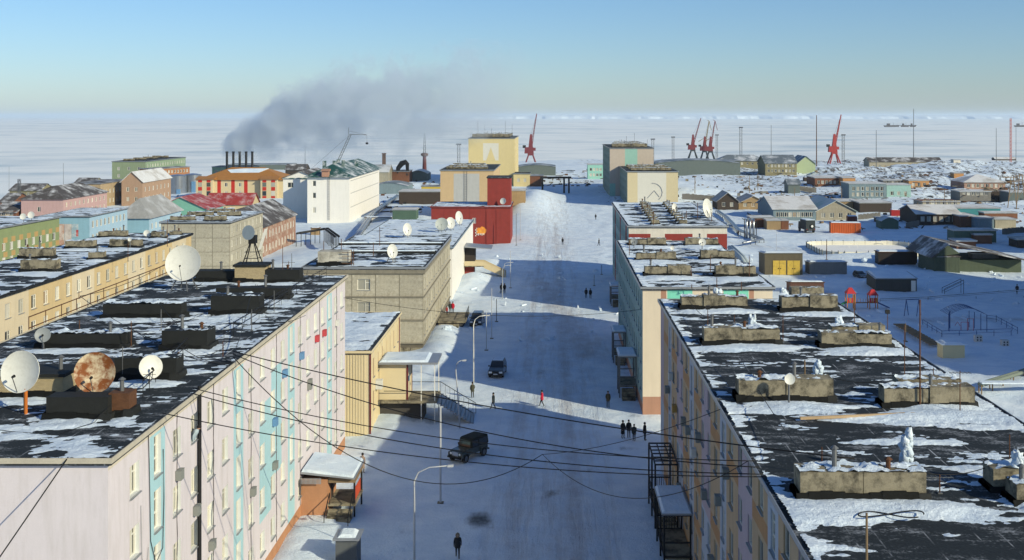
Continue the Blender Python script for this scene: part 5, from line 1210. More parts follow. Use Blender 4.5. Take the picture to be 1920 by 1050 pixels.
# tracking radar dish on a trestle on top of the brick stack
p = G(468, 500, ZR + 1.5); s_ = p.y / F
t = thing('radar_dish', 'grey radar dish on a steel trestle above the brick stack', 'radar', (p.x, p.y + 1, ZR + 1.68))
b = MB()
for (a, c) in ((-.75, -.6), (.75, -.6), (.75, .6), (-.75, .6)): b.bar((a, c, 0), (a * .25, c * .25, 1.9), .09)
for z in (.5, 1.1): b.bar((-.6, -.5, z), (.5, -.4, z), .06); b.bar((-.6, .5, z), (-.5, -.5, z), .06); b.bar((.6, .5, z), (.5, -.5, z), .06)
b.build('trestle', BLACK, t)
b = MB(); b.box(-.3, -.35, 1.85, .35, .4, 2.6); b.build('drive_box', BLACK, t)
b = MB(); n = 20
b.cyl((-.25, -.5, 2.9), (-.2, -.35, 2.88), .68, .3, n); b.build('reflector', pm('blue_grey_dish', (.26, .31, .35), .5), t)
b = MB(); b.cyl((.95, .1, 2.2), (.75, .1, 2.15), .05, .05, 6); b.hexa([(.62, -.35, 1.3), (.70, -.35, 1.3), (.70, .5, 1.3), (.62, .5, 1.3), (1.2, -.35, 3.2), (1.28, -.35, 3.2), (1.28, .5, 3.2), (1.2, .5, 3.2)]); b.build('flat_panel', WHITEP, t)

# ================================================================== antenna poles on roofs
ORD = ['first', 'second', 'third', 'fourth', 'fifth', 'sixth', 'seventh', 'eighth', 'ninth', 'tenth', 'eleventh', 'twelfth', 'thirteenth', 'fourteenth', 'fifteenth', 'sixteenth', 'seventeenth', 'eighteenth']
def pole(label, px, pyb, pyt, z, r=.035, mat=None, yagi=0, tip=None):
    p = G(px, pyb, z); h = (pyb - pyt) * p.y / F
    t = thing('antenna_pole', label, 'antenna', (p.x, p.y, z), group='rooftop antenna poles')
    b = MB(); b.cyl((0, 0, 0), (0, 0, h), r, r * .8, 6); b.build('pole', mat or RUST, t)
    for k in range(yagi):
        zz = h - .12 - k * .35; b = MB(); b.bar((-.6, 0, zz), (.6, 0, zz), .03)
        for q in range(6): b.bar((-.55 + q * .22, -.25, zz), (-.55 + q * .22, .25, zz), .02)
        b.build('aerial', STEEL, t)
    if tip:
        b = MB(); b.box(-.15, -.12, h, .15, .12, h + .28); b.build('lamp_box', BLACK, t)
    b = MB(); b.box(-.1, -.1, 0, .1, .1, .05); b.build('foot', STEEL, t)
apoles = [(1625, 1075, 962, 'tan'), (1541, 880, 838, 0), (1893, 876, 815, 0), (1725, 765, 562, 'w'), (1696, 740, 610, 0), (1664, 640, 588, 'l'), (1413, 745, 700, 0), (1327, 632, 580, 'l'), (1377, 605, 590, 0), (1468, 640, 590, 0), (1509, 716, 675, 'tan'), (1762, 925, 890, 'y'), (1602, 615, 552, 0), (1750, 735, 690, 'y'), (1800, 775, 695, 'y')]
for k, (px, bb_, tt, kd) in enumerate(sorted(apoles, key=lambda a: -a[1])):
    pole('%s%s pole on the nearest right roof, %s from its near end' % ('tall ' if bb_ - tt > 90 else 'thin ', 'wooden' if kd == 'tan' else ('white topped' if kd == 'w' else 'rusty'), ORD[k]), px, bb_, tt, ZA, mat=(WOOD if kd == 'tan' else None), yagi=1 if kd == 'y' else 0, tip=kd == 'l', r=.05 if kd in ('tan', 'w') else .03)
for k, (px, bb_, tt, y) in enumerate([(82, 655, 645, 0), (149, 640, 600, 0), (230, 712, 650, 0), (246, 650, 602, 0), (302, 620, 580, 0), (335, 700, 660, 0), (514, 585, 545, 0), (530, 530, 460, 0), (547, 530, 475, 0), (541, 520, 490, 1), (472, 620, 580, 0), (418, 670, 640, 0)]):
    pole('thin aerial pole on the pink roof, %s counted from the left edge' % ORD[k], px, bb_, tt, ZR, yagi=y, mat=RUST if k % 2 else STEEL)
for k, (px, bb_, tt, y) in enumerate([(1180, 480, 452, 0), (1219, 505, 480, 1), (1296, 520, 500, 0), (1332, 510, 478, 1), (1405, 520, 480, 0), (1297, 541, 533, 1), (1344, 545, 520, 0), (1390, 545, 528, 1)]):
    pole('thin aerial on the cream block roof, %s from the left' % ORD[k], px, bb_, tt, ZB, yagi=y, r=.045)
for k, (px, bb_, tt, y) in enumerate([(1204, 400, 372, 2), (1225, 422, 400, 1), (1287, 410, 395, 0), (1308, 410, 380, 1), (1334, 415, 398, 0)]):
    pole('aerial on the third right roof, %s from the left' % ORD[k], px, bb_, tt, ZC, yagi=y, r=.06)
for k, (px, bb_, tt, y) in enumerate([(712, 462, 425, 0), (607, 495, 452, 0), (700, 480, 455, 0), (640, 495, 448, 0)]):
    pole('thin mast on the grey panel block roof, %s from the left' % ORD[[2 + 1, 0, 2, 1][k]], px, bb_, tt, ZG, yagi=y, r=.06)
for k, (px, bb_, tt) in enumerate([(148, 560, 545), (240, 490, 455), (314, 462, 412)]):
    pole('thin pole on the yellow block roof, %s from the near end' % ORD[k], px, bb_, tt, ZY, r=.04)
# wire aerial racks along the street edge of the pink roof
def rack(label, px0, py0, px1, py1):
    a, c = G(px0, py0, ZR), G(px1, py1, ZR); n = 9
    t = thing('aerial_rack', label, 'antenna', (a.x, a.y, ZR), 0, 'aerial racks'); d = c - a
    b = MB(); b.bar((0, 0, .9), (d.x, d.y, .9), .05); b.bar((0, 0, .5), (d.x, d.y, .5), .04); b.build('boom', BLACK, t)
    for k in range(n):
        b = MB(); q = d * (k / (n - 1)); b.bar((q.x, q.y, 0), (q.x, q.y, 1.0), .03); b.bar((q.x - .35, q.y, .9), (q.x + .35, q.y, .9), .025); b.build('element', BLACK, t)
rack('long wire aerial rack on the pink roof nearest its far end', 487, 590, 612, 520); rack('long wire aerial rack in the middle of the pink roof', 420, 640, 540, 566); rack('bent wire aerial rack near the rusty dish on the pink roof', 268, 745, 352, 660)
b = MB()
a, c = G(54, 618, ZR), G(318, 511, ZR)
t = thing('roof_railing', 'rusty railing along the far left edge of the pink roof', 'railing', (a.x, a.y, ZR)); d = c - a
b = MB(); b.bar((0, 0, .9), (d.x, d.y, .9), .07); b.bar((0, 0, .1), (d.x, d.y, .1), .07); b.build('rail', RUST, t)
for k in range(12):
    b = MB(); q = d * (k / 11); b.bar((q.x, q.y, 0), (q.x, q.y, .95), .05); b.build('post', RUST, t)
p = pkl(45, 778); b = MB(); b.cyl((0, 0, 0), (0, 0, 1.3), .09, .09, 10); o = b.build('orange_post', pm('orange_paint', (.45, .13, .02)), None, (p.x - 37, p.y + 50.2 + .2, ZR)); tag(o, 'short orange post under the big white dish at the left edge', 'post')

# ================================================================== overhead cables
def edgeP(px):   # point on the street edge of the pink roof at photo column px
    x = -19.7; Y = x * F / (px - CX); return Vector((x, Y, ZR + .1))
def edgeA(py):
    Y = F * (H - ZA) / (py - HY); return Vector((AX - .1, Y, ZA + .1))
def cable(label, a, c, sag, r=.026, n=28):
    b = MB(); a = Vector(a); c = Vector(c); pts = []
    for k in range(n + 1):
        t = k / n; q = a.lerp(c, t); q.z -= sag * 4 * t * (1 - t); pts.append(q)
    b.tube(pts, r, 5); o = b.build('cable', WIRE, None, smooth=True); tag(o, label, 'cable', 'overhead cables'); return o
J = edgeP(437); J.z += .7
cable('topmost thick cable from the pink roof corner box across the street', J, edgeA(905) + Vector((4, 0, 1.0)), .6, .034)
cable('second cable below the topmost one crossing the street', J + Vector((0, .1, -.2)), edgeA(880), 1.3, .03)
K_ = edgeP(362)
cable('third overhead cable, starting nearer on the pink roof edge', K_ + Vector((0, 0, .3)), edgeA(868), .9, .026)
cable('fourth overhead cable starting beside the third', K_ + Vector((0, -.3, .1)), edgeA(893), 1.0, .028)
cable('lowest long cable, starting nearest the camera on the pink roof edge', edgeP(305) + Vector((0, 0, .2)), edgeA(898), .8, .026)
M_ = D(1017, 852, 84)
cable('slack cable sagging deep beside the pink porch', J + Vector((0, .1, -.4)), M_, 4.6, .03)
cable('cable rising from the mid street joint to the far right roof edge', M_, edgeA(768), .5, .022)
cable('cable sagging from the mid street joint to the near right wall', M_, edgeA(862), 2.6, .024)
cable('thin far cable from the pink far end to the cream block', Vector((-20, 107, ZR - 2)), Vector((9.7, 124, 10.6)), 1.2, .022)
cable('thick black cable falling past the pink end wall at lower left', Vector((-21.6, 50.0, ZR + .1)), Vector((-30.1, 35.4, 0.1)), .15, .03)
for k, (a, c, s_) in enumerate([(edgeP(437), G(150, 600, ZR) + Vector((0, 0, 1.8)), .8), (edgeP(437), G(335, 690, ZR) + Vector((0, 0, 1.4)), .4), (edgeP(430), G(236, 655, ZR) + Vector((0, 0, 1.6)), .5), (edgeP(437) + Vector((0, 0, .5)), G(470, 590, ZR) + Vector((0, 0, 1.5)), .4), (edgeP(437), G(300, 600, ZR) + Vector((0, 0, 1.2)), .6), (G(150, 600, ZR) + Vector((0, 0, 1.8)), G(336, 520, ZR) + Vector((0, 0, 2.2)), .6)]):
    cable('roof cable on the pink block, %s of the bundle' % ORD[k], a, c, s_, .022)
for k, (a, c) in enumerate([((1500, 880), (1390, 700)), ((1737, 925), (1870, 905)), ((1560, 735), (1660, 740)), ((1290, 580), (1330, 620))]):
    cable('cable strung between vents of the nearest right roof, %s from its near end' % ORD[[1, 0, 2, 3][k]], G(*a, ZA) + Vector((0, 0, .9)), G(*c, ZA) + Vector((0, 0, .9)), .25, .02)
# coil of dark hose lying on the snow
pc = al(1660, 962); b = MB(); b.tube([(1.35 * math.cos(a) * (1 + .25 * math.sin(a)), .35 * math.sin(2 * a), .02 * math.sin(a)) for a in [k * 2 * PI / 60 for k in range(56)]], .03, 5)
o = b.build('hose', WIRE, None, (AX + pc.x, AY + pc.y - .8, ZA + .24)); tag(o, 'dark hose lying in a figure of eight on the snow of the nearest right roof', 'hose')

# ================================================================== street lamps and posts
LAMPM = pm('lamp_grey', (.42, .44, .46), .5, var=.15)
def lamp(label, px, pyb, pyt, arm_px, arm_drop=0.0, lean=0.0, rz=0, mat=None):
    p = GZ(px, pyb); s_ = p.y / F; h = (pyb - pyt) * s_; ax = arm_px * s_
    t = thing('street_lamp', label, 'street lamp', (p.x, p.y, p.z - .2), 0, 'street lamps'); b = MB()
    b.tube([(0, 0, 0), (lean * .5, 0, h * .5), (lean, 0, h * .86), (lean + ax * .12, 0, h * .94), (lean + ax * .45, 0, h * .985), (lean + ax, 0, h)], [.08, .07, .055, .045, .04, .04], 8); b.build('post', mat or LAMPM, t, smooth=True)
    b = MB(); e = .42 if ax >= 0 else -.42; b.hexa([(lean + ax, -.12, h - .08), (lean + ax + e, -.16, h - .05), (lean + ax + e, .16, h - .05), (lean + ax, .12, h - .08), (lean + ax, -.08, h + .05), (lean + ax + e, -.1, h + .09), (lean + ax + e, .1, h + .09), (lean + ax, .08, h + .05)]); b.build('lantern', mat or LAMPM, t)
lamp('nearest street lamp with long curved arm in front of the pink porch', 777, 1075, 868, 62)
lamp('street lamp with arched arm behind the person in the olive coat', 888, 718, 588, 24, mat=WHITEP)
lamp('leaning street lamp with white lantern beside the entrance stairs', 862, 803, 672, 12, lean=-.4)
lamp('distant street lamp opposite the cream block steps', 946, 520, 490, 12)
lamp('distant street lamp near the street end by the red building', 942, 560, 495, 12)
def post(label, px, pyb, pyt, r=.06, mat=None, name='post', foot=True):
    p = GZ(px, pyb); h = (pyb - pyt) * p.y / F
    t = thing(name, label, 'post', (p.x, p.y, p.z - .15)); b = MB(); b.cyl((0, 0, 0), (0, 0, h + .15), r, r * .85, 8); b.build('shaft', mat or STEEL, t)
    if foot: b = MB(); b.box(-.25, -.25, .1, .25, .25, .22); b.build('foot_plate', CONC, t)
post('tall grey post standing between the nearest lamp and the jeep', 826, 943, 762, .085, LAMPM)
post('dark post right of the far parked van', 912, 657, 585, .06, LAMPM); post('thin dark post behind the far parked van', 922, 635, 540, .06, LAMPM); post('leaning dark post opposite the grey panel block door', 931, 603, 560, .06)
post('thin red banded post by the red building', 968, 460, 400, .07); post('thin pole in front of the red building corner', 957, 540, 470, .06, LAMPM); post('thin pole on the street beside the white porch stair', 976, 450, 390, .06, LAMPM); post('short dark post on the pavement before the third block', 1128, 515, 497, .06); post('dark post near the steps of the third block', 1114, 536, 515, .06)
post('dark red flag pole at the rink fence', 1550, 487, 449, .09, RUST); post('thin twin rod mast behind the yellow garage', 1456, 470, 433, .05, LAMPM); post('thin timber pole left of the playground', 1601, 600, 553, .05, WOOD); post('thin pole beside the swing frame', 1698, 640, 606, .06, WOOD)
for k, (px, pyb, pyt) in enumerate([(1405, 362, 330), (1421, 356, 325), (1771, 386, 355), (1303, 362, 330), (1720, 415, 380), (1490, 372, 352), (1578, 375, 353)]):
    post('timber telegraph pole among the far huts, %s from the left' % ORD[[1, 2, 6, 0, 5, 3, 4][k]], px, pyb, pyt, .13, WOOD, 'telegraph_pole', False)

# ================================================================== vehicles
TYRE = pm('tyre_rubber', (.012, .012, .013), .9, var=.2); CHR = pm('bright_metal', (.55, .56, .58), .25, metal=.9, var=.1); HLG = pm('headlamp_glass', (.75, .78, .80), .12, var=.05, spec=.6); PLATE = pm('number_plate', (.7, .7, .68), .5, var=.05)
CARGL = pm('car_glass', (.02, .025, .03), .05, var=.1, spec=.7, bump=0)
def wheel(t, x, y, r=.37, w=.24):
    s = 1 if x > 0 else -1
    b = MB(); b.cyl((x - s * w, y, r), (x, y, r), r, None, 20); wh = b.build('wheel', TYRE, t); b = MB(); b.cyl((x - .01 * s, y, r), (x + .015 * s, y, r), r * .6, r * .55, 14); b.build('rim', STEEL, wh)
def shell(b, prof, hw_low, hw_top, z_low, z_top, m=0):
    """side profile (y, z) carried across the car, narrower towards the top, with rounded shoulders"""
    def hw(z): q = min(1, max(0, (z - z_low) / (z_top - z_low))); return hw_low + (hw_top - hw_low) * q * q
    n = len(prof); i = len(b.v)
    for sgn in (-1, 1):
        for (y, z) in prof: b.v.append((sgn * hw(z), y, z))
    for k in range(n):
        k2 = (k + 1) % n; b.f.append((i + k, i + k2, i + n + k2, i + n + k)); b.m.append(m)
    b.f.append(tuple(i + k for k in reversed(range(n)))); b.f.append(tuple(i + n + k for k in range(n))); b.m += [m, m]
def car(name, label, loc, rz, kind, paint, cat='car', snow=False):
    t = thing(name, label, cat, loc, rz)
    if kind == 'jeep':      # canvas topped off-roader, front to -Y
        b = MB(); shell(b, [(-1.95, .55), (1.95, .55), (1.98, 1.12), (-.55, 1.12), (-.62, 1.15), (-1.75, 1.08), (-1.97, .95)], .72, .70, .5, 1.2); body = b.build('body', paint, t)
        b = MB(); shell(b, [(-.58, 1.13), (1.96, 1.13), (1.92, 1.90), (1.6, 1.98), (-.2, 1.96), (-.42, 1.88)], .80, .68, 1.1, 2.0); b.build('canvas_top', pm('dark_canvas', (.02, .022, .016), .9, var=.3), t)
        for s in (-1, 1):
            b = MB(); b.prism([(-1.98, .55), (-1.95, .92), (-1.05, .95), (-.85, .6), (-.95, .55), (-1.1, .78), (-1.75, .78), (-1.85, .5)], s * .70, s * .86); b.build('mudguard', paint, body)
            b = MB(); b.prism([(.75, .5), (.8, .9), (1.6, .9), (1.75, .5), (1.65, .5), (1.5, .8), (.92, .8), (.86, .5)], s * .72, s * .84); b.build('mudguard', paint, body)
            b = MB(); b.cyl((s * .52, -1.99, .83), (s * .52, -1.93, .83), .11, None, 12); b.build('headlight', HLG, t)
            for (y0, y1) in ((-.38, .45), (.6, 1.75)):
                b = MB(); b.hexa([(s * .79, y0, 1.2), (s * .79, y1, 1.2), (s * .805, y1, 1.2), (s * .805, y0, 1.2), (s * .735, y0 + .06, 1.75), (s * .735, y1 - .03, 1.75), (s * .75, y1 - .03, 1.75), (s * .75, y0 + .06, 1.75)]); b.build('side_window', CARGL, t)
            b = MB(); b.box(s * .86 - .05, -.5, 1.2, s * .86 + .05, -.44, 1.42); b.build('mirror', BLACK, t)
        b = MB(); b.hexa([(-.66, -.60, 1.2), (.66, -.60, 1.2), (.66, -.58, 1.2), (-.66, -.58, 1.2), (-.62, -.50, 1.78), (.62, -.50, 1.78), (.62, -.46, 1.78), (-.62, -.46, 1.78)]); b.build('windscreen', CARGL, t)
        b = MB(); b.box(-.36, -2.0, .62, .36, -1.955, 1.0); b.build('grille', CHR, t)
        b = MB(); b.box(-.8, -2.16, .45, .8, -2.05, .6); b.build('bumper', BLACK, t); b = MB(); b.box(-.8, 1.99, .45, .8, 2.1, .58); b.build('bumper', BLACK, t)
        for s in (-1, 1): wheel(t, s * .86, -1.4, .39); wheel(t, s * .86, 1.25, .39)
    else:
        L_ = {'suv': 2.25, 'van': 2.3, 'small': 1.85}[kind]; ht = {'suv': 1.74, 'van': 1.92, 'small': 1.42}[kind]; hw = {'suv': .92, 'van': .93, 'small': .78}[kind]; hood = {'suv': 1.06, 'van': 1.15, 'small': .88}[kind]; fy = {'suv': -.95, 'van': -1.25, 'small': -.75}[kind]
        b = MB(); shell(b, [(-L_, .42), (-L_ + .3, .30), (L_ - .3, .30), (L_, .5), (L_ - .02, hood + .02), (fy, hood + .05), (-L_ + .25, hood - .12), (-L_ + .03, hood - .28)], hw, hw - .05, .5, hood); body = b.build('body', paint, t)
        b = MB(); shell(b, [(fy, hood), (L_ - .06, hood), (L_ - .3, ht - .12), (L_ - .55, ht), (fy + 1.0, ht), (fy + .75, ht - .07)], hw - .05, hw - .24, hood, ht); cab = b.build('cabin', paint, t)
        b = MB(); q = .02; z0, z1 = hood + .08, ht - .13; y0, y1 = fy + .10 - q, fy + .70 - q
        b.hexa([(-hw + .12, y0 - .03, z0), (hw - .12, y0 - .03, z0), (hw - .12, y0, z0), (-hw + .12, y0, z0), (-hw + .26, y1 - .03, z1), (hw - .26, y1 - .03, z1), (hw - .26, y1, z1), (-hw + .26, y1, z1)]); b.build('windscreen', CARGL, t)
        b = MB(); b.box(-hw + .15, L_ - .17, hood + .1, hw - .15, L_ - .10, ht - .3); b.build('rear_window', CARGL, t)
        for s in (-1, 1):
            for (a, c) in ((fy + .75, fy + 1.6), (fy + 1.7, L_ - .6)):
                xa, xb = hw - .065, hw - .195
                b = MB(); b.hexa([(s * xa, a, hood + .08), (s * xa, c, hood + .08), (s * (xa + .015), c, hood + .08), (s * (xa + .015), a, hood + .08), (s * xb, a + .1, ht - .14), (s * xb, c - .06, ht - .14), (s * (xb + .015), c - .06, ht - .14), (s * (xb + .015), a + .1, ht - .14)]); b.build('side_window', CARGL, t)
            b = MB(); b.box(s * (hw - .28) - .2, -L_ - .03, hood - .42, s * (hw - .28) + .2, -L_ + .12, hood - .22); b.build('headlight', HLG, t)
            b = MB(); b.box(s * (hw + .08) - .09, fy + .35, hood + .02, s * (hw + .08) + .09, fy + .45, hood + .2); b.build('mirror', BLACK, t)
            b = MB(); b.box(s * (hw - .12) - .08, L_ - .04, hood - .35, s * (hw - .12) + .08, L_ + .02, hood); b.build('tail_light', pm('tail_red', (.35, .01, .01), .3), t)
            wheel(t, s * (hw + .01), -L_ + .85, .36); wheel(t, s * (hw + .01), L_ - .85, .36)
        b = MB(); b.box(-.4, -L_ - .03, hood - .45, .4, -L_ + .05, hood - .24); b.build('grille', BLACK, t)
        b = MB(); b.box(-.26, -L_ - .06, .48, .26, -L_ - .03, .60); b.build('number_plate', PLATE, t)
        b = MB(); b.box(-hw + .05, -L_ - .035, .34, hw - .05, -L_ + .2, .62); b.build('bumper', BLACK, t)
        if snow:
            b = MB(); b.box(-hw + .26, fy + .95, ht - .01, hw - .26, L_ - .6, ht + .07, tx=.06, ty=.08); o = b.build('snow_cap', SNOW, t); o['kind'] = 'stuff'
    return t
def cpaint(n, c): 
    m = pm(n, c, .3, var=.12, bump=.0, spec=.5, dirt=(.16, .15, .14), dirt_amt=.35, dirt_scale=1.2); m.node_tree.nodes['Principled BSDF'].inputs['Coat Weight'].default_value = .5; return m
p = GZ(879, 858); car('jeep', 'dark green off-roader with canvas top standing on the street', p, R(-128 + 90 + 3), 'jeep', cpaint('army_green_paint', (.028, .036, .022)), 'jeep')
p = GZ(933, 702); car('parked_car', 'black four wheel drive facing the camera, headlights showing', p, R(-4), 'suv', cpaint('black_car_paint', (.012, .014, .016)), snow=True)
p = GZ(895, 609); car('parked_van', 'black boxy van parked beside the lamp near the grey block', p, R(-3), 'van', cpaint('dark_van_paint', (.014, .016, .018)), 'van')
p = GZ(1613, 520); car('parked_car', 'small dark car half buried in the shaded yard', p - Vector((0, 0, .18)), R(10), 'small', cpaint('dark_small_car', (.02, .022, .02)), snow=True)
# truck seen from behind with a spare wheel
p = GZ(1520, 437); t = thing('box_truck', 'dark box truck seen from behind with spare wheel on its door', 'truck', p, R(8))
b = MB(); b.box(-1.35, 0, .85, 1.35, 4.6, 3.5, tx=.08); b.build('box_body', pm('truck_dark_green', (.02, .028, .03), .6, var=.2), t)
b = MB(); b.box(-1.25, 4.7, .75, 1.25, 6.3, 2.7, tx=.1); b.build('cab', pm('truck_cab', (.03, .045, .04), .5), t)
b = MB(); b.cyl((.35, -.22, 1.85), (.35, -.01, 1.85), .55, None, 18); sp_ = b.build('spare_wheel', TYRE, t); b = MB(); b.cyl((.35, -.25, 1.85), (.35, -.225, 1.85), .3, .34, 14); b.build('rim', WHITEP, sp_)
for s in (-1, 1):
    for y in (.9, 5.4): wheel(t, s * 1.3, y, .55, .35)
    b = MB(); b.box(s * 1.05 - .12, -.04, .95, s * 1.05 + .12, -.005, 1.1); b.build('tail_light', pm('tail_red', (.35, .01, .01), .3), t)
b = MB(); b.box(-1.3, -.15, .6, 1.3, .1, .8); b.build('bumper', BLACK, t)
b = MB(); b.box(-1.3, .05, 3.5, 1.3, 4.55, 3.62, tx=.1, ty=.1); o = b.build('snow_cap', SNOW, t); o['kind'] = 'stuff'

# ================================================================== people
SKIN = pm('skin', (.45, .28, .20), .6, var=.05, bump=0); HAIRD = pm('dark_hat', (.018, .016, .016), .9, var=.2); FUR = pm('fur_trim', (.20, .15, .10), .95, var=.4, scale=9); BOOT = pm('dark_boots', (.015, .014, .013), .7)
def pose_mesh(kind):
    # joints: x right, y forward is -Y, z up; left/right legs and arms differ with the pose
    st_ = {'stand': ((.0, .02), (.0, -.02), (.03, .0), (-.03, .0)), 'walk': ((-.26, .04), (.24, .16), (.14, -.20), (-.16, .05)), 'walk2': ((.22, .2), (-.2, .02), (-.18, .06), (.14, -.12)), 'pocket': ((.03, .04), (-.03, .0), (-.06, -.16), (-.06, -.16))}[kind]
    V = [(0, 0, .96), (0, .01, 1.18), (0, .01, 1.40), (0, .0, 1.53), (0, -.02, 1.60), (0, -.03, 1.68), (0, -.01, 1.77)]; Rr = [(.15, .12), (.145, .115), (.16, .12), (.06, .06), (.072, .085), (.085, .10), (.06, .07)]
    E = [(0, 1), (1, 2), (2, 3), (3, 4), (4, 5), (5, 6)]
    for s, (dy, bend) in ((-1, st_[0]), (1, st_[1])):
        i = len(V); V += [(s * .09, 0, .88), (s * .10, dy * .45 - .03 - bend * .2, .50), (s * .10, dy + bend * .2, .10), (s * .11, dy - .15 + bend * .15, .04 + max(0, bend - .1) * .4)]
        Rr += [(.10, .10), (.065, .065), (.05, .05), (.045, .04)]; E += [(0, i), (i, i + 1), (i + 1, i + 2), (i + 2, i + 3)]
    for s, (dy, fwd) in ((-1, st_[2]), (1, st_[3])):
        i = len(V); V += [(s * .19, .01, 1.42), (s * .25, dy * .5 + .02, 1.16), (s * (.25 if kind != 'pocket' else .2), dy + fwd * .6, .94), (s * (.25 if kind != 'pocket' else .15), dy + fwd * .9 - .01, .84)]
        Rr += [(.075, .075), (.06, .06), (.045, .045), (.04, .032)]; E += [(2, i), (i, i + 1), (i + 1, i + 2), (i + 2, i + 3)]
    me = bpy.data.meshes.new('tmp'); me.from_pydata(V, E, []); o = bpy.data.objects.new('tmp', me); C.objects.link(o)
    md = o.modifiers.new('s', 'SKIN'); 
    for k, q in enumerate(Rr): me.skin_vertices[0].data[k].radius = q
    me.skin_vertices[0].data[0].use_root = True
    o.modifiers.new('d', 'SUBSURF').levels = 1
    dg = bpy.context.evaluated_depsgraph_get(); out = bpy.data.meshes.new_from_object(o.evaluated_get(dg)); bpy.data.objects.remove(o)
    for m in (SKIN, SKIN, SKIN, SKIN): out.materials.append(m)
    idx = []
    for pl in out.polygons:
        c = pl.center
        idx.append(3 if c.z < .16 else 2 if c.z < .86 and abs(c.x) < .2 else 0 if c.z > 1.55 or (abs(c.x) > .13 and c.z < .9) else 1)
    out.polygons.foreach_set('material_index', idx); out.polygons.foreach_set('use_smooth', [True] * len(idx)); out.name = 'person_body'
    return out
POSE = {}
def person(label, loc, rz, pose='stand', coat=(.03, .03, .035), legs=(.02, .02, .025), long=False, hood=None, sc=1.0, bag=None):
    if pose not in POSE: POSE[pose] = pose_mesh(pose)
    t = thing('person', label, 'person', loc, R(rz), 'people out walking'); t.scale = (sc, sc, sc)
    bo = link('body', POSE[pose], t)
    cm = pm('coat_%02x%02x%02x' % tuple(int(255 * c) for c in coat), coat, .85, var=.2, scale=5); lm = pm('legs_%02x%02x%02x' % tuple(int(255 * c) for c in legs), legs, .85, var=.2)
    for k, m in ((0, SKIN), (1, cm), (2, lm), (3, BOOT)): bo.material_slots[k].link = 'OBJECT'; bo.material_slots[k].material = m
    b = MB(); zb = .48 if long else .74; n = 14
    prof = [(zb, .215, .175), (zb + .18, .205, .165), (1.0, .20, .16), (1.2, .195, .155), (1.38, .215, .155), (1.47, .16, .12), (1.54, .085, .09)]
    i = 0
    for (z, rx, ry) in prof:
        for k in range(n): a = 2 * PI * k / n; b.v.append((rx * math.cos(a) * (1 + .04 * math.sin(3 * a + z * 9)), .01 + ry * math.sin(a) * (1 + .05 * math.sin(4 * a + z * 7)), z))
    for j in range(len(prof) - 1):
        for k in range(n): q = j * n; k2 = (k + 1) % n; b.f.append((q + k, q + k2, q + n + k2, q + n + k)); b.m.append(0)
    b.build('coat', cm, t, smooth=True)
    hm = FUR if hood == 'fur' else (cm if hood == 'coat' else HAIRD); b = MB()
    pr = [(1.62, .105), (1.70, .118), (1.77, .105), (1.82, .06), (1.835, .005)]; i = len(b.v)
    for (z, r) in pr:
        for k in range(12): a = 2 * PI * k / 12; b.v.append((r * math.cos(a) * .92, .005 + r * math.sin(a) * 1.05, z + (.05 if math.sin(a) < -.4 and z < 1.7 else 0)))
    for j in range(len(pr) - 1):
        for k in range(12): q = i + j * 12; k2 = (k + 1) % 12; b.f.append((q + k, q + k2, q + 12 + k2, q + 12 + k)); b.m.append(0)
    b.build('hat', hm, t, smooth=True)
    if hood == 'fur':
        b = MB(); b.tube([(.12 * math.cos(a), -.06 + .03 * math.sin(a), 1.66 + .14 * math.sin(a)) for a in [k * 2 * PI / 14 for k in range(15)]], .045, 6); b.build('fur_collar', FUR, t, smooth=True)
    if bag:
        g = tag(MB_bag().build('bag', pm('bag_%02x%02x' % (int(bag[0] * 255), int(bag[1] * 255)), bag, .7), None, Vector(loc) + Vector((.3 * math.cos(R(rz)), .3 * math.sin(R(rz)), 0))), 'bag carried by the %s' % label.split(' in the ')[0].split(' walking')[0], 'bag')
    return t
def MB_bag():
    b = MB(); b.box(-.16, -.07, .42, .16, .07, .78, tx=.03, ty=.02); b.bar((-.08, 0, .78), (-.06, 0, .95), .02); b.bar((.08, 0, .78), (.06, 0, .95), .02); b.bar((-.06, 0, .95), (.06, 0, .95), .02); return b
def at(px, py): p = GZ(px, py); return (p.x, p.y, p.z)
person('person in a dark coat with fur hood walking towards the camera at the bottom', at(858, 1046), 5, 'walk2', (.018, .018, .02), hood='fur', bag=None)
person('person in a long beige coat on the bank beside the pink porch', at(680, 887), 160, 'stand', (.26, .19, .15), (.05, .03, .035), True)
person('person in an olive parka standing by the arched lamp', at(886, 746), 200, 'pocket', (.055, .055, .035), (.025, .025, .02))
person('person in dark clothes striding left across the street', at(925, 767), -80, 'walk', (.02, .03, .035), (.02, .028, .04))
person('person in a red jacket crossing the sunlit strip', at(1016, 762), -95, 'walk', (.42, .015, .045), (.012, .012, .014))
person('person in a brown green parka near the cream block corner', at(1140, 764), 10, 'pocket', (.06, .05, .03), (.02, .022, .03))
person('leftmost of the four dark dressed people by the cream block', at(1168, 822), 30, 'pocket', (.014, .014, .016), long=True)
person('second of the four dark dressed people, partly behind the others', at(1179, 821), 10, 'stand', (.012, .012, .014))
person('third and shortest of the four dark dressed people', at(1189, 827), -20, 'pocket', (.022, .032, .034), hood='coat', sc=.93)
person('fourth dark dressed person, standing a step to the right', at(1209, 826), 60, 'stand', (.01, .01, .012), hood='coat')
person('left one of the pair walking before the third block steps', at(1099, 559), 180, 'walk', (.03, .03, .035)); person('right one of the pair walking before the third block steps', at(1107, 560), 180, 'walk2', (.018, .018, .02))
person('lone dark figure in the middle of the far sunlit street', at(1055, 459), 170, 'walk', (.015, .015, .018)); person('lone dark figure at the right side of the far sunlit street', at(1123, 461), -60, 'walk', (.02, .018, .02)); person('tiny dark figure in the far shadow of the hill', at(1117, 412), 180, 'stand', (.015, .015, .018))
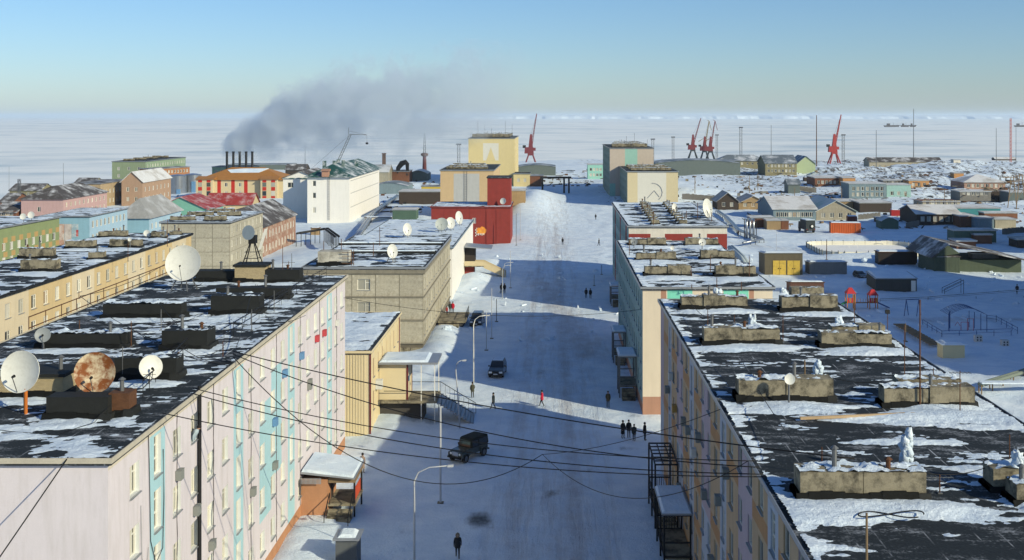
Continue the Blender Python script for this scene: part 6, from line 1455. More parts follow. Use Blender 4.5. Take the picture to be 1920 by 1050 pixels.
person('left person of the couple beside the lamp opposite the cream block', at(940, 550), 0, 'walk', (.018, .018, .02)); person('right person of the couple beside the lamp, with a pale hood', at(946, 550), 0, 'stand', (.012, .012, .014), hood='fur')
gpl = 1.16
for k, (px, py, c, lab) in enumerate(((851, 583, (.40, .01, .03), 'person in red on the entrance platform of the grey block'), (844, 587, (.03, .045, .04), 'person in dark green on the entrance platform of the grey block'), (838, 590, (.25, .04, .04), 'child in dull red on the entrance platform of the grey block'))):
    p = G(px, py, gpl); p.x = min(p.x, -13.6); p.x = max(p.x, -16.6); p.y = min(max(p.y, 169.5), 175.5); person(lab, (p.x, p.y, gpl - .01), 20 * k, 'stand', c, sc=.75 if k == 2 else 1.0)
person('dark figure walking on the trodden path at the right edge', at(1907, 552), 180, 'walk', (.015, .018, .022)); person('small dark figure beside the pipe trestle', at(1384, 444), 160, 'walk2', (.02, .015, .02))
# woman leaning out of a window of the pink block
pw = person('person in pale blue leaning from a window of the pink block', (-20.55, 50.2 + 12.14, 13.3), 90, 'pocket', (.35, .42, .46), hood=None); pw.rotation_euler = (R(33), 0, R(90))
# ================================================================== yard objects on the right
def yard(name, label, px0, px1, pyb, pyt, dp, wall, roofm=None, slope=.25, cat='shed', rz=0.0, snow=True, planks=0, z_sink=.15):
    a = GZ(px0, pyb); s_ = a.y / F; w_ = (px1 - px0) * s_; h = (pyb - pyt) * s_
    t = thing(name, label, cat, (a.x, a.y, a.z - z_sink), R(rz)); h += z_sink
    b = MB(); b.hexa([(0, 0, -.5), (w_, 0, -.5), (w_, dp, -.5), (0, dp, -.5), (0, 0, h), (w_, 0, h), (w_, dp, h - slope), (0, dp, h - slope)]); b.build('wall', wall, t)
    b = MB(); o_ = .18; b.hexa([(-o_, -o_, h + .005), (w_ + o_, -o_, h + .005), (w_ + o_, dp + o_, h - slope + .005), (-o_, dp + o_, h - slope + .005), (-o_, -o_, h + .12), (w_ + o_, -o_, h + .12), (w_ + o_, dp + o_, h - slope + .12), (-o_, dp + o_, h - slope + .12)]); rf = b.build('roof', roofm or RUST, t)
    if snow:
        b = MB(); q = .12; b.hexa([(q, q, h + .12), (w_ - q, q, h + .12), (w_ - q, dp - q, h - slope + .13), (q, dp - q, h - slope + .13), (q + .2, q + .2, h + .3), (w_ - q - .2, q + .25, h + .28), (w_ - q - .25, dp - q - .2, h - slope + .34), (q + .2, dp - q - .2, h - slope + .36)]); so = b.build('snow_cap', SNOW, rf); so['kind'] = 'stuff'
    if planks:
        n = int(w_ / planks)
        for k in range(n):
            b = MB(); x = w_ * k / n; b.box(x + .015, -.05 - .01 * (k % 3), -.4, x + w_ / n - .015, -.004, h - .02); b.build('plank', wall, t)
    t['w'] = w_; t['h'] = h
    return t
def yd(t, x0, x1, z0, z1, m, name, dy=-.04):
    b = MB(); b.box(x0, dy - .06, z0, x1, dy, z1); return b.build(name, m, t)
YDOOR = pm('yellow_gate_paint', (.52, .36, .06), .7, var=.15, dirt=(.2, .14, .05), dirt_amt=.4, dirt_scale=1.5)
OLVG = pm('olive_brown_sheet', (.10, .085, .055), .8, var=.25, streak=.2)
t = yard('garage', 'olive brown double garage with yellow gates', 1434, 1505, 515, 475, 6.5, OLVG, GALV, .5); w_ = t['w']
for (a, c) in ((.21, .56), (.59, .93)):
    for q in (0, 1):
        xm = w_ * (a + (c - a) * .5 * q); g = yd(t, xm + .03, w_ * (a + (c - a) * .5 * (q + 1)) - .03, .15, 3.0, YDOOR, 'gate_leaf'); b = MB(); b.box(xm + (.15 if q else w_ * (c - a) * .5 - .3), -.16, 1.3, xm + (.3 if q else w_ * (c - a) * .5 - .15), -.11, 1.5); b.build('handle', BLACK, g)
yard('shed', 'grey metal shed right of the yellow gated garage', 1518, 1588, 514, 492, 4.0, pm('dull_zinc', (.17, .18, .18), .6, var=.2, metal=.3, streak=.3), GALV, .3)
yard('shed', 'rusty brown long crate shed behind the nearest right roof', 1482, 1545, 548, 530, 3.4, pm('rust_brown_planks', (.12, .06, .045), .85, var=.25), RUST, .4, planks=.35)
t = yard('shed', 'open fronted dark shed with white door in the shaded yard', 1642, 1719, 545, 523, 6.0, pm('dark_weathered_sheet', (.06, .062, .055), .85, var=.3, streak=.3), GALV, -.5); yd(t, t['w'] * .86, t['w'] * .97, .1, t['h'] - .3, WHITEP, 'white_door')
yard('container', 'dark brown container on the near side of the rink', 1647, 1720, 496, 473, 2.6, pm('dark_brown_container', (.022, .016, .014), .7, var=.25), RUST, 0, 'container')
t = yard('barn', 'old green boarded barn with dark gable roof', 1752, 1800, 508, 482, 10, pm('green_grey_boards', (.07, .09, .06), .88, var=.3, streak=.3), DARKR, 0, 'barn', snow=False, planks=.3)
w_, h = t['w'], t['h']
b = MB(); b.prism([(-.8, h - .2), (w_ / 2, h + 2.6), (w_ / 2, h + 2.8), (-.8, h)], -.8, 16, axis='y'); b.build('roof_slope', DARKR, t); b = MB(); b.prism([(w_ / 2, h + 2.6), (w_ + 14, h - .9), (w_ + 14, h - .7), (w_ / 2, h + 2.8)], -.0, 16, axis='y'); b.build('roof_slope', DARKR, t); b = MB(); b.prism([(0, h), (w_, h + .7), (w_ / 2, h + 2.55)], -.02, .1, axis='y'); b.build('gable', MATS['green_grey_boards'], t)
b = MB(); b.box(w_ + .01, 2.5, -.5, w_ + 13.5, 15, h - .9); b.build('side_room', MATS['green_grey_boards'], t)
yard('container', 'grey container standing before the old barn', 1824, 1872, 507, 476, 2.6, pm('grey_container_paint', (.13, .14, .15), .6, var=.2, streak=.3), GALV, 0, 'container', snow=False)
yard('cabin', 'small cream box cabin beside the nearest right roof', 1768, 1809, 672, 647, 2.2, pm('cream_box', (.60, .52, .30), .7, var=.12), SNOW, 0, 'cabin')
def corr(label, px0, px1, pyb, pyt, dp, col, doors=True):
    a = GZ(px0, pyb); s_ = a.y / F; w_ = (px1 - px0) * s_; h = (pyb - pyt) * s_; m = pm('container_%02x%02x%02x' % tuple(int(c * 255) for c in col), col, .6, var=.18, streak=.2, dirt=None)
    t = thing('shipping_container', label, 'container', (a.x, a.y, a.z - .1), R(-6)); b = MB()
    n = 26; L = w_ * .77
    pts = []
    for k in range(n):
        x = L * k / n; e = .06 if k % 2 else 0; pts += [(x, e), (x + L / n * .75, e)]
    for (x0, e0), (x1, e1) in zip(pts, pts[1:]): b.quad((x0, e0, .1), (x1, e1, .1), (x1, e1, h - .1), (x0, e0, h - .1))
    b.build('side_panel', m, t)
    b = MB(); b.box(0, .07, 0, L, dp, .1); b.box(0, .07, h - .1, L, dp, h); b.box(0, -.03, 0, L, .068, .14); b.box(0, -.03, h - .14, L, .068, h); b.box(0, dp, 0, L, dp + .05, h); b.box(-.06, -.03, 0, -.002, dp, h); b.build('frame', m, t)
    for q in (0, 1):
        b = MB(); y0 = dp * .5 * q; b.hexa([(L + .02 + y0 * .0 + q * (w_ - L) * .5, 0, .05), (L + (q + 1) * (w_ - L) * .5 - .02, 0, .05), (L + (q + 1) * (w_ - L) * .5 - .02, dp, .05), (L + q * (w_ - L) * .5 + .02, dp, .05), (L + .02 + q * (w_ - L) * .5, 0, h - .05), (L + (q + 1) * (w_ - L) * .5 - .02, 0, h - .05), (L + (q + 1) * (w_ - L) * .5 - .02, dp, h - .05), (L + q * (w_ - L) * .5 + .02, dp, h - .05)])
        d = b.build('door', m, t); b = MB(); xm = L + (q + .5) * (w_ - L) * .5; b.cyl((xm, -.05, .2), (xm, -.05, h - .2), .03, None, 6); b.build('lock_bar', STEEL, d)
    b = MB(); b.box(.1, .1, h, w_ - .1, dp - .1, h + .16, tx=.1, ty=.1); o = b.build('snow_cap', SNOW, t); o['kind'] = 'stuff'
corr('bright orange shipping container in the snowy yard', 1558, 1613, 437, 417, 3.0, (.50, .10, .02))
corr('red shipping container left of the pale box', 1672, 1700, 405, 393, 3.0, (.42, .03, .03)); corr('small dark red container above the orange one', 1590, 1607, 417, 405, 3.0, (.16, .03, .025))
corr('cream box container right of the red one', 1697, 1712, 410, 396, 3.0, (.42, .32, .2))
# skating rink: ice sheet, boards with posts all round
def rink():
    c = GZ(1625, 470); t = thing('skating_rink', 'snow covered skating rink inside a low board fence', 'skating rink', (c.x, c.y, c.z)); rx, ry, cr = 12.6, 11.0, 4.5; pts = []
    for (qx, qy, a0) in ((rx - cr, -ry + cr, -90), (rx - cr, ry - cr, 0), (-rx + cr, ry - cr, 90), (-rx + cr, -ry + cr, 180)):
        for k in range(6): a = R(a0 + 18 * k); pts.append((qx + cr * math.cos(a), qy + cr * math.sin(a)))
    P2 = []
    for a, b_ in zip(pts, pts[1:] + pts[:1]):
        L = math.dist(a, b_); n = max(1, int(L / 2.4))
        for k in range(n): P2.append((a[0] + (b_[0] - a[0]) * k / n, a[1] + (b_[1] - a[1]) * k / n))
    b = MB(); b.v = [(x, y, .12) for x, y in pts]; b.f = [tuple(range(len(pts)))]; b.m = [0]; b.build('ice', pm('rink_snow', (.80, .80, .78), .7, var=.06), t)
    bm = pm('pale_rink_boards', (.66, .63, .52), .7, var=.15)
    for k, (a, b_) in enumerate(zip(P2, P2[1:] + P2[:1])):
        d = Vector((b_[0] - a[0], b_[1] - a[1], 0)); nrm = Vector((d.y, -d.x, 0)).normalized() * .05; A = Vector((a[0], a[1], 0)); B_ = Vector((b_[0], b_[1], 0)); g = d.normalized() * .03
        z = Vector((0, 0, 1)); b = MB(); b.hexa([A + g, B_ - g, B_ - g + nrm, A + g + nrm, A + g + z * 1.05, B_ - g + z * 1.05, B_ - g + nrm + z * 1.05, A + g + nrm + z * 1.05]); b.build('board', bm, t)
        b = MB(); b.bar(A + nrm * 3, A + nrm * 3 + z * 1.35, .12); b.build('post', BLACK, t)
rink()
for k, (px, pyb) in enumerate(((1600, 466), (1660, 463))):
    p = GZ(px, pyb); t = thing('goal_frame', ('left', 'right')[k] + ' white goal frame on the skating rink', 'goal', p); b = MB(); b.bar((-1, 0, 0), (-1, 0, 1.5), .08); b.bar((1, 0, 0), (1, 0, 1.5), .08); b.bar((-1, 0, 1.5), (1, 0, 1.5), .08); b.build('frame', WHITEP, t)
# playground
PR, PO, PG, PB = pm('play_red', (.42, .025, .03), .6), pm('play_orange', (.45, .16, .03), .7), pm('play_green', (.03, .2, .08), .6), pm('play_blue', (.03, .07, .2), .6)
p = GZ(1620, 580); t = thing('play_tower', 'red and orange climbing tower with two roofs and slides', 'play tower', p)
for k, (x, zt) in enumerate(((-2.1, 2.6), (1.6, 2.3))):
    for (a, c) in ((0, 0), (1.3, 0), (0, 1.3), (1.3, 1.3)):
        b = MB(); b.bar((x + a - .65, c, -.2), (x + a - .65, c, zt), .13); b.build('corner_post', PO, t)
    b = MB(); b.box(x - .65, 0, 1.0, x + .65, 1.3, 1.1); b.build('deck', WOOD, t)
    b = MB(); b.hexa([(x - .8, -.15, zt), (x + .8, -.15, zt), (x + .8, 1.45, zt), (x - .8, 1.45, zt), (x - .25, .5, zt + .9), (x + .25, .5, zt + .9), (x + .25, .8, zt + .9), (x - .25, .8, zt + .9)]); b.build('tower_roof', PR, t)
    for q in range(4):
        b = MB(); b.box(x - .62 + q * .32, -.06, 1.1, x - .36 + q * .32, -.02, 1.9); b.build('board', PR if q % 2 == 0 else PO, t)
b = MB(); b.hexa([(-1.4, .4, .95), (.9, .4, .95), (.9, .95, .95), (-1.4, .95, .95), (-1.4, .4, 1.05), (.9, .4, 1.05), (.9, .95, 1.05), (-1.4, .95, 1.05)]); b.build('bridge', WOOD, t)
for q in range(6): b = MB(); b.bar((-1.35 + q * .44, .4, 1.05), (-1.35 + q * .44, .4, 1.7), .06); b.build('baluster', PO, t)
for s, m in ((-1, PG), (1, PB)): b = MB(); x0 = -2.75 if s < 0 else 2.25; b.hexa([(x0, .3, 1.0), (x0 + s * 2.1, .3, .05), (x0 + s * 2.1, .95, .05), (x0, .95, 1.0), (x0, .3, 1.25), (x0 + s * 2.1, .3, .25), (x0 + s * 2.1, .95, .25), (x0, .95, 1.25)]); b.build('slide', m, t)
p = GZ(1711, 592); t = thing('swing_frame', 'dark steel swing frame in the playground', 'swing', p)
for x in (-1.0, 1.0): b = MB(); b.bar((x - .5, -.5, 0), (x, 0, 2.6), .1); b.bar((x + .5, .5, 0), (x, 0, 2.6), .1); b.build('leg', PB, t)
b = MB(); b.bar((-1, 0, 2.6), (1, 0, 2.6), .1); b.build('top_bar', PB, t)
p = GZ(1815, 622); t = thing('climbing_dome', 'open steel pavilion with curved lattice roof in the playground', 'pavilion', p)
for k, (x, y) in enumerate(((-2.8, 0), (-1.9, 2.5), (-2.4, 1.3), (2.8, 0), (2.4, 1.3), (1.9, 2.5), (-1.4, 3.6), (1.5, 3.6))): b = MB(); b.bar((x, y, -.2), (x, y, 2.5), .09); b.build('post', PB, t)
b = MB()
for j in range(7):
    pts = [(-2.8 + 5.6 * k / 10, 3.8 * j / 6, 2.5 + 1.0 * math.sin(PI * k / 10)) for k in range(11)]; b.tube(pts, .03, 4)
for k in range(11): b.bar((-2.8 + 5.6 * k / 10, 0, 2.5 + math.sin(PI * k / 10)), (-2.8 + 5.6 * k / 10, 3.8, 2.5 + math.sin(PI * k / 10)), .04)
b.build('lattice_roof', PB, t)
b = MB(); b.tube([(-.6, 1.2, 0), (-.6, 1.2, 1.2), (.5, 1.2, 1.2), (.5, 1.2, 0)], .05, 5); b.tube([(.2, .8, 0), (.2, .8, 1.8), (1.1, .8, 1.8), (1.1, .8, 0)], .05, 5); b.tube([(-1.6, 1, .7), (-1.2, 1, 1.3), (-.8, 1, .7)], .04, 5); b.build('climbing_bars', PR, t)
def railing(label, pts, h=.9, mat=None, name='low_railing', step=2.2):
    P = [GZ(*q) for q in pts]; o = P[0]; t = thing(name, label, 'railing', o); mat = mat or PB
    for a, c in zip(P, P[1:]):
        d = c - a; n = max(1, int(d.length / step)); b = MB(); b.bar(a - o + Vector((0, 0, h)), c - o + Vector((0, 0, h)), .07); b.bar(a - o + Vector((0, 0, h * .5)), c - o + Vector((0, 0, h * .5)), .05); b.build('rail', mat, t)
        for k in range(n + 1): q = a.lerp(c, k / n) - o; b = MB(); b.bar((q.x, q.y, -.2), (q.x, q.y, h), .07); b.build('post', mat, t)
railing('blue pipe railing round the front of the steel pavilion', [(1730, 610), (1766, 632), (1896, 628)]); railing('blue pipe railing running right from the steel pavilion', [(1850, 602), (1868, 604), (1908, 626)]); railing('low dark railing beyond the playground tower', [(1650, 566), (1740, 562), (1920, 548)], .5, BLACK, step=6)
# wooden stair frame and plank lane in the yard
p = GZ(1790, 552); t = thing('stair_frame', 'dark handrails of a snowed-in stair in the shaded yard', 'stairs', p); 
for y in (0, 1.3): b = MB(); b.bar((-1.8, y, 1.0), (1.6, y, 2.6), .08); b.bar((-1.8, y, .4), (1.6, y, 2.0), .06); b.bar((-1.8, y, 0), (-1.8, y, 1), .08); b.bar((1.6, y, 0), (1.6, y, 2.6), .08); b.build('handrail', BLACK, t)
p = GZ(1705, 625); t = thing('board_walk', 'narrow plank walkway leading down from the nearest right roof side', 'walkway', (p.x, p.y, p.z + .25), R(0))
a, c = GZ(1687, 612), GZ(1754, 650); d = (c - a)
for k in range(14): q = a.lerp(c, k / 13) - p; b = MB(); b.box(q.x - .9, q.y - .33, q.z + .0, q.x + .9, q.y + .33, q.z + .12); b.build('plank', WOOD, t)
for k, (px, py) in enumerate(((1836, 640), (1886, 649))):
    p = GZ(px, py); t = thing('concrete_block', ('left', 'right')[k] + ' hollow concrete block lying in the shaded snow', 'block', p - Vector((0, 0, .1))); b = MB(); b.box(-.5, 0, 0, .5, .8, .9); b.build('body', pm('pale_block', (.5, .5, .48)), t)
    for (x, z) in ((-.22, .28), (.22, .28), (-.22, .64), (.22, .64)): b = MB(); b.cyl((x, -.01, z), (x, .0, z), .12, None, 10); b.build('hole', BLACK, t)
a, c = GZ(1838, 738), GZ(1935, 700); t = thing('heating_pipe', 'green grey heating pipe on trestles at the right edge', 'pipe', a); d = c - a
for q in (-.3, .3): b = MB(); b.cyl((0, q, 1.0), (d.x, d.y + q, 1.0), .22, None, 10); b.build('pipe', pm('pipe_green_grey', (.16, .19, .16), .7, var=.2), t)
b = MB(); b.box(0, -.55, 1.2, d.x, .55, 1.35); b.build('snow_cap', SNOW, t)['kind'] = 'stuff'
for k in range(6): q = d * (k / 5); b = MB(); b.bar((q.x, q.y - .4, 0), (q.x, q.y - .4, 1), .12); b.bar((q.x, q.y + .4, 0), (q.x, q.y + .4, 1), .12); b.build('trestle', WOOD, t)
# silver pipe loop beside the third right block
p = GZ(1408, 447); t = thing('pipe_portal', 'tall silver heating pipe loop in the yard beside the third block', 'pipe', p)
for k, x in enumerate((-1.1, -.2, .7)): b = MB(); b.tube([(x, 0, -.2), (x, 0, 4.3), (x + .2, .6, 4.7), (x + .2, 3.5, 4.7)], .3, 10); b.build('pipe', SILV, t, smooth=True)
for x in (-1.7, 1.4): b = MB(); b.bar((x, 0, 0), (x, 0, 5), .2); b.bar((x, 0, 4.9), (x, 3.5, 4.9), .15); b.build('frame', BLACK, t)
def pipeline(label, pts, z=.9, r=.28, m=None):
    P = [GZ(*q) for q in pts]; o = P[0]; t = thing('pipeline', label, 'pipe', o); m = m or SILV
    for q in (-.35, .35): b = MB(); b.tube([(v - o) + Vector((q, q, z)) for v in P], r, 8); b.build('pipe', m, t, smooth=True)
    for a, c in zip(P, P[1:]):
        n = max(1, int((c - a).length / 4))
        for k in range(n): v = a.lerp(c, k / n) - o; b = MB(); b.bar((v.x - .6, v.y, v.z - .4), (v.x - .6, v.y, v.z + z), .14); b.bar((v.x + .6, v.y, v.z - .4), (v.x + .6, v.y, v.z + z), .14); b.build('support', BLACK, t)
pipeline('silver pipeline on low supports along the back of the third block', [(1345, 400), (1362, 412), (1385, 437), (1428, 455), (1395, 462)])
pipeline('wide insulated pipe duct beside the cream block', [(1370, 470), (1392, 490), (1402, 506)], .8, .5, pm('pale_duct', (.36, .42, .44), .7))
pipeline('long silver pipeline from the white block down to the grey roof', [(745, 372), (700, 405), (676, 440), (660, 462)], 1.0, .4); pipeline('black legged pipe bridge behind the grey panel block', [(560, 462), (612, 452), (632, 470)], 3.2, .25, BLACK)
for k, (px, pyb, pyt, m) in enumerate(((583, 440, 428, TANB), (684, 418, 408, CWH))): yard('crate', ('tan box crate standing in the snow left of the pipe bridge', 'white box hut behind the grey panel block roof')[k], px, px + (14 if k == 0 else 50), pyb, pyt, 2.5, m, None, .1, 'box')
yard('dumpster', 'dark metal rubbish container below the pink porch', 629, 669, 1058, 1013, 1.7, pm('dark_zinc', (.10, .11, .115), .6, var=.2, streak=.3), GALV, 0, 'container')
yard('utility_box', 'low dark crate on the slope behind the long green hut', 1508, 1534, 340, 333, 3, DKB, None, .1, 'box')
# fallen timber and scrap on the far slopes: single pieces
rr = random.Random(11)
for k in range(46):
    px, py = rr.uniform(1380, 1900), rr.uniform(318, 372); p = GZ(px, py)
    if p.x < 70: continue
    b = MB(); L = rr.uniform(1.2, 3.5); a = rr.uniform(0, PI); b.bar((-L * math.cos(a), -L * math.sin(a), .1), (L * math.cos(a), L * math.sin(a), .35), .3 + .5 * rr.random()); b.blob((0, 0, .2), .5 + .5 * rr.random(), k, squash=(1.5, 1, .6))
    o = b.build('scrap_heap', (RUST, DKB, GRYW, WOOD)[k % 4], None, p); o['kind'] = 'stuff'; o['label'] = 'scrap and driftwood poking from the snow on the far slope'
# small rubbish, stones and broken boards: far too many and too small to tell apart
def litter(label, n, box, seed, mats, big=1.0, name='scrap_litter'):
    r = random.Random(seed); b = MB()
    for k in range(n):
        px, py = r.uniform(box[0], box[2]), r.uniform(box[1], box[3]); p = GZ(px, py)
        if p.x < 46 and p.x > -12 and p.y < 520 and box[0] > 1100: continue
        a = r.uniform(0, PI); L = r.uniform(.25, 1.3) * big * (1 + p.y / 700); c, s_ = math.cos(a) * L, math.sin(a) * L; m = k % len(mats); t = r.random()
        if t < .45: b.bar((p.x - c, p.y - s_, p.z + .1), (p.x + c, p.y + s_, p.z + .1 + .5 * r.random()), .15 + .25 * r.random(), m)
        elif t < .75: h = r.uniform(.3, 1.0) * big; b.hexa([(p.x - c * .5, p.y - .4, p.z - .2), (p.x + c * .5, p.y - .4, p.z - .2), (p.x + c * .5, p.y + .4, p.z - .2), (p.x - c * .5, p.y + .4, p.z - .2), (p.x - c * .4, p.y - .3, p.z + h), (p.x + c * .5, p.y - .3, p.z + h * .8), (p.x + c * .4, p.y + .4, p.z + h), (p.x - c * .5, p.y + .3, p.z + h * .9)], m)
        else: b.blob((p.x, p.y, p.z), .35 * big + .5 * r.random(), k, m=m, amp=.7, squash=(1.3, 1, .8))
    o = b.build(name, mats, None); o['kind'] = 'stuff'; o['label'] = label
litter('dark rubbish and stones scattered over the far right slopes', 340, (1270, 322, 1930, 382), 3, [DKB, RUST, GRYW, WOOD, CONC, TAR])
litter('odds and ends lying round the yard huts', 150, (1400, 384, 1930, 432), 4, [DKB, RUST, GRYW, WOOD, TAR], .7)
litter('dark clutter along the shore behind the left houses', 120, (0, 350, 420, 372), 6, [DKB, RUST, GRYW, WOOD])
litter('clutter in the snow between the white block and the peach block', 90, (690, 340, 830, 400), 8, [DKB, RUST, GRYW, TAR])
litter('clutter near the port beyond the street end', 130, (970, 318, 1140, 350), 9, [DKB, RUST, GRYW, TAR])
litter('lumps of ploughed snow and ice along the street and in the yards', 240, (640, 470, 1920, 640), 10, [SNOW], .35, 'snow_lumps')
# board fences between the huts
for k, (a, c, lab) in enumerate((((1280, 372), (1345, 376), 'grey board fence left of the dark boarded house'), ((1500, 356), (1530, 360), 'grey board fence beside the pale yellow kiosk'), ((1610, 412), (1650, 408), 'low board fence right of the small dark red container'), ((1700, 428), (1722, 424), 'short dark fence left of the long dark shed'), ((958, 388), (985, 378), 'grey board fence at the foot of the street mound'), ((1880, 440), (1920, 436), 'dark board fence at the right edge beyond the green container'))):
    A, B_ = GZ(*a), GZ(*c); d = B_ - A; n = max(4, int(d.length / .9)); t = thing('board_fence', lab, 'fence', A)
    for q in range(n): v = d * ((q + .5) / n); b = MB(); b.box(v.x - .4, v.y - .04, v.z - .3, v.x + .4, v.y + .04, v.z + 1.6 + .12 * math.sin(q * 2.7)); b.build('board', GRYW, t)
# tangle of loose aerial wires on the pink roof
b = MB(); r = random.Random(21)
for k in range(46):
    x, y = r.uniform(1, 16.4), r.uniform(3, 55); L = r.uniform(1.5, 6); a = r.uniform(-.6, 1.4) + PI / 2; z1 = r.uniform(.05, .9)
    b.tube([(x + L * q / 5 * math.cos(a) + .15 * math.sin(q * 2 + k), y + L * q / 5 * math.sin(a), ZR + .05 + max(0, z1 * (q / 5) - .35 * math.sin(PI * q / 5))) for q in range(6)], .018, 4)
o = b.build('loose_wires', WIRE, pk.o); o['kind'] = 'stuff'
# ================================================================== chimneys, masts, cranes
for k, px in enumerate((425.5, 437.5, 449.5, 461.5, 473)):
    p = D(px, 312, 520); zt = D(px, 284, 520).z; b = MB(); b.cyl((0, 0, 0), (0, 0, zt + 3), .62, .52, 12); b.lathe([(.56, zt + 2.4), (.66, zt + 2.5), (.66, zt + 3.0), (.40, zt + 3.02), (.38, zt + 2)], n=12)
    t = thing('smoke_stack', '%s of the five black power station stacks, from the left' % ORD[k], 'chimney', (p.x, p.y, -3), group='power station stacks'); b.build('shaft', BLACK, t)
    b = MB(); b.lathe([(.64, 6), (.72, 6), (.72, 6.3), (.64, 6.3)], n=12); b.build('collar', RUST, t)
def lattice(b, h, w0, w1, n, t=.12):
    for k in range(n):
        z0, z1 = h * k / n, h * (k + 1) / n; a, c = w0 + (w1 - w0) * k / n, w0 + (w1 - w0) * (k + 1) / n
        A = [(-a, -a, z0), (a, -a, z0), (a, a, z0), (-a, a, z0)]; B_ = [(-c, -c, z1), (c, -c, z1), (c, c, z1), (-c, c, z1)]
        for q in range(4): b.bar(A[q], B_[q], t); b.bar(A[q], B_[(q + 1) % 4], t * .7); b.bar(B_[q], B_[(q + 1) % 4], t * .7)
def mast(label, px, pyb, pyt, Y, w=.5, kind='lattice', mat=None, w1=None):
    p = D(px, pyb, Y); h = (pyb - pyt) * Y / F; zg = gz(p.x, Y); h += max(0, p.z - zg)
    t = thing('mast', label, 'mast', (p.x, Y, min(p.z, zg))); b = MB()
    if kind == 'pole': b.cyl((0, 0, 0), (0, 0, h), w, w * .6, 6); b.build('pole', mat or STEEL, t)
    else: lattice(b, h, w, w1 or w, max(6, int(h / 2.2)), .13 + .02 * w); b.build('lattice_tower', mat or STEEL, t)
    if kind == 'flood':
        b = MB(); b.box(-1.6, -.5, h, 1.6, .5, h + .25); b.build('platform', STEEL, t)
        for q in range(5): b = MB(); b.box(-1.5 + q * .65, -.7, h + .25, -1.05 + q * .65, -.4, h + .9); b.build('floodlight', BLACK, t)
RW = pm('red_white_paint', (.45, .12, .10), .6, var=.3)
mast('steel lattice tower on a thick red shaft behind the blue shed', 796, 330, 250, 640, 1.2, w1=.25); b = MB()
p = D(796, 330, 637); t = thing('smoke_stack', 'thick dark red shaft with collar below the lattice tower', 'chimney', (p.x, p.y, -2)); zt = D(796, 290, 637).z; b.cyl((0, 0, 0), (0, 0, zt + 2), 1.1, 1.0, 12); b.build('shaft', pm('dark_red_shaft', (.10, .03, .03)), t); b = MB(); b.lathe([(1.1, zt + 1.0), (2.1, zt + 1.6), (2.1, zt + 2.6), (1.1, zt + 3)], n=14); b.build('collar', RUST, t)
p = D(720, 322, 560); b = MB(); zt = D(720, 289, 560).z; b.box(-.9, -.9, -2, .9, .9, zt, tx=.12, ty=.12); b.box(-1.0, -1, zt, 1.0, 1, zt + .5); o = b.build('brick_chimney', brick_mat('old_brick', (.3, .16, .1), (.24, .12, .08), (.3, .26, .2), .8), None, (p.x, p.y, 0)); tag(o, 'square brick chimney of the boiler house', 'chimney')
p = D(755, 325, 540); b = MB(); b.tube([(-2.6, 0, 0), (-2.2, 0, 3.4), (-.4, 0, 5.8), (1.4, 0, 6.4), (2.2, 0, 5.6), (2.2, 0, 0)], [.5, 1.1, 1.4, 1.3, 1.0, .9], 10); o = b.build('bent_flue', BLACK, None, (p.x, p.y, p.z - 1)); tag(o, 'bent black flue on the red brick boiler house', 'flue')
mast('thin mast with insulators behind the dark house', 572, 330, 268, 560, .16, 'pole'); mast('floodlight tower between the peach and yellow blocks', 860, 312, 272, 700, .8, 'flood'); 
mast('floodlight tower left of the portal crane group', 1262, 300, 258, 900, .8, 'flood'); mast('tall floodlight tower behind the olive port house', 1389, 292, 240, 880, .9, 'flood'); mast('floodlight tower right of the portal crane group', 1344, 300, 254, 940, .7, 'flood'); mast('floodlight tower at the right shoulder of the buff block', 1224, 285, 262, 800, .8, 'flood')
mast('thin radio pole behind the olive house ridge', 1446, 300, 234, 800, .22, 'pole'); mast('rusty tall pole left of the red portal crane', 1531, 318, 216, 700, .35, 'pole', RUST); mast('floodlight tower beside the red portal crane', 1581, 305, 254, 820, .8, 'flood')
mast('thin pole in front of the derelict barrack, left', 1643, 325, 244, 620, .22, 'pole'); mast('very tall thin pole behind the derelict barrack', 1713, 310, 204, 680, .25, 'pole'); mast('thin pole right of the white hut', 1868, 305, 240, 700, .22, 'pole'); mast('red and white lattice radio mast at the right', 1895, 305, 222, 720, .45, 'lattice', RW, .4); mast('thin pole at the right edge behind the radio mast', 1905, 300, 238, 760, .2, 'pole')
mast('thin pole at the far left above the olive house', 119, 355, 306, 430, .1, 'pole'); mast('thin pole at the left edge over the ice', 17, 352, 312, 420, .08, 'pole'); mast('short lattice beacon at the left edge over the ice', 36, 355, 336, 430, .4, 'lattice')
for k, (px, pyb, pyt) in enumerate(((1898, 388, 330), (1914, 392, 326))):
    p = GZ(px, pyb); h = (pyb - pyt) * p.y / F; t = thing('power_pylon', ('left', 'right')[k] + ' wooden A frame power pylon at the right edge', 'pylon', p)
    for x in (-1.6, 1.6): b = MB(); b.bar((x, 0, -.3), (x * .25, 0, h), .25); b.build('leg', WOOD, t)
    for z in (h * .82, h * .95): b = MB(); b.bar((-2, 0, z), (2, 0, z), .2); b.build('cross_arm', WOOD, t)
    b = MB(); b.bar((-1.2, 0, h * .3), (.9, 0, h * .55), .15); b.build('brace', WOOD, t)
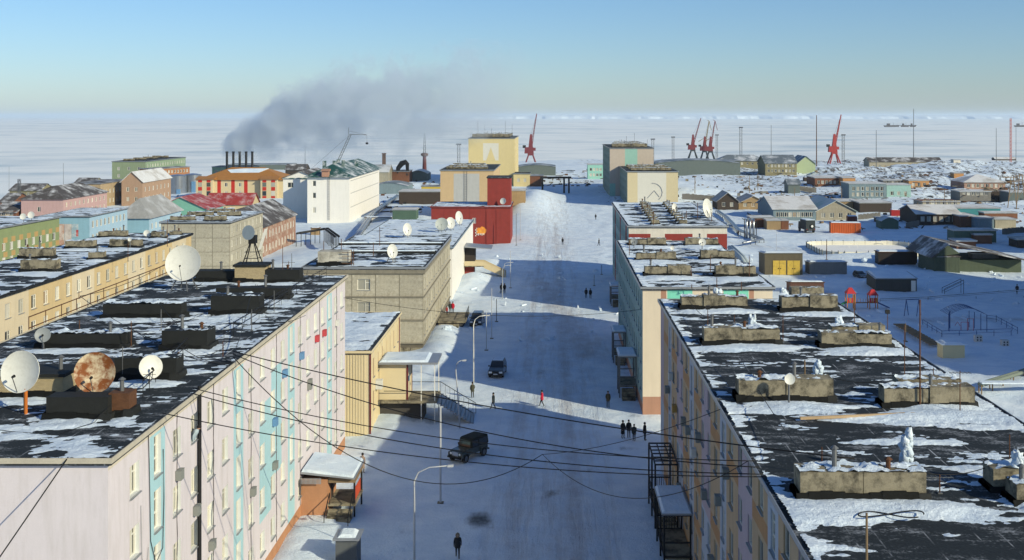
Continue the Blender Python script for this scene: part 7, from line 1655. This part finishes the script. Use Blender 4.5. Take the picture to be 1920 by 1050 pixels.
def crane(label, px, pyb, Y, h, jib_top, cols, rz=0.0, double=False):
    """port slewing crane: four-legged portal, machine house, tower, luffing lattice jib"""
    p = D(px, pyb, Y); t = thing('portal_crane', label, 'crane', (p.x, p.y, min(p.z, gz(p.x, p.y)) - .5), R(rz), 'port cranes'); leg, mid, jib = cols; s = h / 38.0
    off = p.z - (min(p.z, gz(p.x, p.y)) - .5)
    for (x, y) in ((-4.5, -4), (4.5, -4), (4.5, 4), (-4.5, 4)):
        b = MB(); b.cyl((x * s, y * s, 0), (x * .35 * s, y * .35 * s, off + 8 * s), .55 * s, .5 * s, 6); b.build('leg', leg, t)
    b = MB(); b.box(-2.2 * s, -2 * s, off + 7.6 * s, 2.2 * s, 2 * s, off + 9 * s); b.build('portal_ring', leg, t)
    b = MB(); b.box(-4.5 * s, -1.8 * s, off + 9.05 * s, 2.2 * s, 1.8 * s, off + 13.5 * s, tx=.3); b.build('machine_house', mid, t)
    b = MB(); b.hexa([(-1.6 * s, -1.4 * s, off + 13.5 * s), (1.6 * s, -1.4 * s, off + 13.5 * s), (1.6 * s, 1.4 * s, off + 13.5 * s), (-1.6 * s, 1.4 * s, off + 13.5 * s), (-.5 * s, -.6 * s, off + 23 * s), (1.0 * s, -.6 * s, off + 23 * s), (1.0 * s, .6 * s, off + 23 * s), (-.5 * s, .6 * s, off + 23 * s)]); b.build('tower', mid, t)
    b = MB(); b.box(1.8 * s, -1 * s, off + 11 * s, 3.6 * s, 1 * s, off + 13.2 * s); b.build('driver_cab', mid, t)
    b = MB(); b.box(-5.8 * s, -1.2 * s, off + 13.0 * s, -3.5 * s, 1.2 * s, off + 15 * s); b.build('counterweight', BLACK, t)
    A = Vector((1.2 * s, 0, off + 14.5 * s)); T_ = Vector((jib_top * s, 0, off + h)); b = MB(); n = 12
    for sy in (-.7, .7):
        b.bar(A + Vector((0, sy * s, 0)), T_ + Vector((0, sy * .35 * s, 0)), .34 * s); b.bar(A + Vector((-1.0 * s, sy * s, .5 * s)), T_ + Vector((-.25 * s, sy * .35 * s, 0)), .34 * s)
    for k in range(n):
        q, r_ = A.lerp(T_, k / n), A.lerp(T_, (k + 1) / n); wdt = 1.0 - .75 * k / n; b.bar(q + Vector((0, -.7 * s * wdt, 0)), r_ + Vector((-1.0 * s * wdt, .7 * s * wdt, 0)), .18 * s); b.bar(q + Vector((-1 * s * wdt, -.7 * s * wdt, 0)), r_ + Vector((0, -.7 * s * wdt, 0)), .18 * s)
    b.build('jib', jib, t)
    b = MB(); b.bar(Vector((.2 * s, 0, off + 23 * s)), T_, .12 * s); b.bar(T_, T_ + Vector((.2, 0, -6 * s)), .08 * s); b.build('hoist_rope', BLACK, t)
    if double: b = MB(); b.bar(T_, T_ + Vector((2.2 * s, 0, -9 * s)), .5 * s); b.bar(T_, T_ + Vector((-2.0 * s, 0, 1.0 * s)), .4 * s); b.bar(Vector((-1 * s, 0, off + 21 * s)), Vector((-6 * s, 0, off + 18 * s)), .5 * s); b.build('fly_jib', jib, t)
CR1, CR2, CR3, CRB = pm('crane_dull_red', (.16, .03, .035), .6, var=.25), pm('crane_red', (.32, .035, .03), .6, var=.2), pm('crane_ochre', (.20, .15, .05), .6, var=.25), pm('crane_dark', (.04, .05, .055), .6, var=.25)
crane('tall dull red portal crane right of the yellow tower', 995, 311, 900, 42, 4.5, (CR1, CR1, CR1)); crane('red jibbed crane, leftmost of the port crane group', 1299, 299, 950, 35, 7.5, (CRB, CR1, CR1)); crane('ochre jibbed crane in the middle of the port crane group', 1321, 300, 950, 33, 4.5, (CRB, CR1, CR3), double=True); crane('rightmost crane of the port crane group, with red fly jib', 1332, 301, 960, 34, 4.5, (CRB, CR1, CR1), double=True); crane('bright red portal crane standing alone on the right', 1564, 307, 820, 36, 5.5, (CR2, CR2, CR2))
# crawler crane behind the white block
p = D(630, 312, 480); t = thing('crawler_crane', 'lattice boom crane rising behind the green roof', 'crane', (p.x, p.y, gz(p.x, p.y))); z0 = p.z - gz(p.x, p.y)
b = MB(); b.box(-2.5, -1.5, 0, 2.5, 1.5, max(2.5, z0 - 2)); b.build('machine_house', CRB, t)
T_ = D(657, 252, 480) - t.location; b = MB(); A = Vector((0, 0, z0)); n = 10
for s in (-.5, .5): b.bar(A + Vector((s, 0, 0)), T_ + Vector((s * .8, 0, 0)), .22)
for k in range(n): b.bar(A.lerp(T_, k / n) + Vector((-.5, 0, 0)), A.lerp(T_, (k + 1) / n) + Vector((.45, 0, 0)), .12)
b.build('boom', STEEL, t); E_ = D(688, 253, 480) - t.location; b = MB(); b.bar(T_, E_, .25); b.bar(T_ + Vector((-.9, 0, -.2)), T_ + Vector((-.7, 0, 3)) * 1, .18); b.bar(T_ + Vector((-.7, 0, 1.5)), E_, .1); b.build('fly_jib', STEEL, t)
b = MB(); b.bar(E_, E_ + Vector((0, 0, -3.2)), .08); b.box(E_.x - .5, -.4 + E_.y, E_.z - 4, E_.x + .5, E_.y + .4, E_.z - 3.2); b.build('hook_block', BLACK, t); b = MB(); b.bar(T_, Vector((-14, 0, z0 - 4)), .08); b.build('stay_rope', BLACK, t)
# gate at the far end of the street
p = GZ(1030, 372); t = thing('pipe_gate', 'dark pipe gate spanning the far end of the street', 'gate', (p.x - 3, p.y + 60, 0)); b = MB()
for x in (0, 9, 11): b.bar((x, 0, -1), (x, 0, 6.5), .8); 
b.bar((-1, 0, 6.5), (12, 0, 6.5), .9); b.build('frame', BLACK, t)
# ships frozen in far out
for k, (px, w_) in enumerate(((1672, 60), (1697, 34), (1712, 26), (1914, 50))):
    p = D(px, 231, 4200); z = SEA; t = thing('ship', ('leftmost ship', 'second ship', 'third ship', 'ship at the right edge')[k] + ' frozen in on the distant ice', 'ship', (p.x, 4200, z), group='distant ships'); b = MB(); b.hexa([(-w_ / 2 + 4, -5, 0), (w_ / 2 - 6, -5, 0), (w_ / 2 - 6, 5, 0), (-w_ / 2 + 4, 5, 0), (-w_ / 2, -6, 6), (w_ / 2, -3, 7), (w_ / 2, 3, 7), (-w_ / 2, 6, 6)]); b.build('hull', DKB, t); b = MB(); b.box(-w_ * .3, -4, 6, -w_ * .12, 4, 13); b.build('deck_house', DKB, t); b = MB(); b.bar((w_ * .1, 0, 6), (w_ * .1, 0, 16), .6); b.build('mast', BLACK, t)
# ================================================================== smoke of the power station
def smoke():
    Y0 = 522; x0 = D(424, 280, Y0).x; L = 150.0
    b = MB(); b.box(0, -26, -6, L, 26, 56); o = b.build('smoke_plume', None or bpy.data.materials.new('smoke'), None, (x0 - 3, Y0, 12)); o['kind'] = 'stuff'; o['label'] = 'grey smoke drifting right from the power station stacks'
    m = o.data.materials[0]; m.use_nodes = True; nt = m.node_tree; nt.nodes.clear(); Ln = nt.links.new
    out = N(nt, 'ShaderNodeOutputMaterial'); pv = N(nt, 'ShaderNodeVolumePrincipled'); Ln(pv.outputs[0], out.inputs[1])
    tc = N(nt, 'ShaderNodeTexCoord'); sp = N(nt, 'ShaderNodeSeparateXYZ')
    Ln(tc.outputs['Object'], sp.inputs[0])
    def M(op, a, b_=None, c=None):
        n = N(nt, 'ShaderNodeMath', operation=op)
        for i, q in enumerate((a, b_, c)):
            if q is None: continue
            if isinstance(q, (int, float)): n.inputs[i].default_value = q
            else: Ln(q, n.inputs[i])
        return n.outputs[0]
    def nzt(sc, det, off):
        mp = N(nt, 'ShaderNodeMapping'); mp.inputs['Location'].default_value = (off, off * .7, off * .3); n = N(nt, 'ShaderNodeTexNoise'); n.inputs['Scale'].default_value = sc; n.inputs['Detail'].default_value = det; n.inputs['Roughness'].default_value = .58
        Ln(tc.outputs['Object'], mp.inputs[0]); Ln(mp.outputs[0], n.inputs[0]); return n.outputs[0]
    big, mid = nzt(.045, 3, 3.0), nzt(.13, 5, 11.0)
    u = M('MAXIMUM', sp.outputs[0], 0.01); us = M('DIVIDE', u, 55.0)
    cen = M('MULTIPLY_ADD', M('POWER', us, .60), 17.0, 3.4)                     # height of the centre line
    rad = M('MULTIPLY_ADD', M('POWER', M('MINIMUM', us, 1.1), .60), 20.0, 1.8)
    dz = M('DIVIDE', M('SUBTRACT', sp.outputs[2], cen), rad); dy = M('DIVIDE', sp.outputs[1], rad)
    dist = M('SQRT', M('ADD', M('MULTIPLY', dz, dz), M('MULTIPLY', dy, dy)))
    dn = M('ADD', dist, M('ADD', M('MULTIPLY_ADD', big, 1.9, -.95), M('MULTIPLY_ADD', mid, 2.0, -1.0)))
    edge = N(nt, 'ShaderNodeMapRange'); edge.interpolation_type = 'SMOOTHSTEP'; edge.inputs[1].default_value = 1.0; edge.inputs[2].default_value = .55; Ln(dn, edge.inputs[0])
    fade = M('EXPONENT', M('MULTIPLY', u, -1 / 22.0)); start = N(nt, 'ShaderNodeMapRange'); start.inputs[1].default_value = 0.5; start.inputs[2].default_value = 2.5; Ln(sp.outputs[0], start.inputs[0])
    end = N(nt, 'ShaderNodeMapRange'); end.inputs[1].default_value = L - 4; end.inputs[2].default_value = L - 60; Ln(sp.outputs[0], end.inputs[0])
    d = M('MULTIPLY', M('MULTIPLY', edge.outputs[0], M('MULTIPLY_ADD', fade, .26, .046)), M('MULTIPLY', start.outputs[0], end.outputs[0]))
    Ln(d, pv.inputs['Density']); pv.inputs['Color'].default_value = (.86, .93, 1.0, 1); pv.inputs['Anisotropy'].default_value = .2
smoke()
# ================================================================== haze: clear polar air that pales the far ice
def haze():
    b = MB(); b.box(-45000, -300, -30, 45000, 61000, 110); m = bpy.data.materials.new('haze_air'); m.use_nodes = True; nt = m.node_tree; nt.nodes.clear()
    out = N(nt, 'ShaderNodeOutputMaterial'); pv = N(nt, 'ShaderNodeVolumePrincipled'); nt.links.new(pv.outputs[0], out.inputs[1])
    pv.inputs['Color'].default_value = (.74, .87, 1, 1); pv.inputs['Density'].default_value = HAZE; pv.inputs['Anisotropy'].default_value = .1
    o = b.build('haze', m, None); o['kind'] = 'stuff'; o['label'] = 'thin cold haze over the frozen bay'
HAZE = 5.0e-5
haze()
